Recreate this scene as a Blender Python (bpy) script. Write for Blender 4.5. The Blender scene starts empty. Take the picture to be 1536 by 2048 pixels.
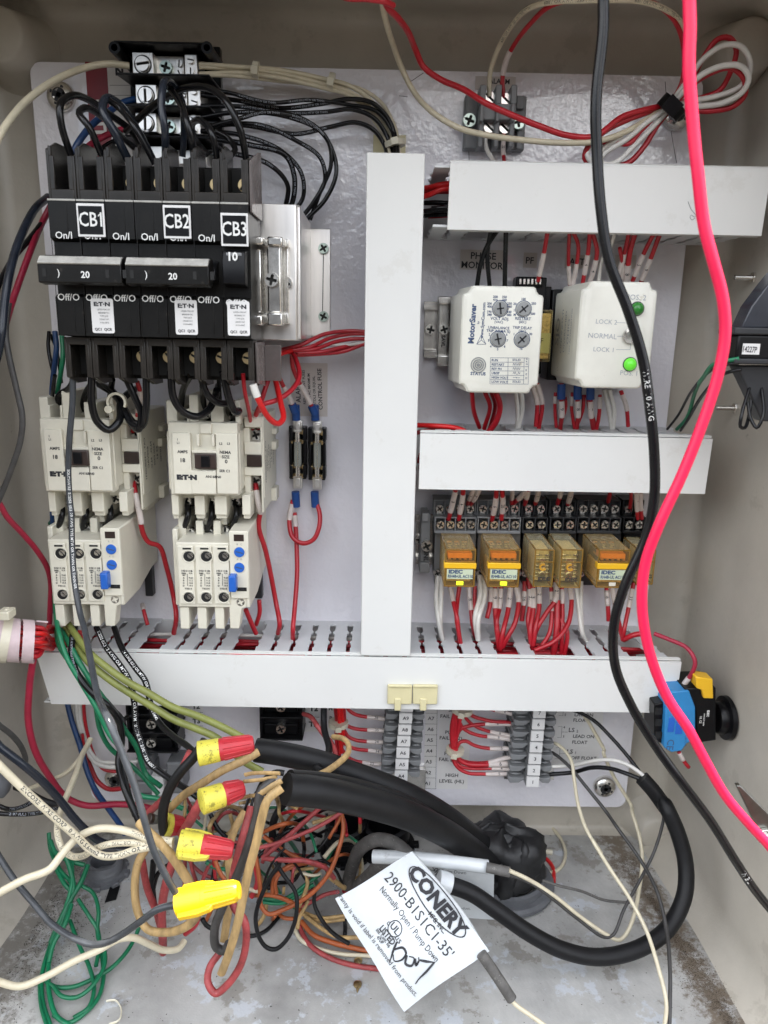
import bpy, bmesh, math, random
from mathutils import Vector, Matrix
random.seed(7)
S = 0.001            # everything below is in millimetres: x right, d out of the cabinet, z up
SC = bpy.context.scene
COL = SC.collection

# ------------------------------------------------------------------ camera
CAM = Vector((13.02, -651.8, 460.4))
def cam_axes(yaw, pitch, roll):
    cy, sy, cp, sp = math.cos(yaw), math.sin(yaw), math.cos(pitch), math.sin(pitch)
    f = Vector((sy*cp, cy*cp, -sp)); r = Vector((cy, -sy, 0)); u = r.cross(f)
    c, s = math.cos(roll), math.sin(roll)
    return c*r + s*u, -s*r + c*u, f
RT, UP, FW = cam_axes(.0096, .238, .0193)
FPX = 1479.0
cam = bpy.data.cameras.new('camera'); co = bpy.data.objects.new('camera', cam); COL.objects.link(co)
cam.sensor_fit = 'VERTICAL'; cam.sensor_height = 24; cam.sensor_width = 18; cam.lens = 24*FPX/2048
cam.clip_start = 0.01; cam.clip_end = 50
co.matrix_world = Matrix((
    (RT.x, UP.x, -FW.x, CAM.x*S), (RT.y, UP.y, -FW.y, CAM.y*S), (RT.z, UP.z, -FW.z, CAM.z*S), (0, 0, 0, 1)))
cam.dof.use_dof = True; cam.dof.focus_distance = 0.58; cam.dof.aperture_fstop = 8.0
SC.camera = co

# ------------------------------------------------------------------ daylight
SUN_EL, SUN_AZ = math.radians(84), math.radians(20)
w = bpy.data.worlds.new("World"); SC.world = w; w.use_nodes = True
nt = w.node_tree; N = nt.nodes; L = nt.links
for n in list(N): N.remove(n)
out = N.new('ShaderNodeOutputWorld'); b1 = N.new('ShaderNodeBackground'); b2 = N.new('ShaderNodeBackground')
sky = N.new('ShaderNodeTexSky'); sky.sky_type = 'NISHITA'; sky.sun_disc = False
sky.sun_elevation = SUN_EL; sky.sun_rotation = SUN_AZ; sky.air_density = 1.0; sky.dust_density = 1.5
b1.inputs[1].default_value = 0.12
tc = N.new('ShaderNodeTexCoord')
cn = N.new('ShaderNodeTexNoise'); cn.inputs['Scale'].default_value = 2.6; cn.inputs['Detail'].default_value = 6; L.new(tc.outputs['Generated'], cn.inputs[0])
cm = N.new('ShaderNodeMapRange'); cm.inputs[1].default_value = .40; cm.inputs[2].default_value = .60; L.new(cn.outputs[0], cm.inputs[0])
cx_ = N.new('ShaderNodeMix'); cx_.data_type = 'RGBA'; L.new(cm.outputs[0], cx_.inputs[0]); L.new(sky.outputs[0], cx_.inputs[6]); cx_.inputs[7].default_value = (12.5, 12.6, 12.6, 1)   # unseen cloud added to whiten and brighten the sky
L.new(cx_.outputs[2], b1.inputs[0])
sep = N.new('ShaderNodeSeparateXYZ'); L.new(tc.outputs['Generated'], sep.inputs[0])
noi = N.new('ShaderNodeTexNoise'); noi.inputs['Scale'].default_value = 4.5; noi.inputs['Detail'].default_value = 5
L.new(tc.outputs['Generated'], noi.inputs[0])
cr = N.new('ShaderNodeValToRGB'); L.new(noi.outputs[0], cr.inputs[0])
cr.color_ramp.elements[0].position = .46; cr.color_ramp.elements[0].color = (.06, .055, .04, 1)
cr.color_ramp.elements[1].position = .62; cr.color_ramp.elements[1].color = (1.9, 1.75, 1.55, 1)
L.new(cr.outputs[0], b2.inputs[0]); b2.inputs[1].default_value = 0.30
# sunlit ground, hedge gaps added for reflections: everything below ~8 degrees above the horizon
mr = N.new('ShaderNodeMapRange'); mr.inputs[1].default_value = 0.05; mr.inputs[2].default_value = 0.16
L.new(sep.outputs[2], mr.inputs[0])
mx = N.new('ShaderNodeMixShader'); L.new(mr.outputs[0], mx.inputs[0]); L.new(b2.outputs[0], mx.inputs[1]); L.new(b1.outputs[0], mx.inputs[2])
# the photographer stands in front of the open cabinet and takes away the light from there
vd = N.new('ShaderNodeVectorMath'); vd.operation = 'DOT_PRODUCT'; L.new(tc.outputs['Generated'], vd.inputs[0]); vd.inputs[1].default_value = Vector((.0, -1, -.22)).normalized()
ph = N.new('ShaderNodeMapRange'); ph.interpolation_type = 'SMOOTHSTEP'; ph.inputs[1].default_value = .80; ph.inputs[2].default_value = .95; L.new(vd.outputs['Value'], ph.inputs[0])
b3 = N.new('ShaderNodeBackground'); b3.inputs[0].default_value = (.05, .045, .045, 1); b3.inputs[1].default_value = .6
mx2 = N.new('ShaderNodeMixShader'); L.new(ph.outputs[0], mx2.inputs[0]); L.new(mx.outputs[0], mx2.inputs[1]); L.new(b3.outputs[0], mx2.inputs[2])
L.new(mx2.outputs[0], out.inputs[0])
sl = bpy.data.lights.new('sun', 'SUN'); sl.energy = 4.5; sl.angle = math.radians(.5); sl.color = (1, .95, .88)
so = bpy.data.objects.new('sun', sl); COL.objects.link(so)
# the sun stands high and a little behind the cabinet: only what hangs out past the front edge is lit
sd = Vector((math.sin(math.radians(5)), math.sin(math.radians(.3)), 1)).normalized()
so.rotation_euler = sd.to_track_quat('Z', 'Y').to_euler(); so.location = (0, 0, 3)
SC.view_settings.view_transform = 'Standard'; SC.view_settings.look = 'None'
SC.view_settings.exposure = 1.68; SC.view_settings.gamma = 1; SC.view_settings.use_curve_mapping = False
SC.render.engine = 'CYCLES'
SC.cycles.max_bounces = 8; SC.cycles.transparent_max_bounces = 16; SC.cycles.caustics_reflective = False; SC.cycles.caustics_refractive = False

# ------------------------------------------------------------------ pixel -> point at a given depth
VIEWS = {'_': (0, 0, 1), 'a': (0, 0, 2.7429), 'b': (60, 380, 2.4), 'c': (700, 0, 1.8373), 'e': (820, 440, 2.1453),
 'g': (60, 680, 2.4), 'h': (60, 1000, 2.4), 'i': (820, 940, 2.6483), 'j': (820, 1360, 2.1453), 'k': (0, 1380, 2.0211),
 'l': (0, 1650, 2.0211), 'm': (640, 1600, 2.0211), 'n': (1280, 480, 3.9385), 'o': (0, 0, 5.12), 'p': (0, 400, 3.4133),
 'q': (0, 1000, 2.9257), 'r': (1300, 0, 4.096), 's': (1200, 900, 2.4094), 't': (1200, 1500, 3.7372), 'u': (0, 1600, 3.072),
 '1': (0, 1380, 4.8), '2': (320, 1380, 4.8), '3': (620, 1380, 4.8), '4': (900, 1380, 4.8), 'w': (380, 1640, 4.0421),
 'x': (0, 900, 4.096)}
def px(v, x, y):
    X, Y, s = VIEWS[v]; return X + x/s, Y + y/s
def P(v, x, y, d):
    x, y = px(v, x, y)
    r = (x-768)/FPX*RT - (y-1024)/FPX*UP + FW
    t = (-d - CAM.y)/r.y
    p = CAM + r*t
    return Vector((p.x, -d, p.z))
def mmpx(v, x, y, d):
    """millimetres per view pixel at that place"""
    q = P(v, x, y, d) - CAM
    return q.dot(FW)/FPX/VIEWS[v][2]

# ------------------------------------------------------------------ materials
MATS = {}
def mat(name, col, rough=.5, metal=0., var=.12, vs=60, bump=0, bs=400, dirt=None, spec=.5, coat=0, emit=0, clear=0, rnd=0, streak=0):
    if name in MATS: return MATS[name]
    m = bpy.data.materials.new(name); m.use_nodes = True; t = m.node_tree; n = t.nodes; l = t.links
    p = n['Principled BSDF']; p.inputs['Roughness'].default_value = rough; p.inputs['Metallic'].default_value = metal
    p.inputs['Specular IOR Level'].default_value = spec; p.inputs['Coat Weight'].default_value = coat
    c4 = (*col, 1); co_ = n.new('ShaderNodeTexCoord'); geo = co_.outputs['Object']
    if streak:
        mp = n.new('ShaderNodeMapping'); mp.inputs['Scale'].default_value = (1, 1, streak); l.new(geo, mp.inputs[0]); geo = mp.outputs[0]
    ns = n.new('ShaderNodeTexNoise'); ns.inputs['Scale'].default_value = vs; ns.inputs['Detail'].default_value = 6; ns.inputs['Roughness'].default_value = .65
    l.new(geo, ns.inputs[0])
    mrn = n.new('ShaderNodeMapRange'); mrn.inputs[1].default_value = .3; mrn.inputs[2].default_value = .7
    mrn.inputs[3].default_value = 1-var; mrn.inputs[4].default_value = 1+var*.6
    l.new(ns.outputs[0], mrn.inputs[0]); fac = mrn.outputs[0]
    if rnd:
        oi = n.new('ShaderNodeObjectInfo'); m2 = n.new('ShaderNodeMapRange'); m2.inputs[3].default_value = 1-rnd; m2.inputs[4].default_value = 1+rnd
        l.new(oi.outputs['Random'], m2.inputs[0]); mu = n.new('ShaderNodeMath'); mu.operation = 'MULTIPLY'
        l.new(fac, mu.inputs[0]); l.new(m2.outputs[0], mu.inputs[1]); fac = mu.outputs[0]
    hv = n.new('ShaderNodeHueSaturation'); hv.inputs['Color'].default_value = c4; l.new(fac, hv.inputs['Value'])
    cs = hv.outputs[0]
    for i, (dc, ds, th, amt) in enumerate(dirt or []):
        dn = n.new('ShaderNodeTexNoise'); dn.inputs['Scale'].default_value = ds; dn.inputs['Detail'].default_value = 7; dn.inputs['Roughness'].default_value = .7
        mp = n.new('ShaderNodeMapping'); mp.inputs['Location'].default_value = (3.1*i, 1.7*i, 5.3); l.new(co_.outputs['Object'], mp.inputs[0]); l.new(mp.outputs[0], dn.inputs[0])
        dr = n.new('ShaderNodeMapRange'); dr.inputs[1].default_value = th; dr.inputs[2].default_value = th+.04; dr.inputs[4].default_value = amt
        l.new(dn.outputs[0], dr.inputs[0])
        mxn = n.new('ShaderNodeMix'); mxn.data_type = 'RGBA'; l.new(dr.outputs[0], mxn.inputs[0]); l.new(cs, mxn.inputs[6]); mxn.inputs[7].default_value = (*dc, 1)
        cs = mxn.outputs[2]
    l.new(cs, p.inputs['Base Color'])
    rr = n.new('ShaderNodeMapRange'); rr.inputs[3].default_value = max(.03, rough*.8); rr.inputs[4].default_value = min(1, rough*1.25)
    l.new(ns.outputs[0], rr.inputs[0]); l.new(rr.outputs[0], p.inputs['Roughness'])
    if bump:
        bn = n.new('ShaderNodeTexNoise'); bn.inputs['Scale'].default_value = bs; bn.inputs['Detail'].default_value = 2; l.new(geo, bn.inputs[0])
        bu = n.new('ShaderNodeBump'); bu.inputs['Strength'].default_value = 1; bu.inputs['Distance'].default_value = bump*S
        l.new(bn.outputs[0], bu.inputs['Height']); l.new(bu.outputs[0], p.inputs['Normal'])
    if emit:
        p.inputs['Emission Color'].default_value = c4; p.inputs['Emission Strength'].default_value = emit
    if clear:
        tr = n.new('ShaderNodeBsdfTransparent'); tr.inputs[0].default_value = c4
        fr = n.new('ShaderNodeLayerWeight'); fr.inputs[0].default_value = .25
        mr2 = n.new('ShaderNodeMapRange'); mr2.inputs[3].default_value = 1-clear; mr2.inputs[4].default_value = min(1, 1-clear+.6)
        l.new(fr.outputs['Facing'], mr2.inputs[0])
        ms = n.new('ShaderNodeMixShader'); l.new(mr2.outputs[0], ms.inputs[0]); l.new(tr.outputs[0], ms.inputs[1]); l.new(p.outputs[0], ms.inputs[2])
        l.new(ms.outputs[0], n['Material Output'].inputs[0])
    MATS[name] = m; return m

M = dict(
 panel=mat('panel_paint', (.76, .745, .79), .1, var=.04, vs=12, bump=.8, bs=165, spec=.8, coat=1),
 shell=mat('cabinet_plastic', (.475, .44, .38), .38, var=.16, vs=9, bump=.12, bs=500, dirt=[((.33, .30, .25), 14, .60, .4), ((.16, .13, .10), 30, .68, .45), ((.1, .09, .08), 160, .72, .6)]),
 floor=mat('cabinet_floor', (.43, .425, .41), .5, var=.4, vs=11, bump=.3, bs=350,
           dirt=[((.50, .53, .57), 38, .57, .75), ((.19, .17, .14), 24, .58, .6), ((.07, .06, .05), 230, .67, .8), ((.035, .028, .02), 85, .675, .9)]),
 duct=mat('duct_plastic', (.70, .70, .68), .36, var=.025, vs=14, dirt=[((.54, .52, .47), 22, .60, .22), ((.45, .42, .36), 75, .69, .4), ((.12, .11, .1), 260, .74, .75)]),
 ductin=mat('duct_wall_plastic', (.58, .59, .60), .45, var=.08, vs=40, dirt=[((.3, .29, .27), 90, .66, .5)]),
 cream=mat('cream_plastic', (.66, .63, .53), .4, var=.08, vs=50, bump=.06, bs=900, dirt=[((.38, .31, .2), 80, .68, .5)]),
 cream2=mat('white_relay_plastic', (.68, .67, .60), .3, var=.08, vs=30, dirt=[((.40, .34, .24), 45, .655, .6), ((.2, .16, .1), 180, .71, .6)]),
 grey=mat('grey_plastic', (.20, .205, .21), .45, var=.12, vs=60, dirt=[((.14, .13, .12), 120, .66, .5)]),
 dgrey=mat('dark_grey_plastic', (.032, .033, .036), .42, var=.2, vs=60, spec=.3),
 black=mat('black_plastic', (.006, .006, .007), .3, var=.3, vs=60, spec=.22, dirt=[((.035, .032, .03), 60, .66, .4)]),
 brk=mat('breaker_black', (.008, .0075, .007), .3, var=.35, vs=45, spec=.25, dirt=[((.04, .035, .028), 70, .62, .5)], bump=.05, bs=800),
 smoke=mat('smoked_plastic', (.30, .26, .25), .15, var=.2, vs=60, clear=.6),
 smoke2=mat('smoked_barrier', (.045, .040, .035), .2, var=.3, vs=60, clear=.35),
 amber=mat('amber_cover', (.93, .84, .55), .08, var=.05, clear=.97),
 ambero=mat('orange_cover', (.95, .76, .42), .08, var=.05, clear=.97),
 zinc=mat('zinc_steel', (.78, .76, .72), .25, 1, var=.25, vs=70, bump=.03, bs=300),
 alu=mat('aluminium', (.90, .87, .84), .33, 1, var=.18, vs=40, streak=.1),
 tin=mat('tinned_lug', (.88, .86, .82), .36, 1, var=.2, vs=120),
 screw=mat('screw_steel', (.85, .83, .78), .26, 1, var=.3, vs=200),
 gscrew=mat('green_screw', (.50, .60, .54), .3, 1, var=.3, vs=200),
 brass=mat('brass', (.62, .47, .25), .3, 1, var=.3, vs=200),
 copper=mat('copper_strand', (.55, .30, .13), .45, .6, var=.4, vs=300),
 red=mat('red_insulation', (.42, .012, .022), .33, var=.15, vs=90, rnd=.12, spec=.5),
 bred=mat('bright_red_insulation', (.62, .01, .012), .33, var=.1, vs=90, rnd=.1),
 crim=mat('crimson_insulation', (.33, .012, .04), .4, var=.25, vs=90),
 pink=mat('sunlit_red_insulation', (.82, .010, .075), .42, var=.06, vs=60),  # red with the sun's overexposed pink put into the colour
 blackw=mat('black_insulation', (.007, .007, .008), .2, var=.3, vs=90, rnd=.2, spec=.3),
 sunlitw=mat('sunlit_black_insulation', (.046, .050, .056), .2, var=.3, vs=90, spec=.35),  # lighter copy of the dark insulation, sunlight put into its colour
 navy=mat('dark_blue_black_insulation', (.015, .019, .028), .2, var=.3, vs=90, spec=.35),
 greyw=mat('dusty_black_insulation', (.045, .043, .042), .5, var=.35, vs=160),
 creamw=mat('cream_insulation', (.60, .54, .40), .36, var=.12, vs=110, dirt=[((.2, .15, .08), 90, .70, .5)]),
 whitew=mat('white_insulation', (.66, .64, .60), .36, var=.1, vs=110, rnd=.06, dirt=[((.3, .25, .2), 120, .7, .5)]),
 silver=mat('glossy_grey_insulation', (.33, .33, .33), .22, var=.1, vs=100, spec=.8),
 green=mat('green_insulation', (.004, .15, .065), .36, var=.2, vs=90, rnd=.15),
 olive=mat('yellowed_green_insulation', (.20, .22, .055), .42, var=.25, vs=90),
 blue=mat('blue_insulation', (.008, .04, .13), .36, var=.3, vs=120),
 tan=mat('yellowed_white_insulation', (.42, .28, .12), .55, var=.5, vs=130, streak=.25, bump=.15, bs=260, dirt=[((.16, .10, .055), 90, .64, .6)]),
 aged=mat('faded_red_insulation', (.33, .05, .052), .5, var=.45, vs=110, bump=.12, bs=240, dirt=[((.5, .2, .2), 90, .62, .5), ((.12, .03, .03), 120, .66, .5)]),
 orange=mat('orange_insulation', (.36, .085, .022), .45, var=.25, vs=80),
 rubber=mat('black_rubber', (.009, .009, .010), .45, var=.4, vs=70, bump=.08, bs=300, spec=.25, dirt=[((.05, .047, .044), 130, .70, .4)]),
 grub=mat('grey_rubber', (.10, .095, .09), .65, var=.4, vs=140, bump=.15, bs=500, dirt=[((.25, .24, .22), 200, .6, .6)]),
 putty=mat('black_putty', (.010, .010, .011), .5, var=.4, vs=60, bump=.25, bs=160),
 sleeve=mat('white_marker_sleeve', (.62, .55, .52), .35, var=.12, vs=200),
 print_=mat('black_print', (.02, .02, .025), .5, var=.1),
 printw=mat('white_print', (.72, .72, .7), .5, var=.1),
 printg=mat('grey_print', (.30, .32, .36), .5, var=.1),
 printb=mat('blue_print', (.05, .08, .16), .5, var=.1),
 paper=mat('paper_label', (.70, .69, .68), .5, var=.06, vs=40, dirt=[((.4, .35, .3), 60, .7, .4)]),
 papert=mat('tan_sticker', (.58, .53, .50), .3, var=.05, vs=40),
 tag=mat('laminated_tag', (.58, .61, .63), .22, var=.1, vs=25, bump=.25, bs=60, dirt=[((.35, .36, .36), 45, .64, .5)], coat=.4),
 maroon=mat('maroon_sticker', (.23, .02, .03), .35, var=.1),
 nylon=mat('nylon', (.62, .58, .46), .35, var=.1, vs=100),
 spiral=mat('translucent_spiral', (.80, .66, .68), .3, var=.15, vs=60, clear=.35),
 yel=mat('yellow_plastic', (.80, .62, .03), .35, var=.12, vs=50),
 yelv=mat('sunny_yellow_plastic', (.72, .44, .006), .35, var=.06, vs=50),
 yeld=mat('dirty_yellow_plastic', (.62, .55, .07), .45, var=.2, vs=60, dirt=[((.14, .12, .02), 120, .57, .7), ((.05, .045, .02), 300, .60, .7)]),
 redp=mat('red_plastic', (.42, .02, .03), .4, var=.15, vs=60, dirt=[((.15, .03, .03), 110, .68, .5)]),
 yband=mat('amber_band', (.78, .45, .02), .3, var=.05),
 bluep=mat('blue_plastic', (.02, .12, .50), .35, var=.1),
 sky=mat('light_blue_plastic', (.03, .22, .50), .4, var=.12, vs=50),
 insul=mat('blue_crimp_sleeve', (.01, .06, .24), .4, var=.2),
 ylab=mat('yellowish_label', (.50, .56, .40), .5, var=.1),
 endcap=mat('ivory_plastic', (.66, .60, .36), .35, var=.1, vs=40),
 led=mat('green_lamp', (.03, .20, .03), .25, var=.1), ledon=mat('lit_green_lamp', (.10, .55, .03), .3, var=.1, emit=.14),
 ledy=mat('lit_yellow_indicator', (.65, .9, .02), .3, var=.1, emit=.6),
 coil=mat('relay_coil', (.62, .52, .33), .4, .1, var=.5, vs=500),
 knob=mat('trim_knob', (.30, .31, .31), .4, .5, var=.1), glass=mat('fuse_glass', (.75, .76, .70), .08, var=.05, clear=.75),
 recess=mat('screw_recess_shade', (.03, .03, .028), .5, .6, var=.2), aedge=mat('amber_edge', (.22, .12, .02), .2, var=.2), glint=mat('sky_glint_plastic', (.40, .39, .36), .3, var=.3, vs=150), dull=mat('dull_steel', (.22, .22, .20), .35, 1, var=.3, vs=60),  # pale plastic paints sky glints; dark recess metal paints the shade in screw slots
 ocar=mat('orange_carriage', (.70, .27, .05), .35, var=.15), brown=mat('brown_plastic', (.035, .022, .018), .35, var=.3), void=mat('recess_shade', (.006, .006, .006), .7, var=.1),  # near-black void fill paints the shade inside holes and slots
 dark=mat('dark_glass_plastic', (.03, .034, .045), .14, var=.4, vs=30), conduit=mat('grey_conduit_fitting', (.12, .125, .135), .5, var=.25, vs=60),
 dust=mat('dried_dirt', (.10, .075, .055), .9, var=.5, vs=300), soil=mat('debris', (.03, .025, .02), .9, var=.5, vs=300),
)

# ------------------------------------------------------------------ mesh builder
LOCS = {}
def chbox(x0, x1, d0, d1, z0, z1):
    x0, x1 = min(x0, x1), max(x0, x1); d0, d1 = min(d0, d1), max(d0, d1); z0, z1 = min(z0, z1), max(z0, z1)
    v = [(x, -d, z) for x in (x0, x1) for d in (d0, d1) for z in (z0, z1)]
    f = [(0, 1, 3, 2), (4, 6, 7, 5), (0, 4, 5, 1), (2, 3, 7, 6), (0, 2, 6, 4), (1, 5, 7, 3)]
    return v, f
class MB:
    def __init__(s): s.v = []; s.f = []; s.m = []; s.mi = 0; s.T = None
    def add(s, v, f):
        o = len(s.v)
        if s.T is not None: v = [s.T @ Vector(p) for p in v]
        s.v += [tuple(p) for p in v]; s.f += [tuple(i+o for i in q) for q in f]; s.m += [s.mi]*len(f); return s
    def box(s, x0, x1, d0, d1, z0, z1): return s.add(*chbox(x0, x1, d0, d1, z0, z1))
    def pb(s, v, x0, y0, x1, y1, df, db):
        """box whose front face (depth df) covers this picture rectangle"""
        xm, ym = (x0+x1)/2, (y0+y1)/2
        return s.box(P(v, x0, ym, df).x, P(v, x1, ym, df).x, db, df, P(v, xm, y1, df).z, P(v, xm, y0, df).z)
    def prism(s, pts, h0, h1, ax='d'):
        """polygon pts extruded; ax 'd': pts (x,z), h depth; 'z': pts (x,d); 'x': pts (d,z)"""
        n = len(pts)
        def q(p, h):
            if ax == 'd': return (p[0], -h, p[1])
            if ax == 'z': return (p[0], -p[1], h)
            return (h, -p[0], p[1])
        v = [q(p, h0) for p in pts] + [q(p, h1) for p in pts]
        f = [tuple(range(n)), tuple(range(2*n-1, n-1, -1))] + [(i, (i+1) % n, n+(i+1) % n, n+i) for i in range(n)]
        return s.add(v, f)
    def cyl(s, c, r, h0, h1, n=16, r2=None, ax='d'):
        r2 = r if r2 is None else r2
        v = []
        for h, rr in ((h0, r), (h1, r2)):
            for i in range(n):
                a = 2*math.pi*i/n; e, g = rr*math.cos(a), rr*math.sin(a)
                v.append((c[0]+e, -h, c[1]+g) if ax == 'd' else (c[0]+e, -(c[1]+g), h) if ax == 'z' else (h, -(c[0]+e), c[1]+g))
        return s.add(v, [tuple(range(n)), tuple(range(2*n-1, n-1, -1))] + [(i, (i+1) % n, n+(i+1) % n, n+i) for i in range(n)])
    def ring(s, c, r, ri, h0, h1, n=20, a0=0, a1=360):
        v = []; full = (a1-a0) >= 360; k = n if full else n+1
        for i in range(k):
            a = math.radians(a0+(a1-a0)*i/n)
            for rr, h in ((r, h0), (r, h1), (ri, h1), (ri, h0)): v.append((c[0]+rr*math.cos(a), -h, c[1]+rr*math.sin(a)))
        f = []
        for i in range(n):
            j = (i+1) % k
            for q in range(4): f.append((4*i+q, 4*i+(q+1) % 4, 4*j+(q+1) % 4, 4*j+q))
        if not full: f += [(0, 1, 2, 3), (4*n+3, 4*n+2, 4*n+1, 4*n)]
        return s.add(v, f)
    def lathe(s, prof, n=20):
        """prof (r, h) along +Z of s.T"""
        v = [(r*math.cos(2*math.pi*i/n), r*math.sin(2*math.pi*i/n), h) for r, h in prof for i in range(n)]
        f = [(k*n+i, k*n+(i+1) % n, (k+1)*n+(i+1) % n, (k+1)*n+i) for k in range(len(prof)-1) for i in range(n)]
        f += [tuple(range(n)), tuple(range((len(prof)-1)*n, len(prof)*n))]
        return s.add(v, f)
    def tube(s, pts, r, n=8, flat=1, rf=None):
        pts = [Vector(p) for p in pts]; v = []; f = []; k = len(pts); u = None
        for i, p in enumerate(pts):
            t = (pts[min(i+1, k-1)] - pts[max(i-1, 0)]).normalized()
            if u is None:
                u = t.cross(Vector((0, 1, 0)));  u = u.normalized() if u.length > .01 else Vector((1, 0, 0))
            u = (u - t*u.dot(t)).normalized(); b = t.cross(u)
            rr = r*(rf(i/(k-1)) if rf else 1)
            for j in range(n):
                a = 2*math.pi*j/n; v.append(p + u*rr*math.cos(a) + b*rr*flat*math.sin(a))
        for i in range(k-1):
            for j in range(n): f.append((i*n+j, i*n+(j+1) % n, (i+1)*n+(j+1) % n, (i+1)*n+j))
        f += [tuple(range(n)), tuple(range((k-1)*n, k*n))]
        return s.add(v, f)
    def sheet(s, g, th=.4):
        """grid of points -> thin solid sheet"""
        R, C = len(g), len(g[0]); top = [Vector(p) for r in g for p in r]; nv = []
        for i in range(R):
            for j in range(C):
                a = Vector(g[min(i+1, R-1)][j]) - Vector(g[max(i-1, 0)][j]); b = Vector(g[i][min(j+1, C-1)]) - Vector(g[i][max(j-1, 0)])
                nv.append(a.cross(b).normalized()*th)
        v = top + [p+q for p, q in zip(top, nv)]; o = R*C; f = []
        for i in range(R-1):
            for j in range(C-1):
                a = i*C+j; f.append((a, a+1, a+C+1, a+C)); f.append((o+a, o+a+C, o+a+C+1, o+a+1))
        for i in range(R-1):
            for a in (i*C, i*C+C-1): f.append((a, a+C, o+a+C, o+a))
        for j in range(C-1):
            for a in (j, (R-1)*C+j): f.append((a, a+1, o+a+1, o+a))
        return s.add(v, f)
    def obj(s, name, mats, parent=None, bevel=0, smooth=35, origin=None):
        if not isinstance(mats, (list, tuple)): mats = [mats]
        if parent is not None: o0 = LOCS[parent.name]
        elif origin is not None: o0 = Vector(origin)
        else:
            o0 = Vector((sum(p[0] for p in s.v)/len(s.v), sum(p[1] for p in s.v)/len(s.v), min(p[2] for p in s.v)))
        me = bpy.data.meshes.new(name)
        me.from_pydata([((p[0]-o0.x)*S, (p[1]-o0.y)*S, (p[2]-o0.z)*S) for p in s.v], [], s.f)
        for q in mats: me.materials.append(M[q] if isinstance(q, str) else q)
        me.polygons.foreach_set('material_index', s.m)
        bm = bmesh.new(); bm.from_mesh(me); bmesh.ops.recalc_face_normals(bm, faces=bm.faces); bm.to_mesh(me); bm.free()
        if smooth:
            me.polygons.foreach_set('use_smooth', [True]*len(me.polygons)); me.set_sharp_from_angle(angle=math.radians(smooth))
        me.update()
        o = bpy.data.objects.new(name, me); COL.objects.link(o)
        if parent is not None:
            o.parent = parent
        else: o.location = o0*S
        LOCS[o.name] = o0
        if bevel:
            b = o.modifiers.new('edge', 'BEVEL'); b.width = bevel*S; b.segments = 2; b.limit_method = 'ANGLE'; b.angle_limit = math.radians(50)
        return o

LABELS = {}
def tag(o, label, cat, group=None, kind=None):
    n = len(label.split()); assert 4 <= n <= 16, (n, label)
    if label in LABELS and not (group and LABELS[label] == group): print('DUPLICATE LABEL', label)
    LABELS[label] = group
    o['label'] = label; o['category'] = cat
    if group: o['group'] = group
    if kind: o['kind'] = kind
    return o
def thing(name, loc, label, cat, group=None):
    o = bpy.data.objects.new(name, None); COL.objects.link(o); o.empty_display_size = .01
    o.location = Vector(loc)*S; LOCS[o.name] = Vector(loc); tag(o, label, cat, group); return o
def copy_tree(o, delta, label=None, group=None):
    def cp(a, par):
        c = a.copy(); COL.objects.link(c); LOCS[c.name] = LOCS[a.name] + Vector(delta)
        if par: c.parent = par
        for ch in a.children: cp(ch, c)
        return c
    r = cp(o, None); r.location = o.location + Vector(delta)*S
    if label:
        del r['label']; tag(r, label, o['category'], group or o.get('group'))
    return r

# screw heads: shared meshes, placed as objects of their own
SCR = {}
def screw_mesh(kind, mt):
    k = (kind, mt)
    if k in SCR: return SCR[k]
    m = MB(); m.cyl((0, 0), 1, -1.0, .05, 20); m.mi = 1; m.cyl((0, 0), .9, .05, .12, 20); m.mi = 0  # lower disc coloured dark for the shade in the slot
    n = 6
    if kind == 'slot': segs = [(math.asin(.13), math.pi-math.asin(.13), 1)]
    if kind == 'slot':
        for sg in (0, math.pi):
            pts = [(.96*math.cos(a+sg), .96*math.sin(a+sg)) for a in [math.asin(.2) + (math.pi-2*math.asin(.2))*i/10 for i in range(11)]]
            m.prism(pts, .3, .62)
    else:
        for q in range(4):
            b = q*math.pi/2; c, sn = math.cos(b), math.sin(b)
            loc = [(.22, .22), (.70, .2), (.74, .03), (.95, .03)] + [(.95*math.cos(a), .95*math.sin(a)) for a in [math.radians(x) for x in (15, 35, 55, 75)]] + [(.03, .95), (.03, .74), (.2, .70)]
            m.prism([(x*c-y*sn, x*sn+y*c) for x, y in loc], .3, .6 if kind != 'dome' else .7)
    tmp = m.obj('screw_head', [mt, 'recess'], None, origin=(0, 0, 0)); SCR[k] = tmp.data; bpy.data.objects.remove(tmp); return SCR[k]
def screw(parent, p, r, kind='phil', mt='screw', name='terminal_screw', ang=None, n=None):
    o = bpy.data.objects.new(name, screw_mesh(kind, mt)); COL.objects.link(o); o.parent = parent
    o.location = (Vector(p)-LOCS[parent.name])*S; o.scale = (r, r, r)
    ang = random.uniform(0, 3.1) if ang is None else ang
    o.rotation_euler = (0, ang, 0) if n is None else (Vector(n).to_track_quat('-Y', 'Z').to_euler())
    LOCS[o.name] = Vector(p); return o

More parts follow.
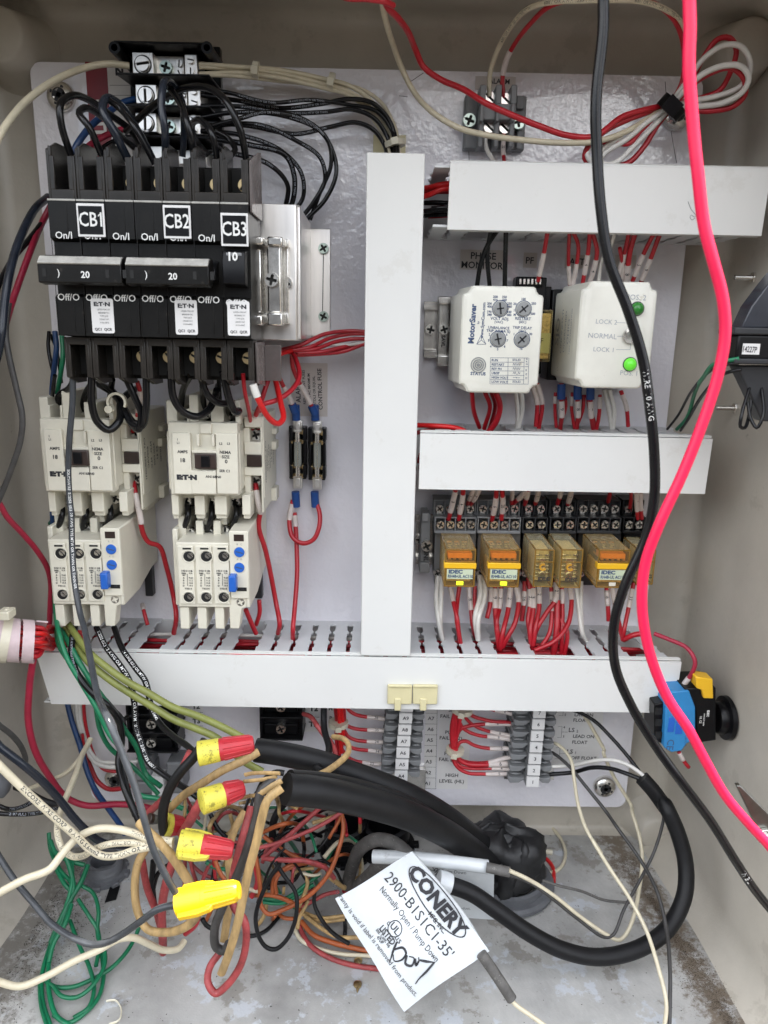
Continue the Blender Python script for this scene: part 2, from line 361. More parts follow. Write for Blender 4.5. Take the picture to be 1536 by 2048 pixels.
# text ---------------------------------------------------------------
TXT = {}
def glyphs(st, bold=0):
    k = (st, bold)
    if k not in TXT:
        cu = bpy.data.curves.new('t', 'FONT'); cu.body = st; cu.size = 1; cu.resolution_u = 2; cu.offset = bold
        cu.align_x = 'CENTER'; cu.align_y = 'CENTER'
        o = bpy.data.objects.new('t', cu); COL.objects.link(o); dg = bpy.context.evaluated_depsgraph_get(); dg.update()
        me = o.evaluated_get(dg).to_mesh()
        TXT[k] = ([tuple(v.co) for v in me.vertices], [tuple(p.vertices) for p in me.polygons])
        o.evaluated_get(dg).to_mesh_clear(); bpy.data.objects.remove(o); bpy.data.curves.remove(cu)
    return TXT[k]
def text(mb, st, v, x, y, d, h, rot=0, align='C', bold=.0, sx=1, lift=.12):
    """lettering on a plane facing out; h = cap height in view pixels; centre at view x, y"""
    vs, fs = glyphs(st, bold); c = P(v, x, y, d); k = h*mmpx(v, x, y, d)/.70
    wmin = min((p[0] for p in vs), default=0); wmax = max((p[0] for p in vs), default=0)
    ox = -wmin if align == 'L' else -wmax if align == 'R' else -(wmin+wmax)/2
    a = math.radians(rot); ca, sa = math.cos(a), math.sin(a); out = []
    for p in vs:
        u, w = (p[0]+ox)*k*sx, p[1]*k
        out.append((c.x+u*ca-w*sa, -(d+lift), c.z+u*sa+w*ca))
    mb.add(out, fs)
def text3(mb, st, o, ux, uz, h, bold=0, align='C', sx=1):
    """lettering at point o along unit vectors ux (reading) and uz (up), mm; lies where o is"""
    vs, fs = glyphs(st, bold); k = h/.70; o, ux, uz = Vector(o), Vector(ux), Vector(uz)
    wmin = min((p[0] for p in vs), default=0); wmax = max((p[0] for p in vs), default=0)
    ox = -wmin if align == 'L' else -(wmin+wmax)/2
    mb.add([o+ux*((p[0]+ox)*k*sx)+uz*(p[1]*k) for p in vs], fs)
def lines(mb, v, segs, d, wpx, lift=.1):
    for x0, y0, x1, y1 in segs:
        a, b = P(v, x0, y0, d), P(v, x1, y1, d); t = (b-a); k = wpx*mmpx(v, x0, y0, d)/2
        n = Vector((-t.z, 0, t.x)).normalized()*k; o = Vector((0, -lift, 0))
        mb.add([a+n+o, b+n+o, b-n+o, a-n+o], [(0, 1, 2, 3)])

# wires ---------------------------------------------------------------
def spline(pts, step=2.2):
    pts = [Vector(p) for p in pts]; k = len(pts); out = []
    if k == 2: pts = [pts[0], (pts[0]+pts[1])/2, pts[1]]; k = 3
    for i in range(k-1):
        p0 = pts[i-1] if i else pts[0]*2-pts[1]; p1, p2 = pts[i], pts[i+1]; p3 = pts[i+2] if i+2 < k else pts[-1]*2-pts[-2]
        a = .5; t0 = 0; t1 = t0+max((p1-p0).length, 1e-3)**a; t2 = t1+max((p2-p1).length, 1e-3)**a; t3 = t2+max((p3-p2).length, 1e-3)**a
        n = max(2, int((p2-p1).length/step))
        for j in range(n + (i == k-2)):
            t = t1+(t2-t1)*j/n
            A1 = (t1-t)/(t1-t0)*p0+(t-t0)/(t1-t0)*p1; A2 = (t2-t)/(t2-t1)*p1+(t-t1)/(t2-t1)*p2; A3 = (t3-t)/(t3-t2)*p2+(t-t2)/(t3-t2)*p3
            B1 = (t2-t)/(t2-t0)*A1+(t-t0)/(t2-t0)*A2; B2 = (t3-t)/(t3-t1)*A2+(t-t1)/(t3-t1)*A3
            out.append((t2-t)/(t2-t1)*B1+(t-t1)/(t2-t1)*B2)
    return out
def parse(v, s):
    pts = []; d = 30
    for q in s.split():
        if q.endswith(':'): v = q[:-1]; continue
        a = [float(z) for z in q.split(',')]
        if len(a) > 2: d = a[2]
        pts.append((v, a[0], a[1], d, len(a) > 2))
    # depths not given are interpolated between the given ones
    idx = [i for i, p in enumerate(pts) if p[4]]
    res = []
    for i, p in enumerate(pts):
        lo = max([j for j in idx if j <= i], default=None); hi = min([j for j in idx if j >= i], default=None)
        if lo is None and hi is None: dd = 30
        elif lo is None: dd = pts[hi][3]
        elif hi is None: dd = pts[lo][3]
        else: dd = pts[lo][3] if hi == lo else pts[lo][3]+(pts[hi][3]-pts[lo][3])*(i-lo)/(hi-lo)
        res.append((p[0], p[1], p[2], dd))
    return res
def along(C, s0, s1):
    """sub-path of polyline C between arc fractions"""
    L_ = [0]
    for a, b in zip(C, C[1:]): L_.append(L_[-1]+(b-a).length)
    T = L_[-1]
    def at(s):
        s = min(max(s, 0), T)
        for i in range(len(L_)-1):
            if L_[i+1] >= s:
                k = (s-L_[i])/max(L_[i+1]-L_[i], 1e-6); return C[i].lerp(C[i+1], k)
        return C[-1]
    n = max(3, int((s1-s0)*T/2.)); return [at(T*(s0+(s1-s0)*i/n)) for i in range(n+1)], at, T
def print_on(mb, C, r, st, s_mm, h, gap=0, flip=False, off=0, bold=0, rep=1, sx=1):
    """lettering bent round a wire, on the side that faces the front"""
    k = h/.70; _, at, T = along(C, 0, 1)
    acc = 0
    for a0, b0 in zip(C, C[1:]):          # measure from where the wire first comes into the picture
        q = a0-CAM; w0 = q.dot(FW); X, Y = 768+FPX*q.dot(RT)/w0, 1024-FPX*q.dot(UP)/w0
        if 0 < X < 1536 and 0 < Y < 2048: break
        acc += (b0-a0).length
    s_mm = acc + abs(s_mm)
    while len(st) > 1:
        vs, fs = glyphs(st, bold)
        if (max(p[0] for p in vs)-min(p[0] for p in vs))*k*sx < T-s_mm-1: break
        st = st[:-1]
    vs, fs = glyphs(st, bold)
    wmin = min(p[0] for p in vs); wmax = max(p[0] for p in vs); W_ = (wmax-wmin)*k*sx
    for n in range(rep):
        s0 = s_mm + n*(W_+gap)
        if s0+W_ > T-1: break
        out = []
        for p in vs:
            u = (p[0]-wmin)*k*sx; w_ = p[1]*k
            s = s0+u if not flip else s0+W_-u
            c = at(s); t = (at(s+.8)-at(s-.8))
            if t.length < 1e-6: t = Vector((1, 0, 0))
            t.normalize()
            n_ = CAM-c; n_ = (n_-t*n_.dot(t)).normalized(); b = n_.cross(t)
            if flip: b = -b
            a = w_/r+off
            out.append(c+(n_*math.cos(a)+b*math.sin(a))*(r+.06))
        mb.add(out, fs)
WCOUNT = [0]
def W(v, s, wpx, mt, label, group=None, sl=(), pr=None, name='wire', cat='wire', parts=(), n=8, step=2.2, rf=None, flat=1, parent=None):
    """one wire through picture points x,y[,depth]; wpx = its width in photo pixels"""
    ps = parse(v, s)
    C = spline([P(*p) for p in ps], step)
    mid = ps[len(ps)//2]; r = wpx/2*(P(*mid)-CAM).dot(FW)/FPX
    if parent is not None:
        m = MB(); m.tube(C, r, n, rf=rf, flat=flat); return m.obj('wire_strand', mt, parent, smooth=60)
    m = MB(); m.tube(C, r, n, rf=rf, flat=flat); o = m.obj(name, mt, None, origin=C[0], smooth=60)
    tag(o, label, cat, group); WCOUNT[0] += 1
    for q in sl:       # (t0, t1, text[, flip])
        sub, _, T = along(C, q[0], q[1]); a = MB(); a.tube(sub, r*1.22, n); a.mi = 1
        if q[2]: 
            try: print_on(a, sub, r*1.22, q[2], max(.6, ((sub[0]-sub[-1]).length)*.5-1.6), r*1.5, bold=.01)
            except Exception as e: print('sleeve', e)
        a.obj('marker_sleeve', ['sleeve', 'print_'], o, smooth=60)
    for q in ([pr] if isinstance(pr, tuple) else pr or ()):      # (text, start mm, height mm, material, dict)
        a = MB(); kw = dict(q[4]) if len(q) > 4 else {}
        print_on(a, C, r, q[0], q[1], q[2], **kw)
        if a.v: a.obj('printed_marking', q[3], o, smooth=0)
    for q in parts:    # (name, t0, t1, scale, material)
        sub, _, T = along(C, q[1], q[2]); a = MB(); a.tube(sub, r*q[3], 10); a.obj(q[0], q[4], o, smooth=60)
    o_ = o; CURVES[o.name] = (C, r)
    return o
CURVES = {}
def ziptie(p, t, r, mt, label, head=True, name='zip_tie', wd=2.2):
    """band round a bundle at p, bundle direction t"""
    t = Vector(t).normalized(); q = t.to_track_quat('Z', 'Y').to_matrix().to_4x4()
    m = MB(); m.T = Matrix.Translation(p) @ q
    m.lathe([(r, -wd), (r+.7, -wd), (r+.7, wd), (r, wd)], 18)
    o = m.obj(name, mt, None, origin=p, smooth=40); tag(o, label, 'cable tie', None)
    if head:
        n_ = (CAM-p); n_ = (n_-t*n_.dot(t)).normalized(); b = t.cross(n_)
        h = MB(); h.T = Matrix((( t.x, n_.x, b.x, p[0]+n_.x*r), (t.y, n_.y, b.y, p[1]+n_.y*r), (t.z, n_.z, b.z, p[2]+n_.z*r), (0, 0, 0, 1)))
        h.box(-wd*1.2, wd*1.2, -4, 1, -wd*1.3, wd*1.3); h.obj('lock_head', mt, o, bevel=.4)
    return o
# ================================================================== cabinet
XL, XR, ZB, ZT, DB, DF = -311, 312, -42, 708, -21, 236
def rrect(x0, x1, z0, z1, r, n=8):
    pts = []
    for cx, cz, a0 in ((x1-r, z1-r, 0), (x0+r, z1-r, 90), (x0+r, z0+r, 180), (x1-r, z0+r, 270)):
        for i in range(n+1):
            a = math.radians(a0+90*i/n); pts.append((cx+r*math.cos(a), cz+r*math.sin(a)))
    return pts
def loft(mb, rings, cap0=True, cap1=False):
    n = len(rings[0][0]); v = []; f = []
    for pts, d in rings: v += [(p[0], -d, p[1]) for p in pts]
    for k in range(len(rings)-1):
        f += [(k*n+i, k*n+(i+1) % n, (k+1)*n+(i+1) % n, (k+1)*n+i) for i in range(n)]
    if cap0: f.append(tuple(range(n)))
    if cap1: f.append(tuple(range((len(rings)-1)*n, len(rings)*n)))
    mb.add(v, f)
cab = thing('electrical_cabinet', (0, 0, ZB), 'grey beige plastic electrical cabinet holding the whole white wiring panel', 'cabinet')
m = MB(); rg = []
for i in range(7):      # inner fillet at the back
    a = math.radians(90*i/6); ins = 14*(1-math.sin(a)); rg.append((rrect(XL+ins, XR-ins, ZB+ins*.5, ZT-ins, 30), DB+14*(1-math.cos(a))))
for d, g in ((60, 1.5), (150, 4), (DF-6, 6.5), (DF, 9)): rg.append((rrect(XL-g, XR+g, ZB-g*.3, ZT+g, 30), d))
for d, g in ((DF+3, 13), (DF, 20), (DF-14, 20), (DF-16, 12), (DB-6, 6)): rg.append((rrect(XL-g, XR+g, ZB-g, ZT+g, 34), d))
loft(m, rg, True, True); m.obj('shell', 'shell', cab, smooth=50)
# bottom tray inside: its own dirty surface
m = MB(); g = []
for i in range(25):
    x = XL+8+(XR-XL-16)*i/24; g.append([(x, -(DB+9+(DF-4-DB-9)*j/30), ZB+.6+.6*math.sin(x*.013)*math.sin(j*.3)) for j in range(31)])
m.sheet(g, .5); m.obj('cabinet_bottom', 'floor', cab, smooth=60)
# dried brown silt: one drift along the right side, one in the left corner (stains with their own shape)
fm = M['floor']; n = fm.node_tree.nodes; l = fm.node_tree.links; bs_ = n['Principled BSDF']; src = bs_.inputs['Base Color'].links[0].from_socket
tc_ = n.new('ShaderNodeTexCoord'); sp_ = n.new('ShaderNodeSeparateXYZ'); l.new(tc_.outputs['Object'], sp_.inputs[0])
def mth(op, a, b=None, c=None):
    q = n.new('ShaderNodeMath'); q.operation = op
    for i_, z_ in enumerate((a, b, c)):
        if z_ is None: continue
        if isinstance(z_, (int, float)): q.inputs[i_].default_value = z_
        else: l.new(z_, q.inputs[i_])
    return q.outputs[0]
ns_ = n.new('ShaderNodeTexNoise'); ns_.inputs['Scale'].default_value = 70; ns_.inputs['Detail'].default_value = 8; ns_.inputs['Roughness'].default_value = .8; l.new(tc_.outputs['Object'], ns_.inputs[0])
for cx_0, sl_, wd_, am_ in ((.262, -.12, .030, .9), (-.285, .0, .055, .7)):
    dist = mth('ABSOLUTE', mth('SUBTRACT', sp_.outputs[0], mth('MULTIPLY_ADD', sp_.outputs[1], sl_, cx_0)))
    prox = mth('SUBTRACT', 1.0, mth('DIVIDE', dist, wd_))
    k_ = mth('ADD', mth('MULTIPLY', prox, .55), mth('MULTIPLY', mth('SUBTRACT', ns_.outputs[0], .5), 3.2))
    mp_ = n.new('ShaderNodeMapRange'); mp_.inputs[1].default_value = .12; mp_.inputs[2].default_value = .5; mp_.inputs[4].default_value = am_; l.new(k_, mp_.inputs[0])
    gate = n.new('ShaderNodeMapRange'); gate.inputs[1].default_value = -.3; gate.inputs[2].default_value = .3; l.new(prox, gate.inputs[0])
    mx_ = n.new('ShaderNodeMix'); mx_.data_type = 'RGBA'; l.new(mth('MULTIPLY', mp_.outputs[0], gate.outputs[0]), mx_.inputs[0]); l.new(src, mx_.inputs[6]); mx_.inputs[7].default_value = (.15, .115, .08, 1) if cx_0 > 0 else (.10, .085, .065, 1)
    src = mx_.outputs[2]
l.new(src, bs_.inputs['Base Color'])
def boss(x, z, r, h, hollow, nm='moulded_boss'):
    m = MB(); m.T = Matrix.Translation((x, -DB, z)) @ Matrix.Rotation(math.radians(90), 4, 'X')
    if hollow: pr = [(r+9, -2), (r+4, 3), (r+1, h-4), (r-2, h), (r-7, h), (r-9, h-4), (r-10, 4), (1, 3)]
    else: pr = [(r+12, -2), (r+6, 4), (r+1, h*.6), (r-2, h-2), (r-5, h), (1, h)]
    m.lathe(pr, 40); return m.obj(nm, 'shell', cab, smooth=50)
p = P('_', 2, 66, 20); boss(p.x-4, p.z, 22, 40, False)
p = P('_', 1490, 100, 20); boss(p.x+6, p.z+4, 22, 40, False)
p = P('_', 1304, 1668, 0); boss(p.x+4, p.z+2, 20, 26, False)
# chalky rib marks and mould line on the right wall
m = MB(); a = P('_', 1490, 1310, 190)
m.box(XR+4.4, XR+3.0, 188, 189.2, 60, 420); m.obj('mould_line', 'shell', cab, bevel=.3)

# ================================================================== mounting panel
PAN = thing('equipment_board', (0, 0, 0), 'large white glossy steel mounting panel carrying all the devices', 'mounting panel')
m = MB(); m.prism(rrect(-267.5, 267.5, .5, 663, 9, 6), -2.2, 0, 'd'); m.obj('steel_plate', 'panel', PAN, bevel=.5)
m = MB(); 
for k, (x, z) in enumerate(((-235, 636), (238, 636), (-218, 24), (236, 20))): pass
for (x, y) in ((122, 193), (1352, 232), (232, 1557), (1209, 1573)):
    q = P('_', x, y, 2); m2 = MB(); m2.T = Matrix.Translation(q) @ Matrix.Rotation(math.radians(90), 4, 'X')
    m2.lathe([(11.2, -3), (11.2, .6), (10.2, 2.6), (8, 4.0), (5.4, 4.8), (5.3, 3.0), (.5, 1.5)], 32)
    o = m2.obj('mounting_screw', 'zinc', PAN, smooth=40)
    a = MB(); 
    for an in (0, 90): 
        a.T = Matrix.Translation(q) @ Matrix.Rotation(math.radians(an+25), 4, 'Y'); a.box(-7.5, 7.5, 3.2, 4.7, -1.1, 1.1)
        a.T = Matrix.Translation(q) @ Matrix.Rotation(math.radians(an+25), 4, 'Y'); a.box(-5, 5, 4.0, 5.1, -1.9, 1.9)
    a.obj('cross_recess', 'dgrey', o)
def sticker(v, x0, y0, x1, y1, mt, texts=(), lns=(), label=None, d=.35, tm='print_', lw=2):
    m = MB(); m.pb(v, x0, y0, x1, y1, d, .05)
    o = m.obj('sticker', mt, PAN)
    if label: o['label'] = label
    a = MB()
    for q in texts: text(a, q[0], v, q[1], q[2], d, q[3], rot=q[4] if len(q) > 4 else -1, bold=.02 if len(q) < 6 else q[5])
    lines(a, v, lns, d, lw)
    if a.v: a.obj('lettering', tm, o, smooth=0)
    return o
def panel_marks(v, segs, wpx):
    for s_ in segs:
        a = MB(); lines(a, v, [s_], .0, wpx); a.obj('pen_mark', 'print_', PAN, smooth=0)
sticker('a', 484, 340, 600, 860, 'maroon', [('LINE', 548, 640, 60, 92, .05)], tm='printw')
sticker('a', 602, 350, 740, 860, 'paper', [('N', 655, 392, 42, 0, .05)], [(602, 468, 735, 468), (602, 523, 735, 523), (602, 600, 735, 604), (602, 730, 735, 730)])
sticker('c', 460, 281, 608, 330, 'papert', [('ALARM', 548, 300, 17)])
sticker('e', 215, 128, 400, 214, 'papert', [('PHASE', 315, 156, 27), ('MONITOR', 310, 196, 27)])
sticker('e', 487, 140, 545, 205, 'papert', [('PF', 514, 175, 26)])
sticker('e', 665, 150, 770, 208, 'papert', [('ALT', 716, 180, 26)])
sticker('e', 878, 150, 970, 208, 'papert', [('CR', 925, 180, 26)])
sticker('g', 1250, 110, 1428, 366, 'papert', [('CONTROL FUSE', 1393, 236, 19, 92), ('REPLACEMENT FUSES', 1316, 226, 12, 92), ('WITH AC MINIMUM', 1341, 238, 12, 92), ('ATDL3 OR EQUAL', 1365, 244, 12, 92), ('ALARM', 1288, 250, 22, 92)])
sticker('3', 1105, -80, 1225, 945, 'paper', [('A%d' % (8-i), 1168-6*i, 170+104*i, 36) for i in range(8)], [(1226-2*i, 120+103.5*i, 1108-2*i, 118+103.5*i) for i in range(9)] + [(1226, -80, 1206, 945)], lw=3)
sticker('3', 1232, -60, 1536, 950, 'paper', [('SEAL', 1385, 195, 36), ('FAIL (SF1)', 1358, 255, 36), ('PUMP', 1362, 408, 36), ('FAIL (PF2)', 1352, 463, 36), ('PUMP', 1354, 612, 36), ('FAIL (PF1)', 1346, 669, 36), ('HIGH', 1362, 820, 36), ('LEVEL (HL)', 1360, 877, 36)])
sticker('4', 1000, 30, 1460, 715, 'paper', [('6', 1112, 150, 24), ('5', 1106, 240, 24), ('LS', 1175, 165, 44), ('LAG ON', 1285, 240, 34), ('FLOAT', 1257, 292, 34),
   ('4', 1096, 358, 24), ('3', 1090, 447, 24), ('LS', 1168, 385, 44), ('2', 1222, 396, 26), ('LEAD ON', 1282, 447, 34), ('FLOAT', 1246, 503, 34), ('LS', 1152, 592, 44), ('1', 1205, 603, 26), ('OFF FLOAT', 1284, 655, 34)],
   [(1040, 245, 1085, 245), (1085, 245, 1088, 140), (1036, 350, 1075, 350), (1075, 350, 1068, 455), (1068, 455, 1030, 455), (1072, 402, 1130, 404), (1015, 553, 1056, 553), (1056, 553, 1050, 660), (1050, 660, 1002, 660), (1053, 608, 1112, 610)], lw=3)
sticker('2', 262, 60, 415, 420, 'paper', [('T2', 345, 160, 46, 0, .05), ('T3', 350, 300, 46, 0, .05)], [(262, 210, 415, 215), (262, 340, 415, 345)], lw=4)
sticker('2', 1385, 60, 1530, 400, 'paper', [('T2', 1475, 180, 52, 0, .05), ('T3', 1470, 330, 52, 0, .05)], [(1385, 250, 1530, 262)], lw=4)
sticker('3', 170, 60, 225, 660, 'paper', [('M', 198, 180, 38), ('P', 200, 270, 38)], [])
sticker('2', 1100, 960, 1225, 1200, 'paper', [('G', 1160, 1120, 50, 0, .03)], [(1100, 1075, 1225, 1077)], lw=4)
panel_marks('c', [(196, 290, 226, 298), (226, 298, 270, 268), (205, 285, 215, 300), (180, 352, 212, 356), (436, 545, 438, 600), (1158, 300, 1165, 400), (1165, 400, 1200, 600)], 2)
panel_marks('s', [(180, 640, 186, 645)], 5)

# ================================================================== slotted wire ducts
def finger(c, z0, th, tipup, tip=True, D=78, hw=1.0, lo=0):
    """one comb finger in the x-d plane; c = centre x"""
    prof = [(lo, 8.02), (9, 8.02), (9.5, 5.2), (22, 5.6), (26, 7.3), (28, 7.3), (31, 5.5), (44, 5.5), (47, 7.2), (49, 7.2), (52, 5.9), (D, 5.9)]
    pts = [(c+w*hw, d) for d, w in prof] + [(c-w*hw, d) for d, w in reversed(prof)]
    m = MB(); m.prism(pts, z0, z0+th, 'z')
    if tip: m.box(c-6.3*hw, c+6.3*hw, D-12.5, D-3, z0+th+.05 if tipup > 0 else z0-2.6, z0+th+2.6 if tipup > 0 else z0-.05)
    return m
def finger_v(c, x0, th, D=78):
    prof = [(0, 8.02), (9, 8.02), (9.5, 5.2), (22, 5.6), (26, 7.3), (28, 7.3), (31, 5.5), (44, 5.5), (47, 7.2), (49, 7.2), (52, 5.9), (D, 5.9)]
    pts = [(d, c+w) for d, w in prof] + [(d, c-w) for d, w in reversed(prof)]
    m = MB(); m.prism(pts, x0, x0+th, 'x'); return m
def duct_h(x0, x1, z0, z1, label, skip=(), tip=True, lowskip=(), cut=(), x_off=0, cover=(None, None), notip=()):
    t = thing('wire_duct', ((x0+x1)/2, 0, z0), label, 'wire duct')
    m = MB(); m.box(x0, x1, .1, 2, z0+.5, z1-.5); m.obj('duct_base', 'ductin', t)
    n = int((x1-x0)/16)
    for k in range(n):
        c = x0+8+16*k+x_off
        if c+8 > x1: continue
        if k not in skip: finger(c, z1-1.8, 1.8, 1, tip and k not in notip).obj('slotted_wall_finger', 'ductin', t, bevel=.25)
        if k not in lowskip: finger(c, z0, 1.8, -1, False).obj('slotted_wall_finger', 'ductin', t, bevel=.25)
    cx0, cx1 = cover[0] if cover[0] is not None else x0, cover[1] if cover[1] is not None else x1
    m = MB(); m.prism([(cx0, z1+1), (cx1, z1+1), (cx1-1, z0-2), (cx0+cut[0] if cut else cx0, z0-2)], 79, 81.4, 'd')
    m.prism([(cx0, 75.5), (cx1, 75.5), (cx1, 79), (cx0, 79)], z1+1.4, z1+2.8, 'z')
    m.prism([(cx0+2, 72), (cx1, 72), (cx1, 79), (cx0+2, 79)], z0-2, z0-.6, 'z')
    for i in range(3): m.box(cx0+.5, cx1-.5, 75.7+i*1.5, 76.4+i*1.5, z1+2.8, z1+3.2)
    m.obj('duct_cover', 'duct', t, bevel=.5)
    return t
duct_h(-268.5, 270, 152, 196, 'long white wire duct across the lower part of the panel', skip=(5, 10, 24, 26, 27, 31), tip=True, cut=(9,), x_off=2.75, notip=(0, 1, 2, 3, 4, 28))
duct_h(45.5, 273, 343, 384, 'white wire duct below the two boxed relay modules', skip=(2, 3), tip=True, x_off=10.7, notip=(9, 10))
duct_h(48, 291, 536, 578, 'white wire duct at the upper right under the coiled wires', lowskip=(2,), tip=False, cover=(61, None), cut=(-.5,))
t = thing('wire_duct', (22, 0, 200), 'tall upright white wire duct dividing the panel in the middle', 'wire duct')
m = MB(); m.box(3, 41, .1, 2, 199, 582); m.obj('duct_base', 'ductin', t)
for k in range(24):
    c = 206+16*k
    finger_v(c, 3.2, 1.8).obj('slotted_wall_finger', 'ductin', t, bevel=.25)
    finger_v(c, 39.2, 1.8).obj('slotted_wall_finger', 'ductin', t, bevel=.25)
m = MB(); m.box(1.4, 42.8, 79, 82, 199, 584.5); m.box(1.4, 2.8, 70, 79, 199, 584.5); m.box(41.4, 42.8, 70, 79, 199, 584.5); m.obj('duct_cover', 'duct', t, bevel=.7)
UR = [o for o in bpy.data.objects if o.get('label', '').startswith('white wire duct at the upper right')][0]
m = MB(); m.tube(spline([P('_', x, y, 81.5) for x, y in ((1376, 403), (1382, 418), (1392, 432), (1388, 434), (1383, 430), (1380, 434), (1384, 440), (1390, 436))], .8), .22, 5); m.obj('pencil_scribble', 'knob', UR, smooth=60)
m = MB(); m.pb('c', 85, 495, 205, 562, 2.5, .2); tag(m.obj('tie_mount', 'endcap', None, bevel=.4), 'beige adhesive tie mount where the top bundle enters the duct', 'tie mount')
# scuffs and pencil scribble on the covers
def mark(v, segs, d, wpx, mt='print_', nm=None): pass
for i, (x, y) in enumerate(((800, 1398), (850, 1398))):
    pass
for i, x in enumerate((775, 826)):
    o = MB(); o.pb('_', x, 1371, x+49, 1409, 84.6, 81.6); o.pb('_', x+14, 1398, x+27, 1422, 85.6, 81.5); o.pb('_', x+2, 1371, x+47, 1376, 86, 84.5)
    t_ = P('_', x+25, 1420, 84)
    o = o.obj('end_stop', 'endcap', None, bevel=.8)
    tag(o, ['left', 'right'][i] + ' of the two ivory plastic end stops on the lower duct cover', 'end stop')

# ================================================================== circuit breakers on their bracket
BR = thing('breaker_bracket', (-60, 0, 440), 'shiny aluminium hat bracket holding up the row of breakers', 'bracket')
zt, zb = P('_', 630, 457, 2).z, P('_', 630, 672, 2).z
xf0, xf1 = P('_', 610, 560, 2).x, P('_', 661, 560, 2).x
m = MB()
xr = P('_', 600, 560, 90).x
m.box(xf0-2, xf1, .3, 2.3, zb, zt); m.box(xr-2, xr, 2.3, 86, zb-2, zt+4); m.box(-200, xr-3, 86, 88.3, zb-3, zt+5)
m.prism([(xr-3, 88.3), (xr, 84), (xr+.2, 81), (xr-2, 81), (xr-4, 86)], zb-3, zt+5, 'z'); m.box(-200, -198, 2.3, 86, zb, zt); m.box(-220, -198, .3, 2.3, zb, zt)
m.obj('hat_channel', 'alu', BR, bevel=.6)
for y in (497, 633): screw(BR, P('_', 647, y, 3), 4.4, 'phil', 'gscrew', 'bracket_screw')
screw(BR, P('b', 1228, 445, 90), 4.6, 'phil', 'zinc', 'bracket_screw'); 
m = MB(); lines(m, '_', [(647, 505, 645, 625)], 2.5, 1.6); m.obj('pen_line', 'print_', BR, smooth=0)
# DIN rail with end clamp
m = MB(); m.pb('b', 1050, 270, 1240, 590, 92, 88.5); m.pb('b', 1050, 232, 1240, 272, 97, 88.4); m.pb('b', 1050, 590, 1240, 640, 97, 88.4)
m.obj('mounting_rail', 'zinc', BR, bevel=.5)
CL = thing('rail_clamp', P('b', 1160, 430, 98), 'zinc steel end clamp with screw to the right of the breakers', 'rail clamp')
m = MB(); m.pb('b', 1138, 222, 1212, 268, 112, 97); m.pb('b', 1138, 262, 1205, 590, 108, 97); m.pb('b', 1138, 588, 1212, 652, 112, 97); m.pb('b', 1055, 222, 1118, 262, 112, 97); m.pb('b', 1055, 600, 1115, 650, 112, 97)
m.pb('b', 1060, 280, 1112, 590, 105, 96.4); m.obj('clamp_body', 'zinc', CL, bevel=1.2)
screw(CL, P('b', 1162, 432, 109), 5.0, 'phil', 'screw', 'clamp_screw')
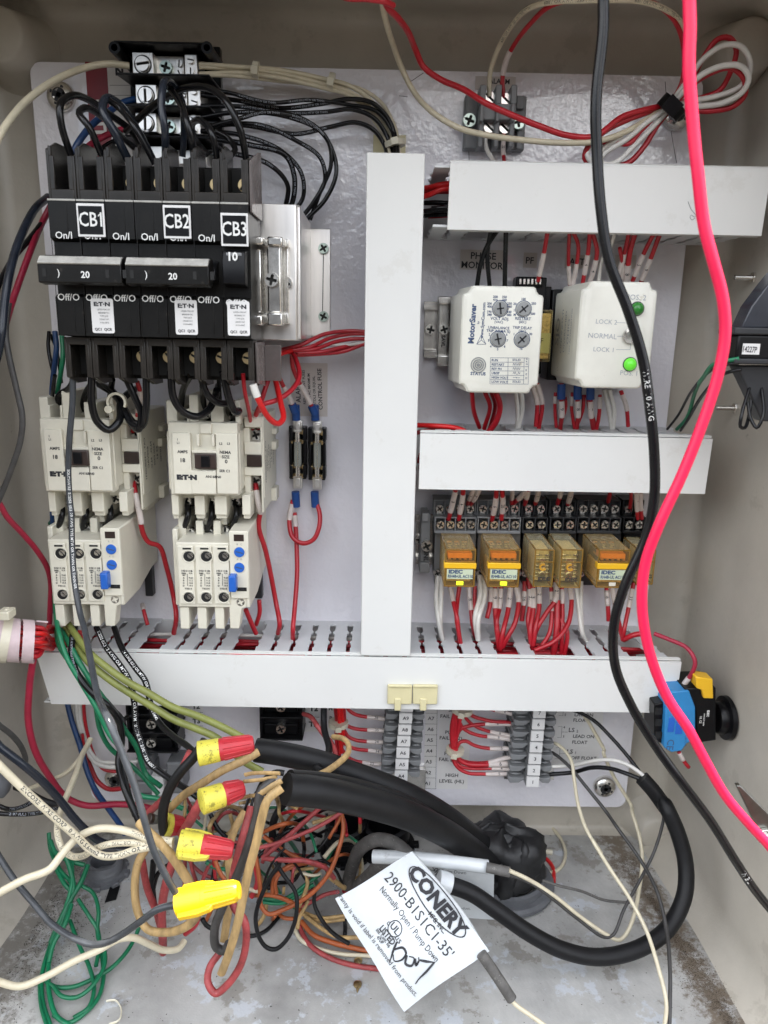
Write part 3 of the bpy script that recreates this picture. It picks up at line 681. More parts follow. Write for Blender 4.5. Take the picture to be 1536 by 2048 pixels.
def breaker(xi, npol, label, tag_txt, amp, grp):
    """xi = index of first pole"""
    PW = 18.55; x0 = -203.3+PW*xi; zt, zb = 539.5, 454.5; D = 140
    t = thing('circuit_breaker', (x0+PW*npol/2, 66, 420), label, 'circuit breaker', grp)
    for k in range(npol):
        a = x0+PW*k+.25; b = x0+PW*(k+1)-.25; c = (a+b)/2
        m = MB()
        # stepped body in profile (d, z)
        m.prism([(92, zb-30), (92, zt+30), (96, zt+30), (104, zt+2), (D, zt), (D, zt-23), (D-5, zt-25), (D-5, zt-58), (D, zt-60), (D, zb), (118, zb-1), (110, zb-6), (104, zb-30)], a, b, 'x')
        m.box(a+.6, a+1.0, D, D+.25, zb+2, zt-4); m.box(b-6.3, b-5.9, D, D+.3, zt-22, zt-3); m.box(b-6.3, b-5.9, D, D+.3, zb+2, zt-62)
        m.obj('pole_case', 'brk', t, bevel=.45)
        # terminal guards, smoky plastic: two cheeks and a sloping front with a keyhole opening
        for zz, sg in ((zt, 1), (zb, -1)):
            g = MB()
            if sg > 0:
                g.prism([(100, zz+2), (D-3, zz+1), (D-3, zz+31), (122, zz+38), (100, zz+39)], a, a+1.6, 'x'); g.prism([(100, zz+2), (D-3, zz+1), (D-3, zz+27), (122, zz+32), (100, zz+34)], b-1.6, b, 'x')
                g.box(a+1.6, b-1.6, D-5, D-3, zz+1, zz+7); g.box(a+1.6, a+4.6, D-5, D-3, zz+7, zz+27); g.box(b-4.6, b-1.6, D-5, D-3, zz+7, zz+27); g.box(a+1.6, a+3.4, D-5, D-3, zz+27, zz+33); 
            else:
                for xx in (a, b-1.6): g.prism([(100, zz-2), (D-8, zz-1), (D-8, zz-28), (116, zz-33), (100, zz-33)], xx, xx+1.6, 'x')
                g.box(a+1.6, b-1.6, D-10, D-8, zz-6, zz-1); g.box(a+1.6, a+3.8, D-10, D-8, zz-28, zz-6); g.box(b-3.8, b-1.6, D-10, D-8, zz-28, zz-6)
            g.obj('terminal_guard', 'smoke2', t, bevel=.3)
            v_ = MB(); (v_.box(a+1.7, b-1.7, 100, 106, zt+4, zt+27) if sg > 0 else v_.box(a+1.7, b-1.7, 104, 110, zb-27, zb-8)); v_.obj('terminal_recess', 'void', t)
        q = xi+k
        if q >= 2:
            screw(t, (c+4.0, -122, zt+14.0), 4.2, 'slot', 'brass', ang=.5+q*.3)
            screw(t, (c+3.2, -118, zb-13.5), 4.3, 'slot', 'brass', ang=1.4-q*.2)
        # pale upper edge of the face, sky glint put into the colour
        e = MB(); e.box(a, b, D-1.2, D+.4, zt-.4, zt+.8); e.obj('edge_glint', 'glint', t, bevel=.2)
        h = MB(); h.prism([(D-5, zt-49), (D-5, zt-35), (D+3, zt-38), (D+7, zt-43), (D+6, zt-48)], a+2.8, b-2.8, 'x'); hd = h.obj('toggle_handle', 'black', t, bevel=.6)
        tx = MB(); cx = (a+b)/2
        def tt(st, z, hh, mt=None, ox=0): text3(tx, st, (cx+ox, -(D+.45), z), (1, 0, 0), (0, 0, 1), hh, .01)
        tt('On/I', zt-21.6, 4.3); tt('Off/O', zt-(60.4 if npol == 3 else 62), 4.3); tx.obj('lettering', 'printw', t, smooth=0)
    if npol == 3:
        xa = x0-2.6; xb = xa+53.4
        h = MB(); h.prism([(D+4, zt-50), (D+4, zt-34), (D+13, zt-37), (D+17, zt-41), (D+17, zt-52), (D+9, zt-53)], xa, xb, 'x'); h.obj('handle_tie', 'brk', t, bevel=.7)
        h = MB(); h.prism([(D+11, zt-36.1), (D+12.6, zt-36.6), (D+16.9, zt-40.6), (D+17.6, zt-40.0), (D+13.4, zt-35.6), (D+11, zt-35.2)], xa+.5, xb-.5, 'x'); h.obj('tie_glint', 'glint', t)  # pale strip painting the sky's reflection on the tie top
        h = MB(); cx = x0+PW*1.5
        text3(h, str(amp), (cx, -(D+17.3), zt-47), (1, 0, 0), (0, 0, 1), 4.0, .02); text3(h, ')', (cx-17, -(D+17.3), zt-46), (1, 0, 0), (0, 0, 1), 4.2)
        h.obj('lettering', 'printw', t, smooth=0)
        h = MB()
        for o_ in (-26, 14, 25): h.box(cx+o_-1.2, cx+o_+1.2, D+16.6, D+17.3, zt-48.5, zt-43.5)
        h.obj('tie_slot', 'void', t)
        cx = x0+PW*1.5; tz = zt-12
    else:
        cx = x0+PW*.5; tz = zt-16
        h = MB(); h.prism([(D-5, zt-52), (D-5, zt-28), (D+5, zt-30), (D+8, zt-36), (D+7, zt-50)], cx-7.4, cx+7.4, 'x'); h.obj('rocker_handle', 'black', t, bevel=.6)
        h = MB(); h.box(cx-5, cx+5, D+5.2, D+6.2, zt-36, zt-30.6); h.obj('edge_glint', 'grey', t, bevel=.2)  # grey strip painting the sky glint on the handle
        h = MB(); text3(h, '10', (cx, -(D+8.5), zt-33.5), (1, 0, 0), (0, 0, 1), 5, .03); h.obj('lettering', 'printw', t, smooth=0)
    f = MB(); f.box(cx-8.9, cx+8.9, D+.3, D+1.2, tz-10.2, tz+10.2); fr = f.obj('name_plate', 'paper', t, bevel=.3)
    f = MB(); f.box(cx-7.6, cx+7.6, D+1.0, D+1.5, tz-8.6, tz+8.6); f.obj('plate_field', 'black', fr)
    f = MB()
    if tag_txt == 'CB1': f.add([(cx+6.5, -(D+1.7), tz+3.2), (cx+6.5, -(D+1.7), tz+4.3), (cx+5.0, -(D+1.7), tz+3.1), (cx+5.0, -(D+1.7), tz+2.2)], [(0, 1, 2, 3)])
    text3(f, tag_txt, (cx, -(D+1.7), tz), (1, 0, 0), (0, 0, 1), 8.6, .012, sx=.78); f.obj('lettering', 'printw', fr, smooth=0)
    sx = cx+3.2 if npol == 3 else cx+1; sz = zb+13
    f = MB(); f.prism([(a_[0]+sx, a_[1]+sz) for a_ in rrect(-7.4, 7.4, -11, 11.4, 1.3, 3)], D+.3, D+.55, 'd'); st = f.obj('rating_sticker', 'paper', t)
    f = MB(); text3(f, 'E:T·N', (sx, -(D+.7), sz+7.6), (1, 0, 0), (0, 0, 1), 2.5, .05, sx=1.3)
    for i, s_ in enumerate(('LISTED CIRCUIT', 'BREAKER 75C', 'TYPE QCR', '120/240 VAC', '10 KA 60HZ')): text3(f, s_, (sx+1, -(D+.7), sz+4.2-i*2.1), (1, 0, 0), (0, 0, 1), 1.0, 0, sx=.85)
    text3(f, 'QC1  QCR', (sx, -(D+.7), sz-8.6), (1, 0, 0), (0, 0, 1), 1.7, .03)
    f.obj('lettering', 'print_', st, smooth=0)
    return t
G_ = 'circuit breakers side by side at the upper left'
breaker(0, 3, 'black three pole breaker with tied handles and name plate CB1', 'CB1', 20, G_)
breaker(3, 3, 'black three pole breaker with tied handles and name plate CB2', 'CB2', 20, G_)
t = breaker(6, 1, 'black single pole breaker with white 10 and name plate CB3', 'CB3', 10, G_)
m = MB(); q = -203.3+18.55*7
m.prism([(94, 535), (94, 580), (104, 578), (137, 566), (137, 535)], q+.4, q+1.8, 'x'); m.obj('clear_side_barrier', 'smoke', t, bevel=.4); m = MB(); m.prism([(94, 420), (94, 452), (130, 452), (126, 424)], q+.4, q+1.8, 'x'); m.box(q+1.8, q+14, 94, 96, 424, 450)
o = m.obj('clear_side_barrier', 'smoke', t, bevel=.4)

# ================================================================== distribution block, upper left
t = thing('distribution_block', P('a', 960, 600, 0), 'black power distribution block with bright metal lugs above the breakers', 'distribution block')
m = MB(); m.pb('a', 720, 250, 1215, 900, 8, 0)
m.obj('block_base', 'black', t, bevel=.6)
rows = [(285, 420, 0), (462, 580, 18), (617, 735, 18), (800, 900, 50)]
for i, (y0, y1, dx) in enumerate(((235, 262, 0), (408, 440, 10), (578, 606, 25), (745, 800, 30))):
    z0, z1 = P('a', 900, y0, 40).z, P('a', 900, y0+20, 40).z
    xa, xb = P('a', 625+dx, y0, 45).x, P('a', 1150, y0, 45).x
    xa2, xb2 = P('a', 740+dx, y0, 8).x, P('a', 1220, y0, 8).x
    m = MB(); m.prism([(xa, 46), (xb, 46), (xb2, 8), (xa2, 8)], z1, z0-1, 'z')
    m.obj('barrier_wall', 'black', t, bevel=.5)
    if i == 0:
        for cx in (628, 1135):
            q = P('a', cx, 262, 46); a = MB(); a.ring((q.x, q.z), 4.2, 2.4, 4, 46.5, 18); a.obj('fixing_post', 'black', t)
for i, (y0, y1, dx) in enumerate(rows):
    m = MB()
    m.pb('a', 725+dx, y0, 842+dx, y1-10, 36, 8); m.pb('a', 845+dx, y0+20, 935+dx, y1, 26, 8); m.pb('a', 930+dx, y0+22, 1010+dx, y1+2, 26, 8); m.pb('a', 1012+dx, y0+12, 1083+dx, y1+3, 33, 8)
    lug = m.obj('metal_lug', 'tin', t, bevel=.6)
    if i < 3:
        yc = (y0+y1)/2
        q = P('a', 784+dx, yc+2, 36); a = MB(); a.ring((q.x, q.z), 6.6, 5.6, 35.8, 36.3, 24); a.obj('screw_well', 'dgrey', lug)
        screw(lug, q+Vector((0, .4, 0)), 5.2, 'slot', 'tin', 'lug_screw', ang=[-.15, 1.57, 1.6][i])
        screw(lug, P('a', 913+dx, yc+22, 27), 4.9, 'phil', 'gscrew', 'lug_screw', ang=.3)
        for (x_, y_, dd) in ((985, yc-4, 26.5), (985, yc+50, 26.5), (1046, yc-22, 33.5), (1048, yc+38, 33.5)):
            screw(lug, P('a', x_+dx, y_, dd), 2.7, 'slot', 'tin', 'lug_screw')

# ================================================================== alarm terminal block, top centre right
t = thing('alarm_terminal_block', P('c', 540, 440, 0), 'grey two pole terminal block under the small alarm sticker', 'terminal block')
m = MB(); m.pb('c', 420, 350, 645, 550, 9, 0.2); m.pb('c', 425, 352, 470, 545, 13, 9); m.pb('c', 612, 350, 642, 400, 13, 9); m.pb('c', 612, 478, 636, 548, 13, 9)
m.obj('mounting_foot', 'grey', t, bevel=.8)
m = MB(); m.pb('c', 480, 380, 610, 440, 30, 9)
for x in (478, 536, 592): m.pb('c', x, 380, x+14, 445, 33, 9); m.pb('c', x, 310, x+22, 382, 28, 9); m.pb('c', x-6, 440, x+12, 540, 26, 9)
m.obj('terminal_body', 'grey', t, bevel=.8)
for x, y in ((512, 362), (570, 368), (510, 470), (567, 472)):
    a = MB(); a.pb('c', x-18, y-22, x+18, y+20, 17, 9); a.obj('clamp_plate', 'zinc', t, bevel=.4)
    screw(t, P('c', x, y, 19), 4.4, 'slot', 'screw', 'terminal_screw', ang=.7)
for x, y in ((438, 445), (616, 452)): screw(t, P('c', x, y, 15), 5.2, 'phil', 'gscrew', 'fixing_screw')

# ================================================================== phase monitor (boxed relay) and its rail clamp
def rail(v, x0, y0, x1, y1, label, d=7.5):
    t = thing('mounting_rail', P(v, (x0+x1)/2, (y0+y1)/2, 0), label, 'mounting rail'); h = (y1-y0)
    m = MB(); m.pb(v, x0, y0+h*.14, x1, y1-h*.14, 1.8, .3); m.pb(v, x0, y0, x1, y0+h*.12, d, d-1.2); m.pb(v, x0, y1-h*.12, x1, y1, d, d-1.2)
    m.pb(v, x0, y0+h*.12, x1, y0+h*.15, d, .3); m.pb(v, x0, y1-h*.15, x1, y1-h*.12, d, .3); m.obj('rail_profile', 'zinc', t, bevel=.3)
    for x in (x0+(x1-x0)*.2,): screw(t, P(v, x, (y0+y1)/2, 3), 4.4, 'phil', 'screw', 'rail_screw')
    return t
rail('e', 60, 350, 200, 592, 'short zinc mounting rail at the left of the phase monitor')
t = thing('rail_clamp', P('e', 150, 470, 8), 'ribbed zinc steel rail clamp pressed against the phase monitor', 'rail clamp')
m = MB(); m.pb('e', 120, 328, 165, 628, 16, 8); m.pb('e', 172, 330, 208, 626, 18, 8); m.pb('e', 120, 328, 205, 362, 21, 8); m.pb('e', 115, 580, 200, 626, 21, 8); m.obj('clamp_body', 'zinc', t, bevel=1.1)
m = MB(); text3(m, 'SAVL', P('e', 142, 520, 16.3)+Vector((0, 0, 0)), (0, 0, -1), (1, 0, 0), 3, .04); m.obj('lettering', 'dgrey', t, smooth=0)
for x in (146, 185): screw(t, P('e', x, 470, 19), 4.2, 'phil', 'screw', 'clamp_screw')

t = thing('phase_monitor', P('e', 380, 520, 0), 'square white phase monitor with four dials and a status table', 'phase monitor')
m = MB(); m.pb('e', 200, 320, 560, 700, 34, 8); m.obj('socket_base', 'black', t, bevel=1)
# moulded case: octagonal-notched front, slightly larger at the back
def case(v, x0, y0, x1, y1, df, db, notch, mt, parent, nm, grow=1.5):
    a, b = P(v, x0, y1, df), P(v, x1, y0, df); a = Vector((P(v, x0, (y0+y1)/2, df).x, 0, P(v, (x0+x1)/2, y1, df).z)); b = Vector((P(v, x1, (y0+y1)/2, df).x, 0, P(v, (x0+x1)/2, y0, df).z))
    def oc(g, r):
        X0, X1, Z0, Z1 = a.x-g, b.x+g, a.z-g, b.z+g; n = notch
        pts = []
        for (cx, cz, sx, sz) in ((X1, Z1, -1, -1), (X0, Z1, 1, -1), (X0, Z0, 1, 1), (X1, Z0, -1, 1)):
            q = [(cx, cz+sz*(n+2.5)), (cx+sx*.8, cz+sz*(n+.8)), (cx+sx*3.5, cz+sz*n), (cx+sx*(n), cz+sz*3.0), (cx+sx*(n+.8), cz+sz*.8), (cx+sx*(n+2.5), cz)]
            if sx*sz < 0: q.reverse()
            pts += [(x, z) for x, z in q]
        return pts
    m = MB(); loft(m, [(oc(-3.2, 0), df), (oc(-1.2, 0), df-.7), (oc(-.2, 0), df-2.4), (oc(grow, 0), db)], True, True)
    return m.obj(nm, mt, parent, smooth=28)
case('e', 217, 282, 565, 744, 104, 32, 5.2, 'cream2', t, 'case')
m = MB(); D_ = 104
def tx(s, x, y, h, rot=-1.5, b=.02, al='C'): text(m, s, 'e', x, y, D_, h, rot, al, b)
tx('MotorSaver', 268, 445, 24, 88.5, .04); tx('by', 293, 440, 9, 88.5); tx('www.SymCom.com', 313, 432, 13, 88.5, .03)
tx('VOLT ADJ.', 385, 424, 12); tx('(VAC)', 381, 438, 10); tx('RESTART', 485, 424, 12); tx('(SEC)', 483, 438, 10)
tx('UNBALANCE', 381, 463, 11); tx('TRIP (NEMA %)', 379, 477, 11); tx('TRIP DELAY', 482, 463, 11); tx('(SEC)', 482, 477, 10); tx('STATUS', 292, 660, 13, -1, .04)
for s_, x, y in (('208', 366, 330), ('416', 366, 343), ('220', 405, 331), ('440', 405, 344), ('200', 341, 359), ('400', 341, 372), ('230', 427, 359), ('460', 427, 372), ('190', 341, 394), ('380', 341, 407), ('240', 425, 395), ('480', 425, 408),
                 ('100', 488, 340), ('20', 450, 360), ('250', 531, 359), ('1', 447, 388), ('M', 449, 407), ('500', 527, 403), ('2', 341, 492), ('6', 415, 492), ('3', 337, 517), ('7', 418, 518), ('4', 346, 543), ('6', 406, 543), ('5', 376, 555), ('1', 446, 490), ('30', 518, 490), ('15', 477, 553)): tx(s_, x, y, 9.5, -1, .03)
for i, (a_, b_) in enumerate((('RUN', 'SOLID'), ('RESTART', '/\\/\\/\\/\\/'), ('REV PH', '/\\/\\/\\/\\/'), ('UB/SP', '/\\/\\_/\\/'), ('HIGH VOLT', '---v---'), ('LOW VOLT', 'SOLID'))):
    text(m, a_, 'e', 350, 601+i*18.6, D_, 9.5, -1, 'L', .03); text(m, b_, 'e', 457, 601+i*18.6, D_, 9, -1, 'C', .02)
for i, c in enumerate('GRN'): tx(c, 501, 597+i*11, 7, -1)
for i, c in enumerate('RED'): tx(c, 499, 645+i*17, 8, -1)
lines(m, 'e', [(345, 591+18.7*i, 490 if i not in (0, 2, 6) else 508, 592+18.7*i) for i in range(7)] + [(345, 591, 343, 703), (421, 591, 419, 703), (490, 591, 487, 703), (510, 592, 507, 703)], D_, 1.6)
lines(m, 'e', [(306, 495, 306, 515), (306, 515, 288, 531), (306, 515, 325, 531), (306, 492, 286, 533), (306, 492, 326, 533), (286, 533, 326, 533)], D_, 2)
m.obj('lettering', 'printb', t, smooth=0)
for x, y, r in ((387, 380, 5.0), (487, 382, 5.0), (377, 511, 5.0), (480, 513, 5.0)):
    q = P('e', x, y, D_); k = MB(); k.ring((q.x, q.z), r+.9, r+.45, D_, D_+.25, 28); 
    for i in range(9):
        a_ = math.radians(-50+i*35); k.box(0, 0, 0, 0, 0, 0) if 0 else None
    rg_ = k.obj('dial_ring', 'printb', t)
    k = MB(); k.cyl((q.x, q.z), r, D_-1, D_+1.2, 24); k.obj('dial', 'knob', t, bevel=.4)
    k = MB(); k.T = Matrix.Translation((q.x, 0, q.z)) @ Matrix.Rotation(.7+x*.01, 4, 'Y'); k.box(-r*.8, r*.8, D_+1.1, D_+1.4, -.6, .6); k.box(-.5, .5, D_+1.1, D_+1.4, -r*.5, r*.5); k.obj('dial_slot', 'dgrey', t)
q = P('e', 293, 622, D_); k = MB(); k.lathe([(.1, 0), (.1, .1)], 3) if 0 else None
k.ring((q.x, q.z), 5.6, 4.9, D_, D_+.4, 28); k.ring((q.x, q.z), 4.1, 3.3, D_, D_+.5, 28); k.ring((q.x, q.z), 2.6, 1.9, D_, D_+.6, 28); k.cyl((q.x, q.z), 1.2, D_, D_+.9, 16); k.obj('status_lamp', 'knob', t)

# pilot relay behind, between the two boxes
t = thing('pilot_relay', P('e', 580, 460, 0), 'small clear relay in black socket between the two white boxes', 'relay')
m = MB(); m.pb('e', 455, 245, 575, 660, 30, 2); m.pb('e', 455, 243, 570, 285, 34, 20); m.pb('e', 555, 285, 605, 390, 26, 2); m.obj('socket', 'black', t, bevel=.8)
m = MB()
for i in range(6): m.pb('e', 470+i*17, 252, 479+i*17, 276, 36, 32)
m.obj('terminal_screw', 'screw', t, bevel=.3)
m = MB(); m.pb('e', 545, 385, 608, 608, 62, 28); m.obj('clear_cover', 'amber', t, bevel=1)
m = MB(); m.pb('e', 553, 400, 600, 596, 56, 30); m.obj('relay_works', 'coil', t, bevel=1)
m = MB(); m.pb('e', 555, 485, 600, 572, 58, 56.2); o = m.obj('cover_label', 'ylab', t); m = MB(); text(m, 'F', 'e', 566, 520, 58, 22, 0); m.obj('lettering', 'print_', o, smooth=0)

# ================================================================== alternator box with lamps
t = thing('alternating_relay_box', P('e', 850, 500, 0), 'white relay box with two green lamps and lock switch lettering', 'alternating relay')
m = MB(); m.pb('e', 600, 300, 980, 690, 30, 2); m.obj('socket_base', 'black', t, bevel=1)
D_ = 106
case('e', 722, 262, 1049, 724, D_, 28, 5.0, 'cream2', t, 'case', grow=.5)
m = MB()
for s_, x, y, h, r_ in (('POS. 2', 971, 333, 22, -2), ('LOCK 2', 843, 438, 19, -2), ('NORMAL', 826, 499, 21, -2), ('LOCK 1', 830, 557, 19, -2), ('POS. 1', 938, 658, 20, -2)): text(m, s_, 'e', x, y, D_, h, r_, 'C', 0)
lines(m, 'e', [(886, 440, 940, 442), (940, 442, 940, 470), (888, 499, 925, 500), (884, 556, 945, 556), (945, 556, 946, 530)], D_, 1.8)
m.obj('lettering', 'printg', t, smooth=0)
for x, y, mt in ((974, 381, 'led'), (943, 619, 'ledon')):
    q = P('e', x, y, D_); k = MB(); k.T = Matrix.Translation((q.x, -D_, q.z)) @ Matrix.Rotation(math.radians(90), 4, 'X'); k.lathe([(4.6, -1), (4.6, 1.2), (3.9, 3), (2.4, 4.4), (.2, 5)], 24); k.obj('indicator_lamp', mt, t, smooth=60)
    k = MB(); k.ring((q.x, q.z), 5.1, 4.6, D_, D_+.5, 28); k.obj('lamp_bezel', 'dgrey', t)
q = P('e', 945, 496, D_); k = MB(); k.ring((q.x, q.z), 5.6, 3.6, D_, D_+2.5, 24); k.obj('switch_nut', 'zinc', t)
k = MB(); k.T = Matrix.Translation((q.x, -D_-1, q.z)) @ Matrix.Rotation(math.radians(70), 4, 'X'); k.lathe([(1.5, 0), (1.8, 6), (2.2, 9), (1.6, 11)], 16); k.obj('toggle_lever', 'zinc', t)
# lettering on the left side of the box, reading downwards
m = MB(); xs = P('e', 722, 500, D_).x-1.0
zt_ = P('e', 722, 480, 80).z
for i, (s_, dd, h) in enumerate((('SJO', 52, 10), ('CINCINNATI', 66, 4), ('DIVERSIFIED', 76, 4), ('OHIO', 86, 5), ('1201 ALTERNATING', 93, 2.6))):
    text3(m, s_, (xs-.9+(.024*(dd-80))*0-.6, -dd, zt_), (0, 0, 1), (0, 1, 0), h, .02)
m.obj('side_lettering', 'printg', t, smooth=0)

# ================================================================== plug-in relays in sockets
rail('i', 30, 235, 130, 500, 'short zinc rail end at the left of the plug-in relays')
t = thing('rail_clamp', P('i', 85, 400, 8), 'dull grey rail clamp with screw left of the plug-in relays', 'rail clamp')
m = MB(); m.pb('i', 55, 235, 105, 545, 26, 8); m.pb('i', 62, 228, 100, 275, 31, 8); m.pb('i', 50, 490, 105, 545, 30, 8); m.obj('clamp_body', 'grey', t, bevel=1)
screw(t, P('i', 88, 400, 28), 5.0, 'phil', 'screw', 'clamp_screw')
m = MB(); text3(m, 'BNL', P('i', 84, 455, 26.5), (0, 0, -1), (1, 0, 0), 4, .03); m.obj('lettering', 'dgrey', t, smooth=0)
def socket(x0, x1, n, mt, label, toponly=False):
    """x0..x1 in view i, n screws per row"""
    t = thing('relay_socket', P('i', (x0+x1)/2, 400, 0), label, 'relay socket', 'relay sockets in a row on the rail')
    m = MB(); m.pb('i', x0+4, 250, x1-2, 560, 24, 6); m.pb('i', x0, 158, x1-4, 248, 21, 6); m.pb('i', x0, 158, x1-4, 166, 27, 6); m.pb('i', x0+2, 250, x1, 258, 35, 6); m.pb('i', x0+2, 322, x1, 338, 35, 6); m.pb('i', x0, 240, x1-2, 250, 27, 6)
    w_ = (x1-x0-8)/n
    for k in range(n+1):
        a = x0+k*w_; m.pb('i', a, 160, a+7, 245, 27, 20); m.pb('i', a+3, 252, a+10, 335, 35, 23)
    m.pb('i', x0+5, 560, x1-4, 612, 20, 6)
    m.obj('socket_body', mt, t, bevel=.7)
    for k in range(n):
        a = x0+k*w_+w_/2
        q = MB(); q.pb('i', a-14+2, 188, a+16+2, 232, 23, 20); q.pb('i', a-14+5, 270, a+16+5, 312, 30, 23); q.obj('clamp_plate', 'zinc', t, bevel=.3)
        screw(t, P('i', a+4, 204, 25), 3.4, 'phil', 'screw'); screw(t, P('i', a+8, 288, 31.5), 3.4, 'phil', 'screw')
    for k in range(2): screw(t, P('i', x0+18+k*(x1-x0-36), 545, 26), 3.4, 'phil', 'screw')
    return t
socket(126, 350, 4, 'grey', 'grey four column relay socket, leftmost in the socket row')
socket(354, 585, 4, 'grey', 'grey four column relay socket, second in the socket row')
socket(592, 728, 2, 'dgrey', 'dark grey two column relay socket, third in the socket row')
socket(738, 880, 2, 'dgrey', 'dark grey two column relay socket, fourth in the socket row')
socket(884, 1116, 4, 'dgrey', 'dark grey four column relay socket, fifth in the socket row')
socket(1126, 1240, 2, 'black', 'black relay socket at the right end of the socket row')
def relay(x0, x1, y0, y1, wide, lamp, label, grp, D=84):
    """front face rectangle in view i"""
    t = thing('plug_in_relay', P('i', (x0+x1)/2, (y0+y1)/2, 24), label, 'plug-in relay', grp)
    ym, xm = (y0+y1)/2, (x0+x1)/2
    X0, X1, Z0, Z1 = P('i', x0, ym, D).x, P('i', x1, ym, D).x, P('i', xm, y1, D).z, P('i', xm, y0, D).z
    m = MB(); loft(m, [(rrect(X0+.8, X1-.8, Z0+.8, Z1-.8, 1.6, 3), D), (rrect(X0+.1, X1-.1, Z0+.1, Z1-.1, 1.8, 3), D-1), (rrect(X0, X1, Z0, Z1, 1.6, 3), 36)], True, True)
    m.obj('clear_cover', 'ambero' if wide else 'amber', t, smooth=40)
    e = MB()
    for ax_, az_ in ((X0+.6, Z0+.6), (X1-.6, Z0+.6), (X1-.6, Z1-.6), (X0+.6, Z1-.6)): e.box(ax_-.55, ax_+.55, 37, D-.2, az_-.55, az_+.55)
    for zz in (Z0+.6, Z1-.6, Z1-(Z1-Z0)*.33): e.box(X0+.3, X1-.3, D-1, D+.15, zz-.5, zz+.5)
    for xx in (X0+.6, X1-.6): e.box(xx-.5, xx+.5, D-1, D+.15, Z0+.6, Z1-.6)
    e.obj('cover_edge', 'aedge', t, bevel=.2)
    m = MB(); m.box(X0+2, X1-2, 36, 46, Z0+2, Z1-2); m.obj('relay_base', 'brown' if wide else 'dgrey', t, bevel=.5)
    m = MB(); w_ = X1-X0
    if wide:
        m.box(X0+2.4, X1-2.4, 46, D-7, Z0+2.5, Z0+(Z1-Z0)*.55); m.obj('relay_works', 'coil', t, bevel=1)
        m = MB(); m.box(X0+2.6, X1-2.6, D-16, D-3, Z1-(Z1-Z0)*.27, Z1-4.2); m.obj('contact_carriage', 'ocar', t, bevel=.6)
        m = MB(); m.box(X0+3.5, X1-3.5, 46, D-18, Z1-(Z1-Z0)*.45, Z1-6); m.obj('contact_frame', 'brown', t, bevel=.6)
        for i in range(3): screw(t, (X0+6.5+(w_-13)*i/2, -(56), Z1-4.5), 2.4, 'phil', 'screw', 'inner_contact', n=(0, -.2, 1))
        m = MB()
        for i in range(5): c = X0+4+(w_-8)*i/4; m.box(c-1.1, c+1.1, 60, D-2.5, Z1-(Z1-Z0)*.30, Z1-(Z1-Z0)*.25)
        for i in range(3): c = X0+6+(w_-12)*i/2; m.cyl((c, 52+6*i % 3), 2.2, Z1-3.4, Z1-2.6, 12, ax='z')
        m.obj('contact_springs', 'copper', t)
        m = MB(); b0 = Z0+(Z1-Z0)*.50; m.box(X0-.5, X1+.5, D-6, D+1.2, b0, b0+(Z1-Z0)*.15); m.obj('hold_band', 'yband', t, bevel=.5)
        m = MB(); m.box(X0+2, X1-2, D+.1, D+.5, Z0+(Z1-Z0)*.22, Z0+(Z1-Z0)*.48); lb = m.obj('rating_label', 'ylab', t)
        m = MB(); text3(m, 'IDEC', (X0+3.4, -(D+.7), Z0+(Z1-Z0)*.41), (1, 0, 0), (0, 0, 1), 3.0, .05, 'L', 1.2); text3(m, 'RH4B-UL AC110', (X0+3.0, -(D+.7), Z0+(Z1-Z0)*.29), (1, 0, 0), (0, 0, 1), 2.5, .03, 'L', .8); m.obj('lettering', 'printb', lb, smooth=0)
        m = MB(); c = (X0+X1)/2; m.box(c-2.4, c+3, D+.1, D+.8, Z0+2, Z0+5); m.obj('indicator_window', 'ledy' if lamp else 'cream', t, bevel=.2)
    else:
        m.box(X0+2.5, X1-2.5, 46, D-9, Z0+3, Z1-3); m.obj('relay_works', 'coil', t, bevel=.8)
        m = MB()
        for sg in (0, 1):
            for i in range(7):
                c = Z0+7+(Z1-Z0-14)*i/6; a = X0+2.3 if sg == 0 else X1-6; m.box(a, a+3.7, D-8.5, D-7.2, c-.6, c+.6)
        m.box(X0+5.5, X1-5.5, D-9, D-5, Z0+9, Z1-9); m.cyl(((X0+X1)/2, Z0+9), 3, D-9, D-4, 16); m.obj('contact_springs', 'zinc', t, bevel=.3)
        m = MB(); m.ring(((X0+X1)/2, (Z0+Z1)/2), 3, 1.6, D-5, D-3, 16, 60, 330); m.obj('coil_winding', 'yband', t)
        m = MB(); text3(m, 'IDEC', ((X0+X1)/2+.6, -(D+.2), Z0+7.2), (1, 0, 0), (0, 0, 1), 2.8, .05, 'C', 1.1); text3(m, 'RH1B-U', ((X0+X1)/2, -(D+.2), Z1-5), (1, 0, 0), (0, 0, 1), 2, .0, 'C', 1.); m.obj('lettering', 'print_', t, smooth=0)
    return t
GR = 'amber plug-in relays in their sockets'
relay(183, 347, 420, 620, 1, 1, 'wide amber relay with lit yellow window, leftmost of the relays', GR)
relay(413, 582, 420, 622, 1, 1, 'wide amber relay with lit yellow window, second of the relays', GR)
relay(656, 762, 420, 622, 0, 0, 'narrow clear amber relay next to the second wide one', GR)
relay(795, 912, 420, 626, 0, 0, 'narrow clear amber relay beside the unlit wide relay', GR)
relay(992, 1160, 422, 626, 1, 0, 'wide amber relay with an unlit window', GR)
relay(1205, 1296, 425, 608, 0, 0, 'amber relay partly behind the hanging bright red wire', GR, 76)

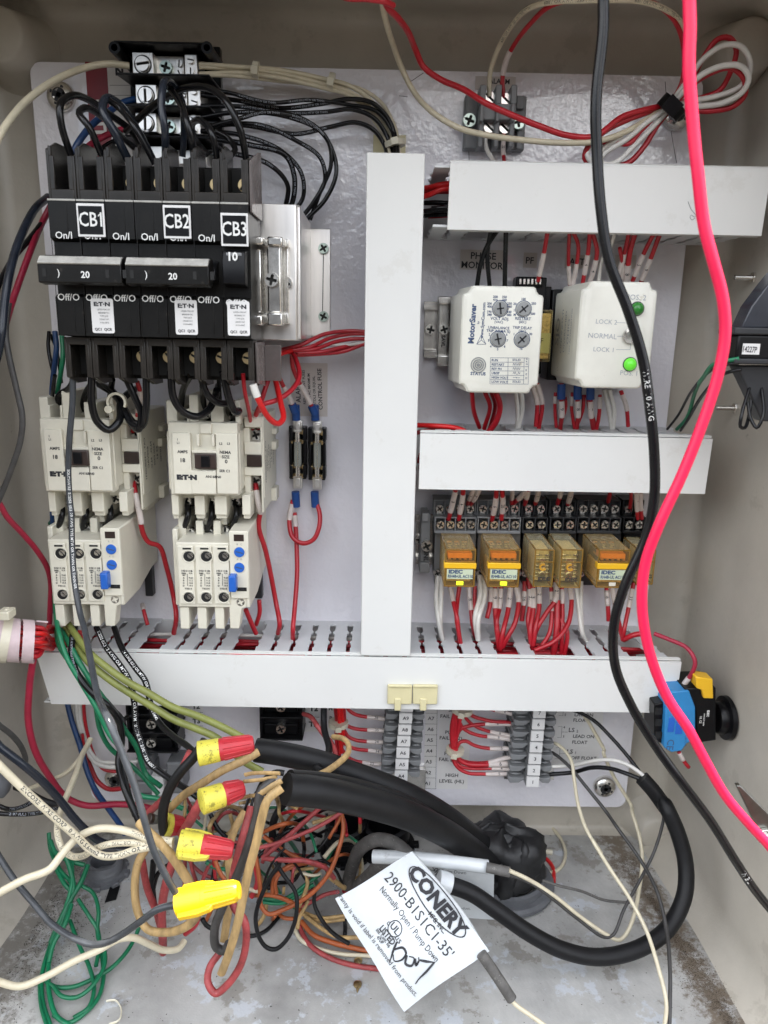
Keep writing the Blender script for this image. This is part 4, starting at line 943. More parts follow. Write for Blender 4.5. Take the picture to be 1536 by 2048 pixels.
# ================================================================== contactor (second one modelled, first one copied)
t = thing('contactor', P('g', 850, 560, 0), 'white motor contactor under CB2, right one of the pair', 'contactor', 'two white motor contactors')
m = MB(); m.pb('g', 672, 400, 1005, 760, 70, 2); m.pb('g', 662, 440, 1010, 720, 88, 20); m.obj('body', 'cream', t, bevel=.8)
m = MB(); m.pb('g', 668, 396, 1000, 745, 92, 80); m.obj('front_cover', 'cream', t, bevel=1)
m = MB(); m.pb('g', 686, 446, 774, 740, 95, 91); m.pb('g', 893, 448, 998, 740, 95, 91); m.pb('g', 774, 626, 893, 740, 95, 91); m.pb('g', 776, 530, 893, 545, 95, 91); m.obj('label_plate', 'cream', t, bevel=.7)
m = MB(); m.pb('g', 798, 452, 812, 510, 97, 91); m.pb('g', 872, 455, 884, 510, 97, 91); m.pb('g', 815, 400, 870, 450, 94, 91); m.obj('latch_tab', 'cream', t, bevel=.5)
m = MB(); m.pb('g', 789, 546, 893, 620, 97, 90); m.obj('armature_button', 'brown', t, bevel=.8)
m = MB(); m.pb('g', 820, 556, 862, 612, 98.2, 97); m.obj('armature_mark', 'black', t, bevel=.5)
for (x0, x1, y0) in ((655, 697, 290), (690, 705, 330), (764, 808, 262), (752, 764, 330), (868, 930, 316), (985, 1008, 290)):
    m = MB(); m.pb('g', x0, y0, x1, 405, 84, 30); m.obj('terminal_divider', 'cream', t, bevel=.6)
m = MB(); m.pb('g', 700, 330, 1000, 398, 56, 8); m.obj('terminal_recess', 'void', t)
for (x0, x1, y1) in ((680, 714, 858), (790, 838, 858), (886, 944, 858), (1018, 1058, 858)):
    m = MB(); m.pb('g', x0, 745, x1, y1-18, 84, 30); m.pb('g', x0+8, y1-24, x1, y1, 80, 30); m.obj('terminal_divider', 'cream', t, bevel=.6)
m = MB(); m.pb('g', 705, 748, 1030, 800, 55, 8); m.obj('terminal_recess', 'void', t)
for x in (752, 866, 984):
    a = MB(); a.pb('g', x-28, 755, x+26, 790, 60, 40); a.obj('clamp_plate', 'zinc', t, bevel=.6); screw(t, P('g', x, 772, 63), 4.6, 'phil', 'screw')
    a = MB(); a.pb('g', x-38, 345, x+20, 366, 60, 40); a.obj('clamp_plate', 'zinc', t, bevel=.6); screw(t, P('g', x-20, 352, 63), 4.4, 'phil', 'screw')
m = MB()
for s_, x, y, h in (('1', 708, 478, 10), ('L1', 711, 494, 10), ('AMPS', 732, 537, 14), ('18', 734, 578, 19), ('L2', 916, 498, 11), ('L3', 953, 498, 11), ('NEMA', 938, 540, 14), ('SIZE', 939, 562, 14), ('0', 942, 584, 18), ('SER C1', 934, 629, 12), ('AN16BN0', 880, 657, 12)): text(m, s_, 'g', x, y, 95, h, -1, 'C', .03)
text(m, 'E:T·N', 'g', 753, 660, 95, 21, -.5, 'C', .09, 1.35)
m.obj('lettering', 'print_', t, smooth=0)
# auxiliary contact block on the right flank
aux = MB(); aux.pb('g', 1028, 370, 1116, 420, 74, 4); aux.pb('g', 1028, 490, 1116, 552, 74, 4); aux.pb('g', 1028, 610, 1116, 652, 74, 4); aux.pb('g', 1028, 420, 1058, 830, 72, 4); aux.pb('g', 1108, 385, 1118, 830, 74, 4); aux.pb('g', 1058, 420, 1116, 830, 50, 4)
aux.pb('g', 1116, 370, 1124, 760, 72, 4); aux.pb('g', 1000, 365, 1030, 760, 70, 20)
ax_ = aux.obj('auxiliary_block', 'cream', t, bevel=.7)
m = MB(); m.pb('g', 1040, 553, 1112, 609, 75.5, 70); m.obj('auxiliary_button', 'brown', ax_, bevel=.5)
for y in (455, 675):
    a = MB(); a.pb('g', 1060, y-28, 1108, y+26, 56, 48); a.obj('clamp_plate', 'zinc', ax_, bevel=.6); screw(ax_, P('g', 1085, y, 58), 4.6, 'phil', 'screw')
m = MB(); xs = P('g', 1124, 560, 72).x+.12; z0 = P('g', 1124, 560, 40).z
for i, (s_, dd, h) in enumerate((('CAT. C320KGS31', 64, 3.2), ('600VAC', 57, 3.6), ('N.O.  N.C.', 48, 3.6), ('A600 P300', 40, 3), ('53 61', 32, 3.6), ('UL LISTED', 22, 3))): text3(m, s_, (xs, -dd, z0), (0, 0, -1), (0, 1, 0) if 0 else (0, -1, 0), h, .02)
m.obj('side_lettering', 'print_', t, smooth=0)
m = MB()
for i, (y0, y1, dd) in enumerate(((420, 450, 8), (480, 520, 12), (700, 760, 14))): a = P('g', 1124, y0, 20); b = P('g', 1124, y1, 20); m = MB(); m.box(xs-3, xs+3.5, dd, dd+16, b.z, a.z); m.obj('side_rib', 'cream', ax_, bevel=1)
CONT = t
copy_tree(t, ((60-667)/2.4/2.62, 0, .8), 'white motor contactor under CB1, left one of the pair')

# ================================================================== overload relay
t = thing('overload_relay', P('h', 890, 350, 0), 'white overload relay with blue dials, right one of the pair', 'overload relay', 'two white overload relays')
D_ = 98
m = MB(); m.pb('h', 706, 205, 960, 515, D_-2, 30); m.pb('h', 958, 150, 1050, 475, D_, 4); m.pb('h', 690, 140, 715, 505, 80, 10); m.obj('body', 'cream', t, bevel=.9)
q0, q1 = P('h', 1050, 300, D_), P('h', 1050, 300, 4)
m = MB(); m.prism([(D_-1, P('h', 1050, 150, D_).z), (4, P('h', 1050, 150, D_).z-4), (4, P('h', 1050, 475, D_).z+4), (60, P('h', 1050, 520, D_).z), (D_-1, P('h', 1050, 520, D_).z)], q0.x-3, q0.x+.1, 'x'); m.obj('side_plate', 'cream', t, bevel=.8)
for k in range(3):
    a = 708+k*84
    m = MB(); m.pb('h', a+5, 222, a+80, 500, D_-.6, D_-3); m.obj('face_plate', 'cream', t, bevel=.5)
    m = MB(); m.pb('h', a+24, 230, a+64, 238, D_-.4, D_-2); m.obj('vent_slot', 'void', t)
    for y, r in ((272, 4.9), (468, 4.7)):
        q = P('h', a+53, y, D_); g = MB(); g.T = Matrix.Translation((q.x, -D_+.5, q.z)) @ Matrix.Rotation(math.radians(90), 4, 'X')
        g.lathe([(r+.6, -1.5), (r+.5, .2), (r, .35), (r-.4, .0), (r-.6, -1.2)], 28)
        g.obj('access_hole_rim', 'cream', t, smooth=50)
        g = MB(); g.cyl((q.x, q.z), r-.7, D_-.9, D_-.45, 24); g.obj('access_hole_shade', 'void', t)  # dark disc painted in for the shaded hole
        screw(t, (q.x+1.5, -(D_-.5), q.z+1.0), 2.3, 'slot', 'screw', ang=.7)
    m = MB()
    text(m, 'H2111B', 'h', a+46, 341, D_-.5, 9, -.5, 'C', .03, 1.25)
    lines(m, 'h', [(a+47, 354, a+48, 412)], D_-.5, 2); text(m, 'DIAL', 'h', a+31, 352, D_-.5, 7, 0, 'C', .05); text(m, 'SET', 'h', a+31, 361, D_-.5, 6, 0, 'C', .05); text(m, 'FLA', 'h', a+64, 352, D_-.5, 7, 0, 'C', .02)
    for i, (c_, n_) in enumerate((('A', '9.60'), ('B', '11.2'), ('C', '12.8'), ('D', '14.4'))):
        text(m, c_, 'h', a+30, 374+i*12.5, D_-.5, 8, 0, 'C', .03); text(m, n_, 'h', a+64, 374+i*12.5, D_-.5, 8, 0, 'C', .02)
    text(m, 'T3214', 'h', a+52, 426, D_-.5, 8, 0, 'C', .03, 1.2)
    m.obj('lettering', 'print_', t, smooth=0)
    # upper and lower barriers
    m = MB(); u = 716+k*84
    m.prism([(P('h', u, 150, 60).x-3, 0), (0, 0)], 0, 1) if 0 else None
    m.pb('h', u-4, 100 if k else 78, u+32, 205, 72, 12); m.pb('h', u+28, 88, u+62, 120, 66, 12) if k else m.pb('h', u+24, 90, u+48, 120, 66, 12)
    m.obj('terminal_divider', 'cream', t, bevel=.7)
    m = MB(); za, zb_ = P('h', a, 515, D_-4).z, P('h', a, 618, D_-4).z; xa = P('h', a+12, 560, D_-4).x
    m.prism([(D_-4, za), (D_-4, zb_), (D_-14, zb_), (20, za-8), (20, za)], xa, xa+7.2, 'x'); m.obj('lower_barrier', 'cream', t, bevel=.6)
    screw(t, P('h', a+62, 152 if k else 158, 62), 4.6, 'slot' if k == 2 else 'phil', 'screw')
m = MB(); za, zb_ = P('h', 990, 470, D_-2).z, P('h', 990, 618, D_-2).z; xa = P('h', 958, 560, D_-2).x
m.prism([(xa, za), (xa+16, za), (xa+16, za-7), (xa+10, za-9), (xa+7.5, zb_), (xa, zb_)], D_-14, D_-2, 'd'); m.obj('lower_barrier', 'cream', t, bevel=.6)
screw(t, P('h', 1013, 487, D_-4), 3.4, 'phil', 'screw')
for y in (250, 324):
    q = P('h', 1005, y, D_); g = MB(); g.ring((q.x, q.z), 4.7, 4.1, D_, D_+.3, 28); g.obj('dial_surround', 'cream', t)
    g = MB(); g.cyl((q.x, q.z), 4.0, D_-.5, D_+.9, 24); dl = g.obj('setting_dial', 'bluep', t, bevel=.3)
    g = MB(); g.T = Matrix.Translation((q.x, 0, q.z)) @ Matrix.Rotation(.25, 4, 'Y'); g.box(-2.8, 2.8, D_+.85, D_+1.1, -.4, .4); g.obj('dial_slot', 'printb', dl)
m = MB(); text(m, 'B   C', 'h', 1005, 213, D_, 9, 0); text(m, 'A   D', 'h', 1005, 285, D_, 8, 0); m.obj('dial_lettering', 'knob', t, smooth=0)
m = MB(); m.pb('h', 978, 166, 1026, 198, D_+.2, D_-1); w_ = m.obj('indicator_window', 'brown', t)
m = MB(); m.pb('h', 952, 366, 988, 444, D_+7, D_-1); m.obj('reset_button', 'bluep', t, bevel=1)
m = MB(); m.pb('h', 994, 420, 1040, 438, D_+.2, D_-1); m.obj('test_slot', 'void', t)
m = MB(); m.pb('h', 1012, 425, 1026, 433, D_+.6, D_-1); m.obj('test_tab', 'dgrey', t)
m = MB(); q = P('h', 1053, 330, 40); m.box(q.x-1, q.x+6, 3, 12, q.z-38, q.z+26); m.obj('mounting_foot', 'dgrey', t, bevel=1)
copy_tree(t, ((120-713)/2.4/2.48, 0, .6), 'white overload relay with blue dials, left one of the pair')

# ================================================================== fuse holders
t = thing('fuse_holder', P('g', 1285, 540, 0), 'black holder with glass fuse, left one beside the contactor', 'fuse holder', 'two glass fuse holders')
def fuse(x):
    m = MB(); m.pb('g', x-42, 415, x+40, 668, 8, .3); m.pb('g', x-42, 490, x-28, 600, 18, 8); m.pb('g', x+28, 490, x+40, 600, 18, 8); m.pb('g', x-40, 420, x-24, 485, 22, 8); m.pb('g', x+24, 420, x+40, 485, 22, 8); m.pb('g', x-40, 605, x-24, 662, 22, 8); m.pb('g', x+24, 605, x+40, 662, 22, 8)
    m.obj('holder_base', 'black', t, bevel=.7)
    q = P('g', x, 540, 17); za, zb_ = P('g', x, 440, 17).z, P('g', x, 650, 17).z; h = za-zb_
    m = MB(); m.cyl((q.x, 17), 3.1, zb_+h*.2, za-h*.2, 18, ax='z'); m.obj('fuse_tube', 'glass', t)
    for a, b in ((zb_, zb_+h*.22), (za-h*.22, za)):
        m = MB(); m.cyl((q.x, 17), 3.5, a, b, 18, ax='z'); m.obj('fuse_cap', 'zinc', t)
        m = MB(); m.ring((q.x, 0), 5, 3.9, 0, 1) if 0 else None
        for zc in ((a+b)/2-4, (a+b)/2+4): 
            m.box(q.x-5.2, q.x-3.7, 8, 21, zc-1.6, zc+1.6); m.box(q.x+3.7, q.x+5.2, 8, 21, zc-1.6, zc+1.6)
        m.obj('spring_clip', 'brass', t, bevel=.3)
    m = MB(); m.cyl((q.x, 17), .25, zb_+2, za-2, 6, ax='z'); m.obj('fuse_element', 'brass', t)
    for y0, y1 in ((385, 440), (650, 715)):
        a = MB(); a.pb('g', x-22, y0, x+22, y1, 14, 9); a.pb('g', x-14, y0+10, x+14, y1-8, 16.5, 13); a.obj('spade_terminal', 'tin', t, bevel=.8)
fuse(1285); ft = t
copy_tree(t, ((1374-1285)/2.4/2.19, 0, -.6), 'black holder with glass fuse, right one beside the control fuse sticker')

# ================================================================== terminal strips at the bottom
def strip(v, n, x_of, y_of, pitch, names, label, wl, wr, lx0, lx1, mt='grey', D=44):
    t = thing('terminal_strip', P(v, x_of(0)+60, y_of(0), 0), label, 'terminal strip')
    for k in range(n):
        x, y = x_of(k), y_of(k)
        m = MB(); h = pitch
        c = P(v, x, y, D); px_ = mmpx(v, x, y, D); hh = h*px_/2*.97
        xl, xr = c.x-wl*px_, c.x+wr*px_
        # curved-in outline of one block seen from the front, extruded along z; waists between the label and the cheeks
        m.box(c.x-lx0*px_, c.x+lx0*px_, 2, D-2, c.z-hh, c.z+hh)
        for sg, e in ((-1, xl), (1, xr)):
            a = c.x+sg*lx0*px_
            m.prism([(a, c.z-hh*.15), (a+(e-a)*.35, c.z-hh*.9), (e-(e-a)*.12, c.z-hh*.98), (e, c.z-hh*.5), (e, c.z+hh*.35), (e-(e-a)*.2, c.z+hh*.1), (a+(e-a)*.4, c.z+hh*.05), (a, c.z+hh*.12)], 8, D-6, 'd')
            m.prism([(a, c.z+hh*.98), (a, c.z-hh*.98), (e, c.z-hh*.9), (e, c.z+hh*.9)], 2, D-16, 'd')
            m.prism([(a+(e-a)*.15, c.z+hh*.5), (a+(e-a)*.5, c.z+hh*.28), (a+(e-a)*.9, c.z+hh*.42), (a+(e-a)*.6, c.z+hh*.72)], D-16, D-9, 'd')
        b = m.obj('terminal_block', mt, t, bevel=.5)
        m = MB(); m.box(c.x-lx1*px_, c.x+lx1*px_, D-2, D, c.z-hh*.98, c.z+hh*.98); l_ = m.obj('number_tab', 'paper', b, bevel=.15)
        m = MB(); text3(m, names[k], (c.x, -(D+.15), c.z), (1, 0, -.02), (.02, 0, 1), 36*px_*.98 if len(names[k]) < 4 else 32*px_, .02); m.obj('lettering', 'print_', l_, smooth=0)
    return t
strip('3', 7, lambda k: 928-9*k*1.0, lambda k: 162+111*k, 111, ['A10', 'A9', 'A8', 'A7', 'A6', 'A5', 'A4'], 'grey terminal strip numbered A4 to A10 under the lower duct', 190, 185, 64, 62)
strip('4', 8, lambda k: 872-11*k, lambda k: 112+110.5*k, 110.5, ['8', '7', '6', '5', '4', '3', '2', '1'], 'grey terminal strip numbered 1 to 8 right of the middle', 225, 185, 64, 60)
m = MB(); m.pb('4', 520, 780, 1000, 860, 6, .3); o = m.obj('mounting_rail', 'zinc', None, bevel=.4); tag(o, 'end of the metal rail under the numbered float terminal strip', 'mounting rail')
m = MB(); m.pb('3', 740, 760, 1110, 960, 6, .3); o = m.obj('mounting_rail', 'zinc', None, bevel=.4); tag(o, 'metal rail under the lettered terminal strip', 'mounting rail')
def blk(v, x0, y0, x1, y1, label, rows, d=28, scr=True):
    t = thing('power_terminal_block', P(v, (x0+x1)/2, y1, 0), label, 'terminal block')
    m = MB(); m.pb(v, x0, y0, x1, y1, d-8, .3)
    for i in range(rows+1): y = y0+(y1-y0)*i/rows; m.pb(v, x0, y-8, x1, y+8, d+4, .3)
    m.pb(v, x0, y0, x0+30, y1, d-2, .3); m.pb(v, x1-30, y0, x1, y1, d-2, .3)
    m.obj('block_body', 'black', t, bevel=.7)
    for i in range(rows):
        y = y0+(y1-y0)*(i+.5)/rows
        a = MB(); a.pb(v, x0+50, y-45, x1-50, y+45, d-5, d-8.5); a.obj('terminal_plate', 'black', t, bevel=.5)
        for x in ((x0*.5+x1*.5),): screw(t, P(v, x, y-8, d-3), 4.6, 'phil', 'screw')
    return t
blk('2', 955, 60, 1370, 480, 'black power terminal block with bright screws right of the olive wires', 2)
blk('1', 1215, 60, 1700, 600, 'black power terminal block behind the printed black wires', 3)
# grey ground terminal with ball of clamps, lower left
t = thing('ground_terminal', P('1', 1380, 900, 0), 'small grey terminal pair with numbered tab at the lower left', 'terminal block')
m = MB(); m.pb('1', 1300, 660, 1450, 760, 26, 2); m.pb('1', 1290, 770, 1460, 880, 28, 2); m.pb('1', 1280, 890, 1470, 1000, 28, 2); m.pb('1', 1290, 1000, 1480, 1090, 26, 2); m.pb('1', 1600, 700, 1760, 1000, 26, 2); m.obj('terminal_body', 'grey', t, bevel=2)
m = MB(); m.pb('1', 1455, 830, 1570, 1010, 32, 20); o = m.obj('number_tab', 'paper', t); m = MB(); text(m, '5', '1', 1498, 905, 32, 36, 12, 'C', .03); m.obj('lettering', 'print_', o, smooth=0)
# neutral bar along the bottom edge of the panel
t = thing('ground_bar', P('2', 680, 1140, 0), 'thin metal ground bar with slotted screws along the panel bottom', 'ground bar')
m = MB(); m.pb('2', 380, 1105, 1120, 1180, 12, 3); m.obj('bar', 'zinc', t, bevel=.5)
for x in (470, 548, 630, 720, 810, 900, 990): screw(t, P('2', x, 1140, 13), 3.4, 'slot', 'screw', 'bar_screw')

# ================================================================== right wall devices
def WD(v, x, y, X=XR+4):
    a, b = P(v, x, y, 0), P(v, x, y, 100); return (X-a.x)/((b.x-a.x)/100)
# timer / heater controller hanging on the right wall (seen from inside)
t = thing('wall_controller', (XR, -150, P('n', 880, 840, 200).z), 'black controller box with sticker 14227P on the right wall', 'controller')
Dt = 165
m = MB(); m.pb('n', 762, 752, 1590, 950, Dt, Dt-22); m.obj('box_body', 'black', t, bevel=1.5)
m = MB(); m.pb('n', 748, 695, 1590, 752, Dt+1, Dt-24); m.pb('n', 742, 940, 1590, 985, Dt+1, Dt-24); m.obj('flange', 'dgrey', t, bevel=1)
def poly(v, pts, d0, d1, mb=None):
    mb = mb or MB(); mb.prism([(P(v, x, y, d0).x, P(v, x, y, d0).z) for x, y in pts], d1, d0, 'd'); return mb
poly('n', [(800, 694), (880, 520), (1000, 360), (1130, 200), (1500, 200), (1500, 694)], Dt, Dt-16).obj('clear_hood', 'dark', t, bevel=1)
poly('n', [(760, 990), (1560, 990), (1560, 1430), (960, 1430), (860, 1200)], Dt-6, Dt-18).obj('bracket', 'dgrey', t, bevel=1)
m = MB(); m.pb('n', 808, 816, 944, 902, Dt+.4, Dt); o = m.obj('sticker', 'paper', t); m = MB(); text(m, '14227P', 'n', 866, 864, Dt+.4, 44, -3, 'C', .02, .62); m.obj('lettering', 'print_', o, smooth=0)
for i, (x, y, d) in enumerate(((845, 293, WD('n', 930, 293)), (700, 1322, WD('n', 785, 1322)))):
    a = P('n', x-100, y, d); b = P('n', x+65, y+2, d)
    t = thing('wall_bolt', b, ['upper', 'lower'][i] + ' threaded bolt and nut sticking out of the right wall', 'bolt', 'two bolts through the right wall')
    m = MB(); k = mmpx('n', x, y, d); pr = []
    for q in range(24): zz = a.x+(b.x-a.x)*q/24; pr += [(20*k, zz), (17*k, zz+(b.x-a.x)/48)]
    m.T = Matrix(((0, 0, 1, 0), (1, 0, 0, a.y), (0, 1, 0, a.z), (0, 0, 0, 1))); m.lathe([(2*k, a.x-.5)]+pr+[(18*k, XR+6)], 14); m.obj('threaded_shank', 'zinc', t, smooth=30)
    m = MB(); m.cyl((d, a.z), 44*k, P('n', x+35, y, d).x, P('n', x+68, y, d).x, 6, ax='x'); m.obj('nut', 'zinc', t, bevel=.4)
    m = MB(); m.cyl((d, a.z), 58*k, P('n', x+70, y, d).x, P('n', x+82, y, d).x, 24, ax='x'); m.obj('washer', 'zinc', t)
# rotary selector switch on the right wall
q = P('s', 440, 1290, 75)
DW = WD('s', 632, 1290); Dq = DW+14
t = thing('selector_switch', (XR, -DW, q.z), 'blue and black selector switch with yellow lever on the right wall', 'selector switch')
poly('s', [(262, 1225), (318, 1215), (318, 1420), (262, 1405)], Dq-6, Dq-32).obj('contact_block', 'black', t, bevel=1)
poly('s', [(318, 1222), (345, 1165), (430, 1160), (460, 1240), (462, 1395), (420, 1415), (395, 1450), (345, 1458), (308, 1435)], Dq, Dq-36).obj('blue_housing', 'sky', t, bevel=1)
m = MB(); m.pb('s', 330, 1290, 360, 1360, Dq+.6, Dq); m.pb('s', 366, 1300, 400, 1370, Dq+.6, Dq); m.obj('housing_window', 'bluep', t, bevel=.4)
for i, y in enumerate((1260, 1315, 1375)):
    m = MB(); m.pb('s', 268, y-16, 300, y+16, Dq-5, Dq-8); m.obj('terminal_cavity', 'void', t)
poly('s', [(405, 1150), (560, 1145), (560, 1400), (470, 1412), (462, 1250)], Dq-2, Dq-34).obj('switch_body', 'black', t, bevel=1)
poly('s', [(462, 1092), (545, 1105), (548, 1200), (500, 1198), (492, 1158), (466, 1150)], Dq+1, Dq-12).obj('yellow_lever', 'yband', t, bevel=1)
qc = P('s', 600, 1290, DW); k = mmpx('s', 600, 1290, DW)
m = MB(); m.T = Matrix(((0, 0, 1, 0), (1, 0, 0, qc.y), (0, 1, 0, qc.z), (0, 0, 0, 1)))
m.lathe([(70*k, P('s', 556, 1290, DW).x), (78*k, P('s', 566, 1290, DW).x), (78*k, P('s', 590, 1290, DW).x), (104*k, P('s', 594, 1290, DW).x), (106*k, P('s', 614, 1290, DW).x), (90*k, P('s', 625, 1290, DW).x), (84*k, XR+3)], 36); m.obj('panel_nut', 'black', t, smooth=40)
m = MB(); text(m, 'IDEC', 's', 520, 1270, Dq-2, 11, -88, 'C', .05); text(m, 'HW1S-2T 600V', 's', 500, 1300, Dq-2, 7, -88, 'C', .02); text(m, 'UL CE', 's', 484, 1300, Dq-2, 10, -88, 'C', .02); m.obj('lettering', 'printw', t, smooth=0)
m = MB(); text(m, 'CE', 's', 337, 1420, Dq, 34, -92, 'C', .0); text(m, 'HW-G10', 's', 412, 1400, Dq, 10, -86, 'C', .0); text(m, 'CONT', 's', 350, 1240, Dq, 12, -86, 'C', .0); m.obj('lettering', 'printb', t, smooth=0)
# stainless latch near the front edge of the right wall
t = thing('cabinet_latch', P('t', 1180, 480, 225), 'stainless latch plate near the front of the right wall', 'latch')
poly('t', [(1022, 270), (1050, 268), (1400, 620), (1880, 1090), (1880, 1170), (1360, 760), (1240, 720)], 226, 222).obj('latch_plate', 'dull', t, bevel=.5)
m = MB(); q = P('t', 1225, 640, 227); m.cyl((q.x, q.z), 5.5, 226, 229, 20); m.cyl((q.x, q.z), 3, 229, 231, 16); m.obj('rivet', 'zinc', t, bevel=.4)
# ================================================================== wires
def FD(v, x, y, h=2.5):
    """depth at which this picture point lies h above the cabinet bottom"""
    a, b = P(v, x, y, 0), P(v, x, y, 100); k = (b.z-a.z)/100
    return (ZB+h-a.z)/k
_parse = parse
def parse(v, s):
    t = []
    vv = v
    for q in s.split():
        if q.endswith(':'): vv = q[:-1]; t.append(q); continue
        a = q.split(',')
        if len(a) > 2 and a[2].startswith('f'):
            a[2] = '%.1f' % FD(vv, float(a[0]), float(a[1]), float(a[2][1:] or 2.5))
        t.append(','.join(a))
    return _parse(v, ' '.join(t))
OR = ['first', 'second', 'third', 'fourth', 'fifth', 'sixth', 'seventh', 'eighth', 'ninth', 'tenth', 'eleventh', 'twelfth', 'thirteenth', 'fourteenth', 'fifteenth', 'sixteenth', 'seventeenth', 'eighteenth', 'nineteenth', 'twentieth', 'twenty-first', 'twenty-second', 'twenty-third', 'twenty-fourth', 'twenty-fifth']
def fam(v, rows, fmt, grp, whole=None, **kw):
    """rows: (points, width, material, sleeves) ; fmt has {o} ordinal and {c} colour"""
    cn = {'red': 'red', 'whitew': 'white', 'creamw': 'cream', 'blackw': 'black', 'bred': 'bright red', 'aged': 'faded red', 'orange': 'orange', 'green': 'green', 'crim': 'crimson', 'tan': 'tan', 'greyw': 'dusty black', 'rubber': 'black', 'navy': 'dark'}
    cnt = {}
    for r in rows:
        pts, w_, mt = r[0], r[1], r[2]; sl = r[3] if len(r) > 3 else ()
        i = cnt.get(mt, 0); cnt[mt] = i+1
        if whole is not None:
            W(v, pts, w_, mt, None, None, parent=whole, **kw); continue
        W(v, pts, w_, mt, fmt.format(o=OR[i], c=cn.get(mt, mt)), grp, sl=sl, **kw)

# --- black loops from the breaker tops to the distribution block
fam('a', [
 ('400,880,118 340,700,126 330,580,126 390,525,112 480,545,90 620,640,62 720,720,48 800,850,40', 14, 'blackw'),
 ('570,880,118 490,700,128 435,625,126 470,592,116 560,640,95 680,760,62 790,860,46', 14, 'blackw'),
 ('715,900,118 630,730,130 562,600,130 585,540,122 670,590,100 780,760,75 850,900,70', 17, 'navy'),
 ('850,900,118 740,700,124 650,590,118 590,545,124', 12, 'blackw'),
 ('908,870,118 905,720,132 885,570,132 900,455,126 950,470,100 1000,570,66 1010,720,50 1000,860,46', 15, 'navy'),
 ('1065,880,118 1050,760,128 1020,650,128 985,560,112 930,480,104 912,450,122', 14, 'blackw'),
 ('1195,900,118 1165,740,126 1110,665,116 1055,680,92 1075,770,60 1140,850,50', 13, 'blackw'),
 ('1355,900,118 1320,720,128 1250,570,128 1160,490,118 1040,480,104 930,520,86 830,590,70 740,670,60 690,720,50', 14, 'blackw'),
 ('1180,720,60 1250,760,56 1290,820,60 1250,870,66', 12, 'blackw'),
], '{o} {c} jumper arching from the breaker tops to the distribution block, from the left', 'jumpers above the breakers', n=10)
W('a', '740,545,30 680,560,36 600,610,46 500,690,60 420,800,70 380,900,70', 13, 'blue', 'blue feeder wire from the second lug of the distribution block', n=10)
W('a', '745,690,30 640,720,40 540,765,50 450,840,60 p: 305,120,60 215,330,85 85,690,110 20,900,130 -40,1050,140 -400,1500,180 -900,1800,200', 13, 'crim', 'crimson feeder wire leaving the distribution block towards the left wall', n=10)
W('a', '700,750,34 620,780,42 540,830,52 470,880,58', 12, 'blackw', 'short black feeder beside the crimson one above the breakers')
W('a', '710,362,36 600,350,40 480,368,48 320,430,66 160,540,90 60,650,110 0,740,120 -60,880,130 -400,1500,190 -900,2000,250', 14.5, 'creamw', 'thick cream neutral wire sweeping left from the top lug', n=12)
W('p', '330,-20,66 240,60,90 150,230,112 90,400,125 40,640,140 10,900,150 -30,1100,150 -300,1800,170 -700,2300,190', 17, 'navy', 'thick dark feeder wire curving down the left edge beside the breakers', n=12)
W('p', '300,140,60 200,270,80 90,400,100 0,560,120 -60,700,130 -500,1100,170 -900,1300,200', 12, 'blackw', 'thin black wire behind the thick feeder at the left edge')
W('p', '60,700,128 38,900,130 60,1060,132 110,1280,132 152,1480,132 140,1640,132 80,1830,132 0,2030,132 -50,2130,134 -300,2500,160 -700,2800,200', 12, 'greyw', 'dusty black wire hanging in an S along the left wall', pr=('E9ZZ AWG 600V  THHN OR THWN', 150, 1.7, 'printg', dict(rep=2, gap=8)), n=10)
# --- cream and black runs from the block to the upright duct
fam('_', [
 ('398,128,33 480,134,30 560,140,22 640,156,20 700,172,18 745,205,16 775,250,14 790,300,20 790,330,40', 9, 'creamw'),
 ('398,134,33 480,138,28 560,148,22 640,166,20 700,184,18 740,215,16 768,255,14 783,300,22 784,330,40', 9, 'creamw'),
 ('398,148,33 480,146,30 560,156,24 640,174,20 700,192,18 735,222,16 762,262,14 777,300,24 778,330,40', 9, 'creamw'),
 ('398,150,33 470,152,30 560,162,20 650,170,16 715,176,14 762,205,14 790,255,14 798,300,24 798,330,40', 8, 'creamw'),
], '{o} {c} wire of the tied bundle from the top lug to the duct', 'cream wires tied into a bundle along the top')
fam('_', [
 ('402,190,36 480,202,34 560,216,26 640,208,22 700,198,22 745,206,22 778,240,20 793,285,22 796,330,40', 9, 'blackw'),
 ('402,212,36 490,214,34 570,226,26 650,224,22 705,219,22 748,236,22 772,268,20 784,300,24 786,330,40', 9, 'blackw'),
 ('402,245,36 500,252,34 590,268,26 660,254,22 710,245,22 745,258,22 768,288,20 774,330,40', 9, 'blackw'),
 ('402,235,36 470,225,40 560,230,34 640,262,26 668,310,22 672,350,22 650,400,22 612,440,22 590,470,20', 9, 'blackw'),
 ('402,262,36 480,270,38 560,300,34 602,345,26 606,395,22 580,430,22 560,450,20', 9, 'blackw'),
 ('430,250,40 520,250,38 590,280,30 640,315,26 650,360,22 630,400,22 600,440,20', 9, 'blackw'),
 ('402,275,36 500,290,40 570,310,34 588,350,28 586,400,24 566,440,20', 11, 'blackw'),
 ('402,180,36 450,184,42 540,205,36 620,200,26 700,210,20 752,222,20 784,262,20 790,330,40', 8, 'blackw'),
 ('410,256,44 470,240,46 530,225,40 610,240,30 655,280,24 662,330,22 640,385,20 620,440,18', 9, 'blackw'),
 ('402,300,36 480,310,44 540,330,40 575,370,30 570,420,22', 10, 'blackw'),
], '{o} {c} wire fanning out right of the distribution block, counted from above', 'black wires right of the distribution block', pr=('14 AWG (UL) MTW OR THHN', 30, 1.5, 'printg', dict(rep=2, gap=10)))
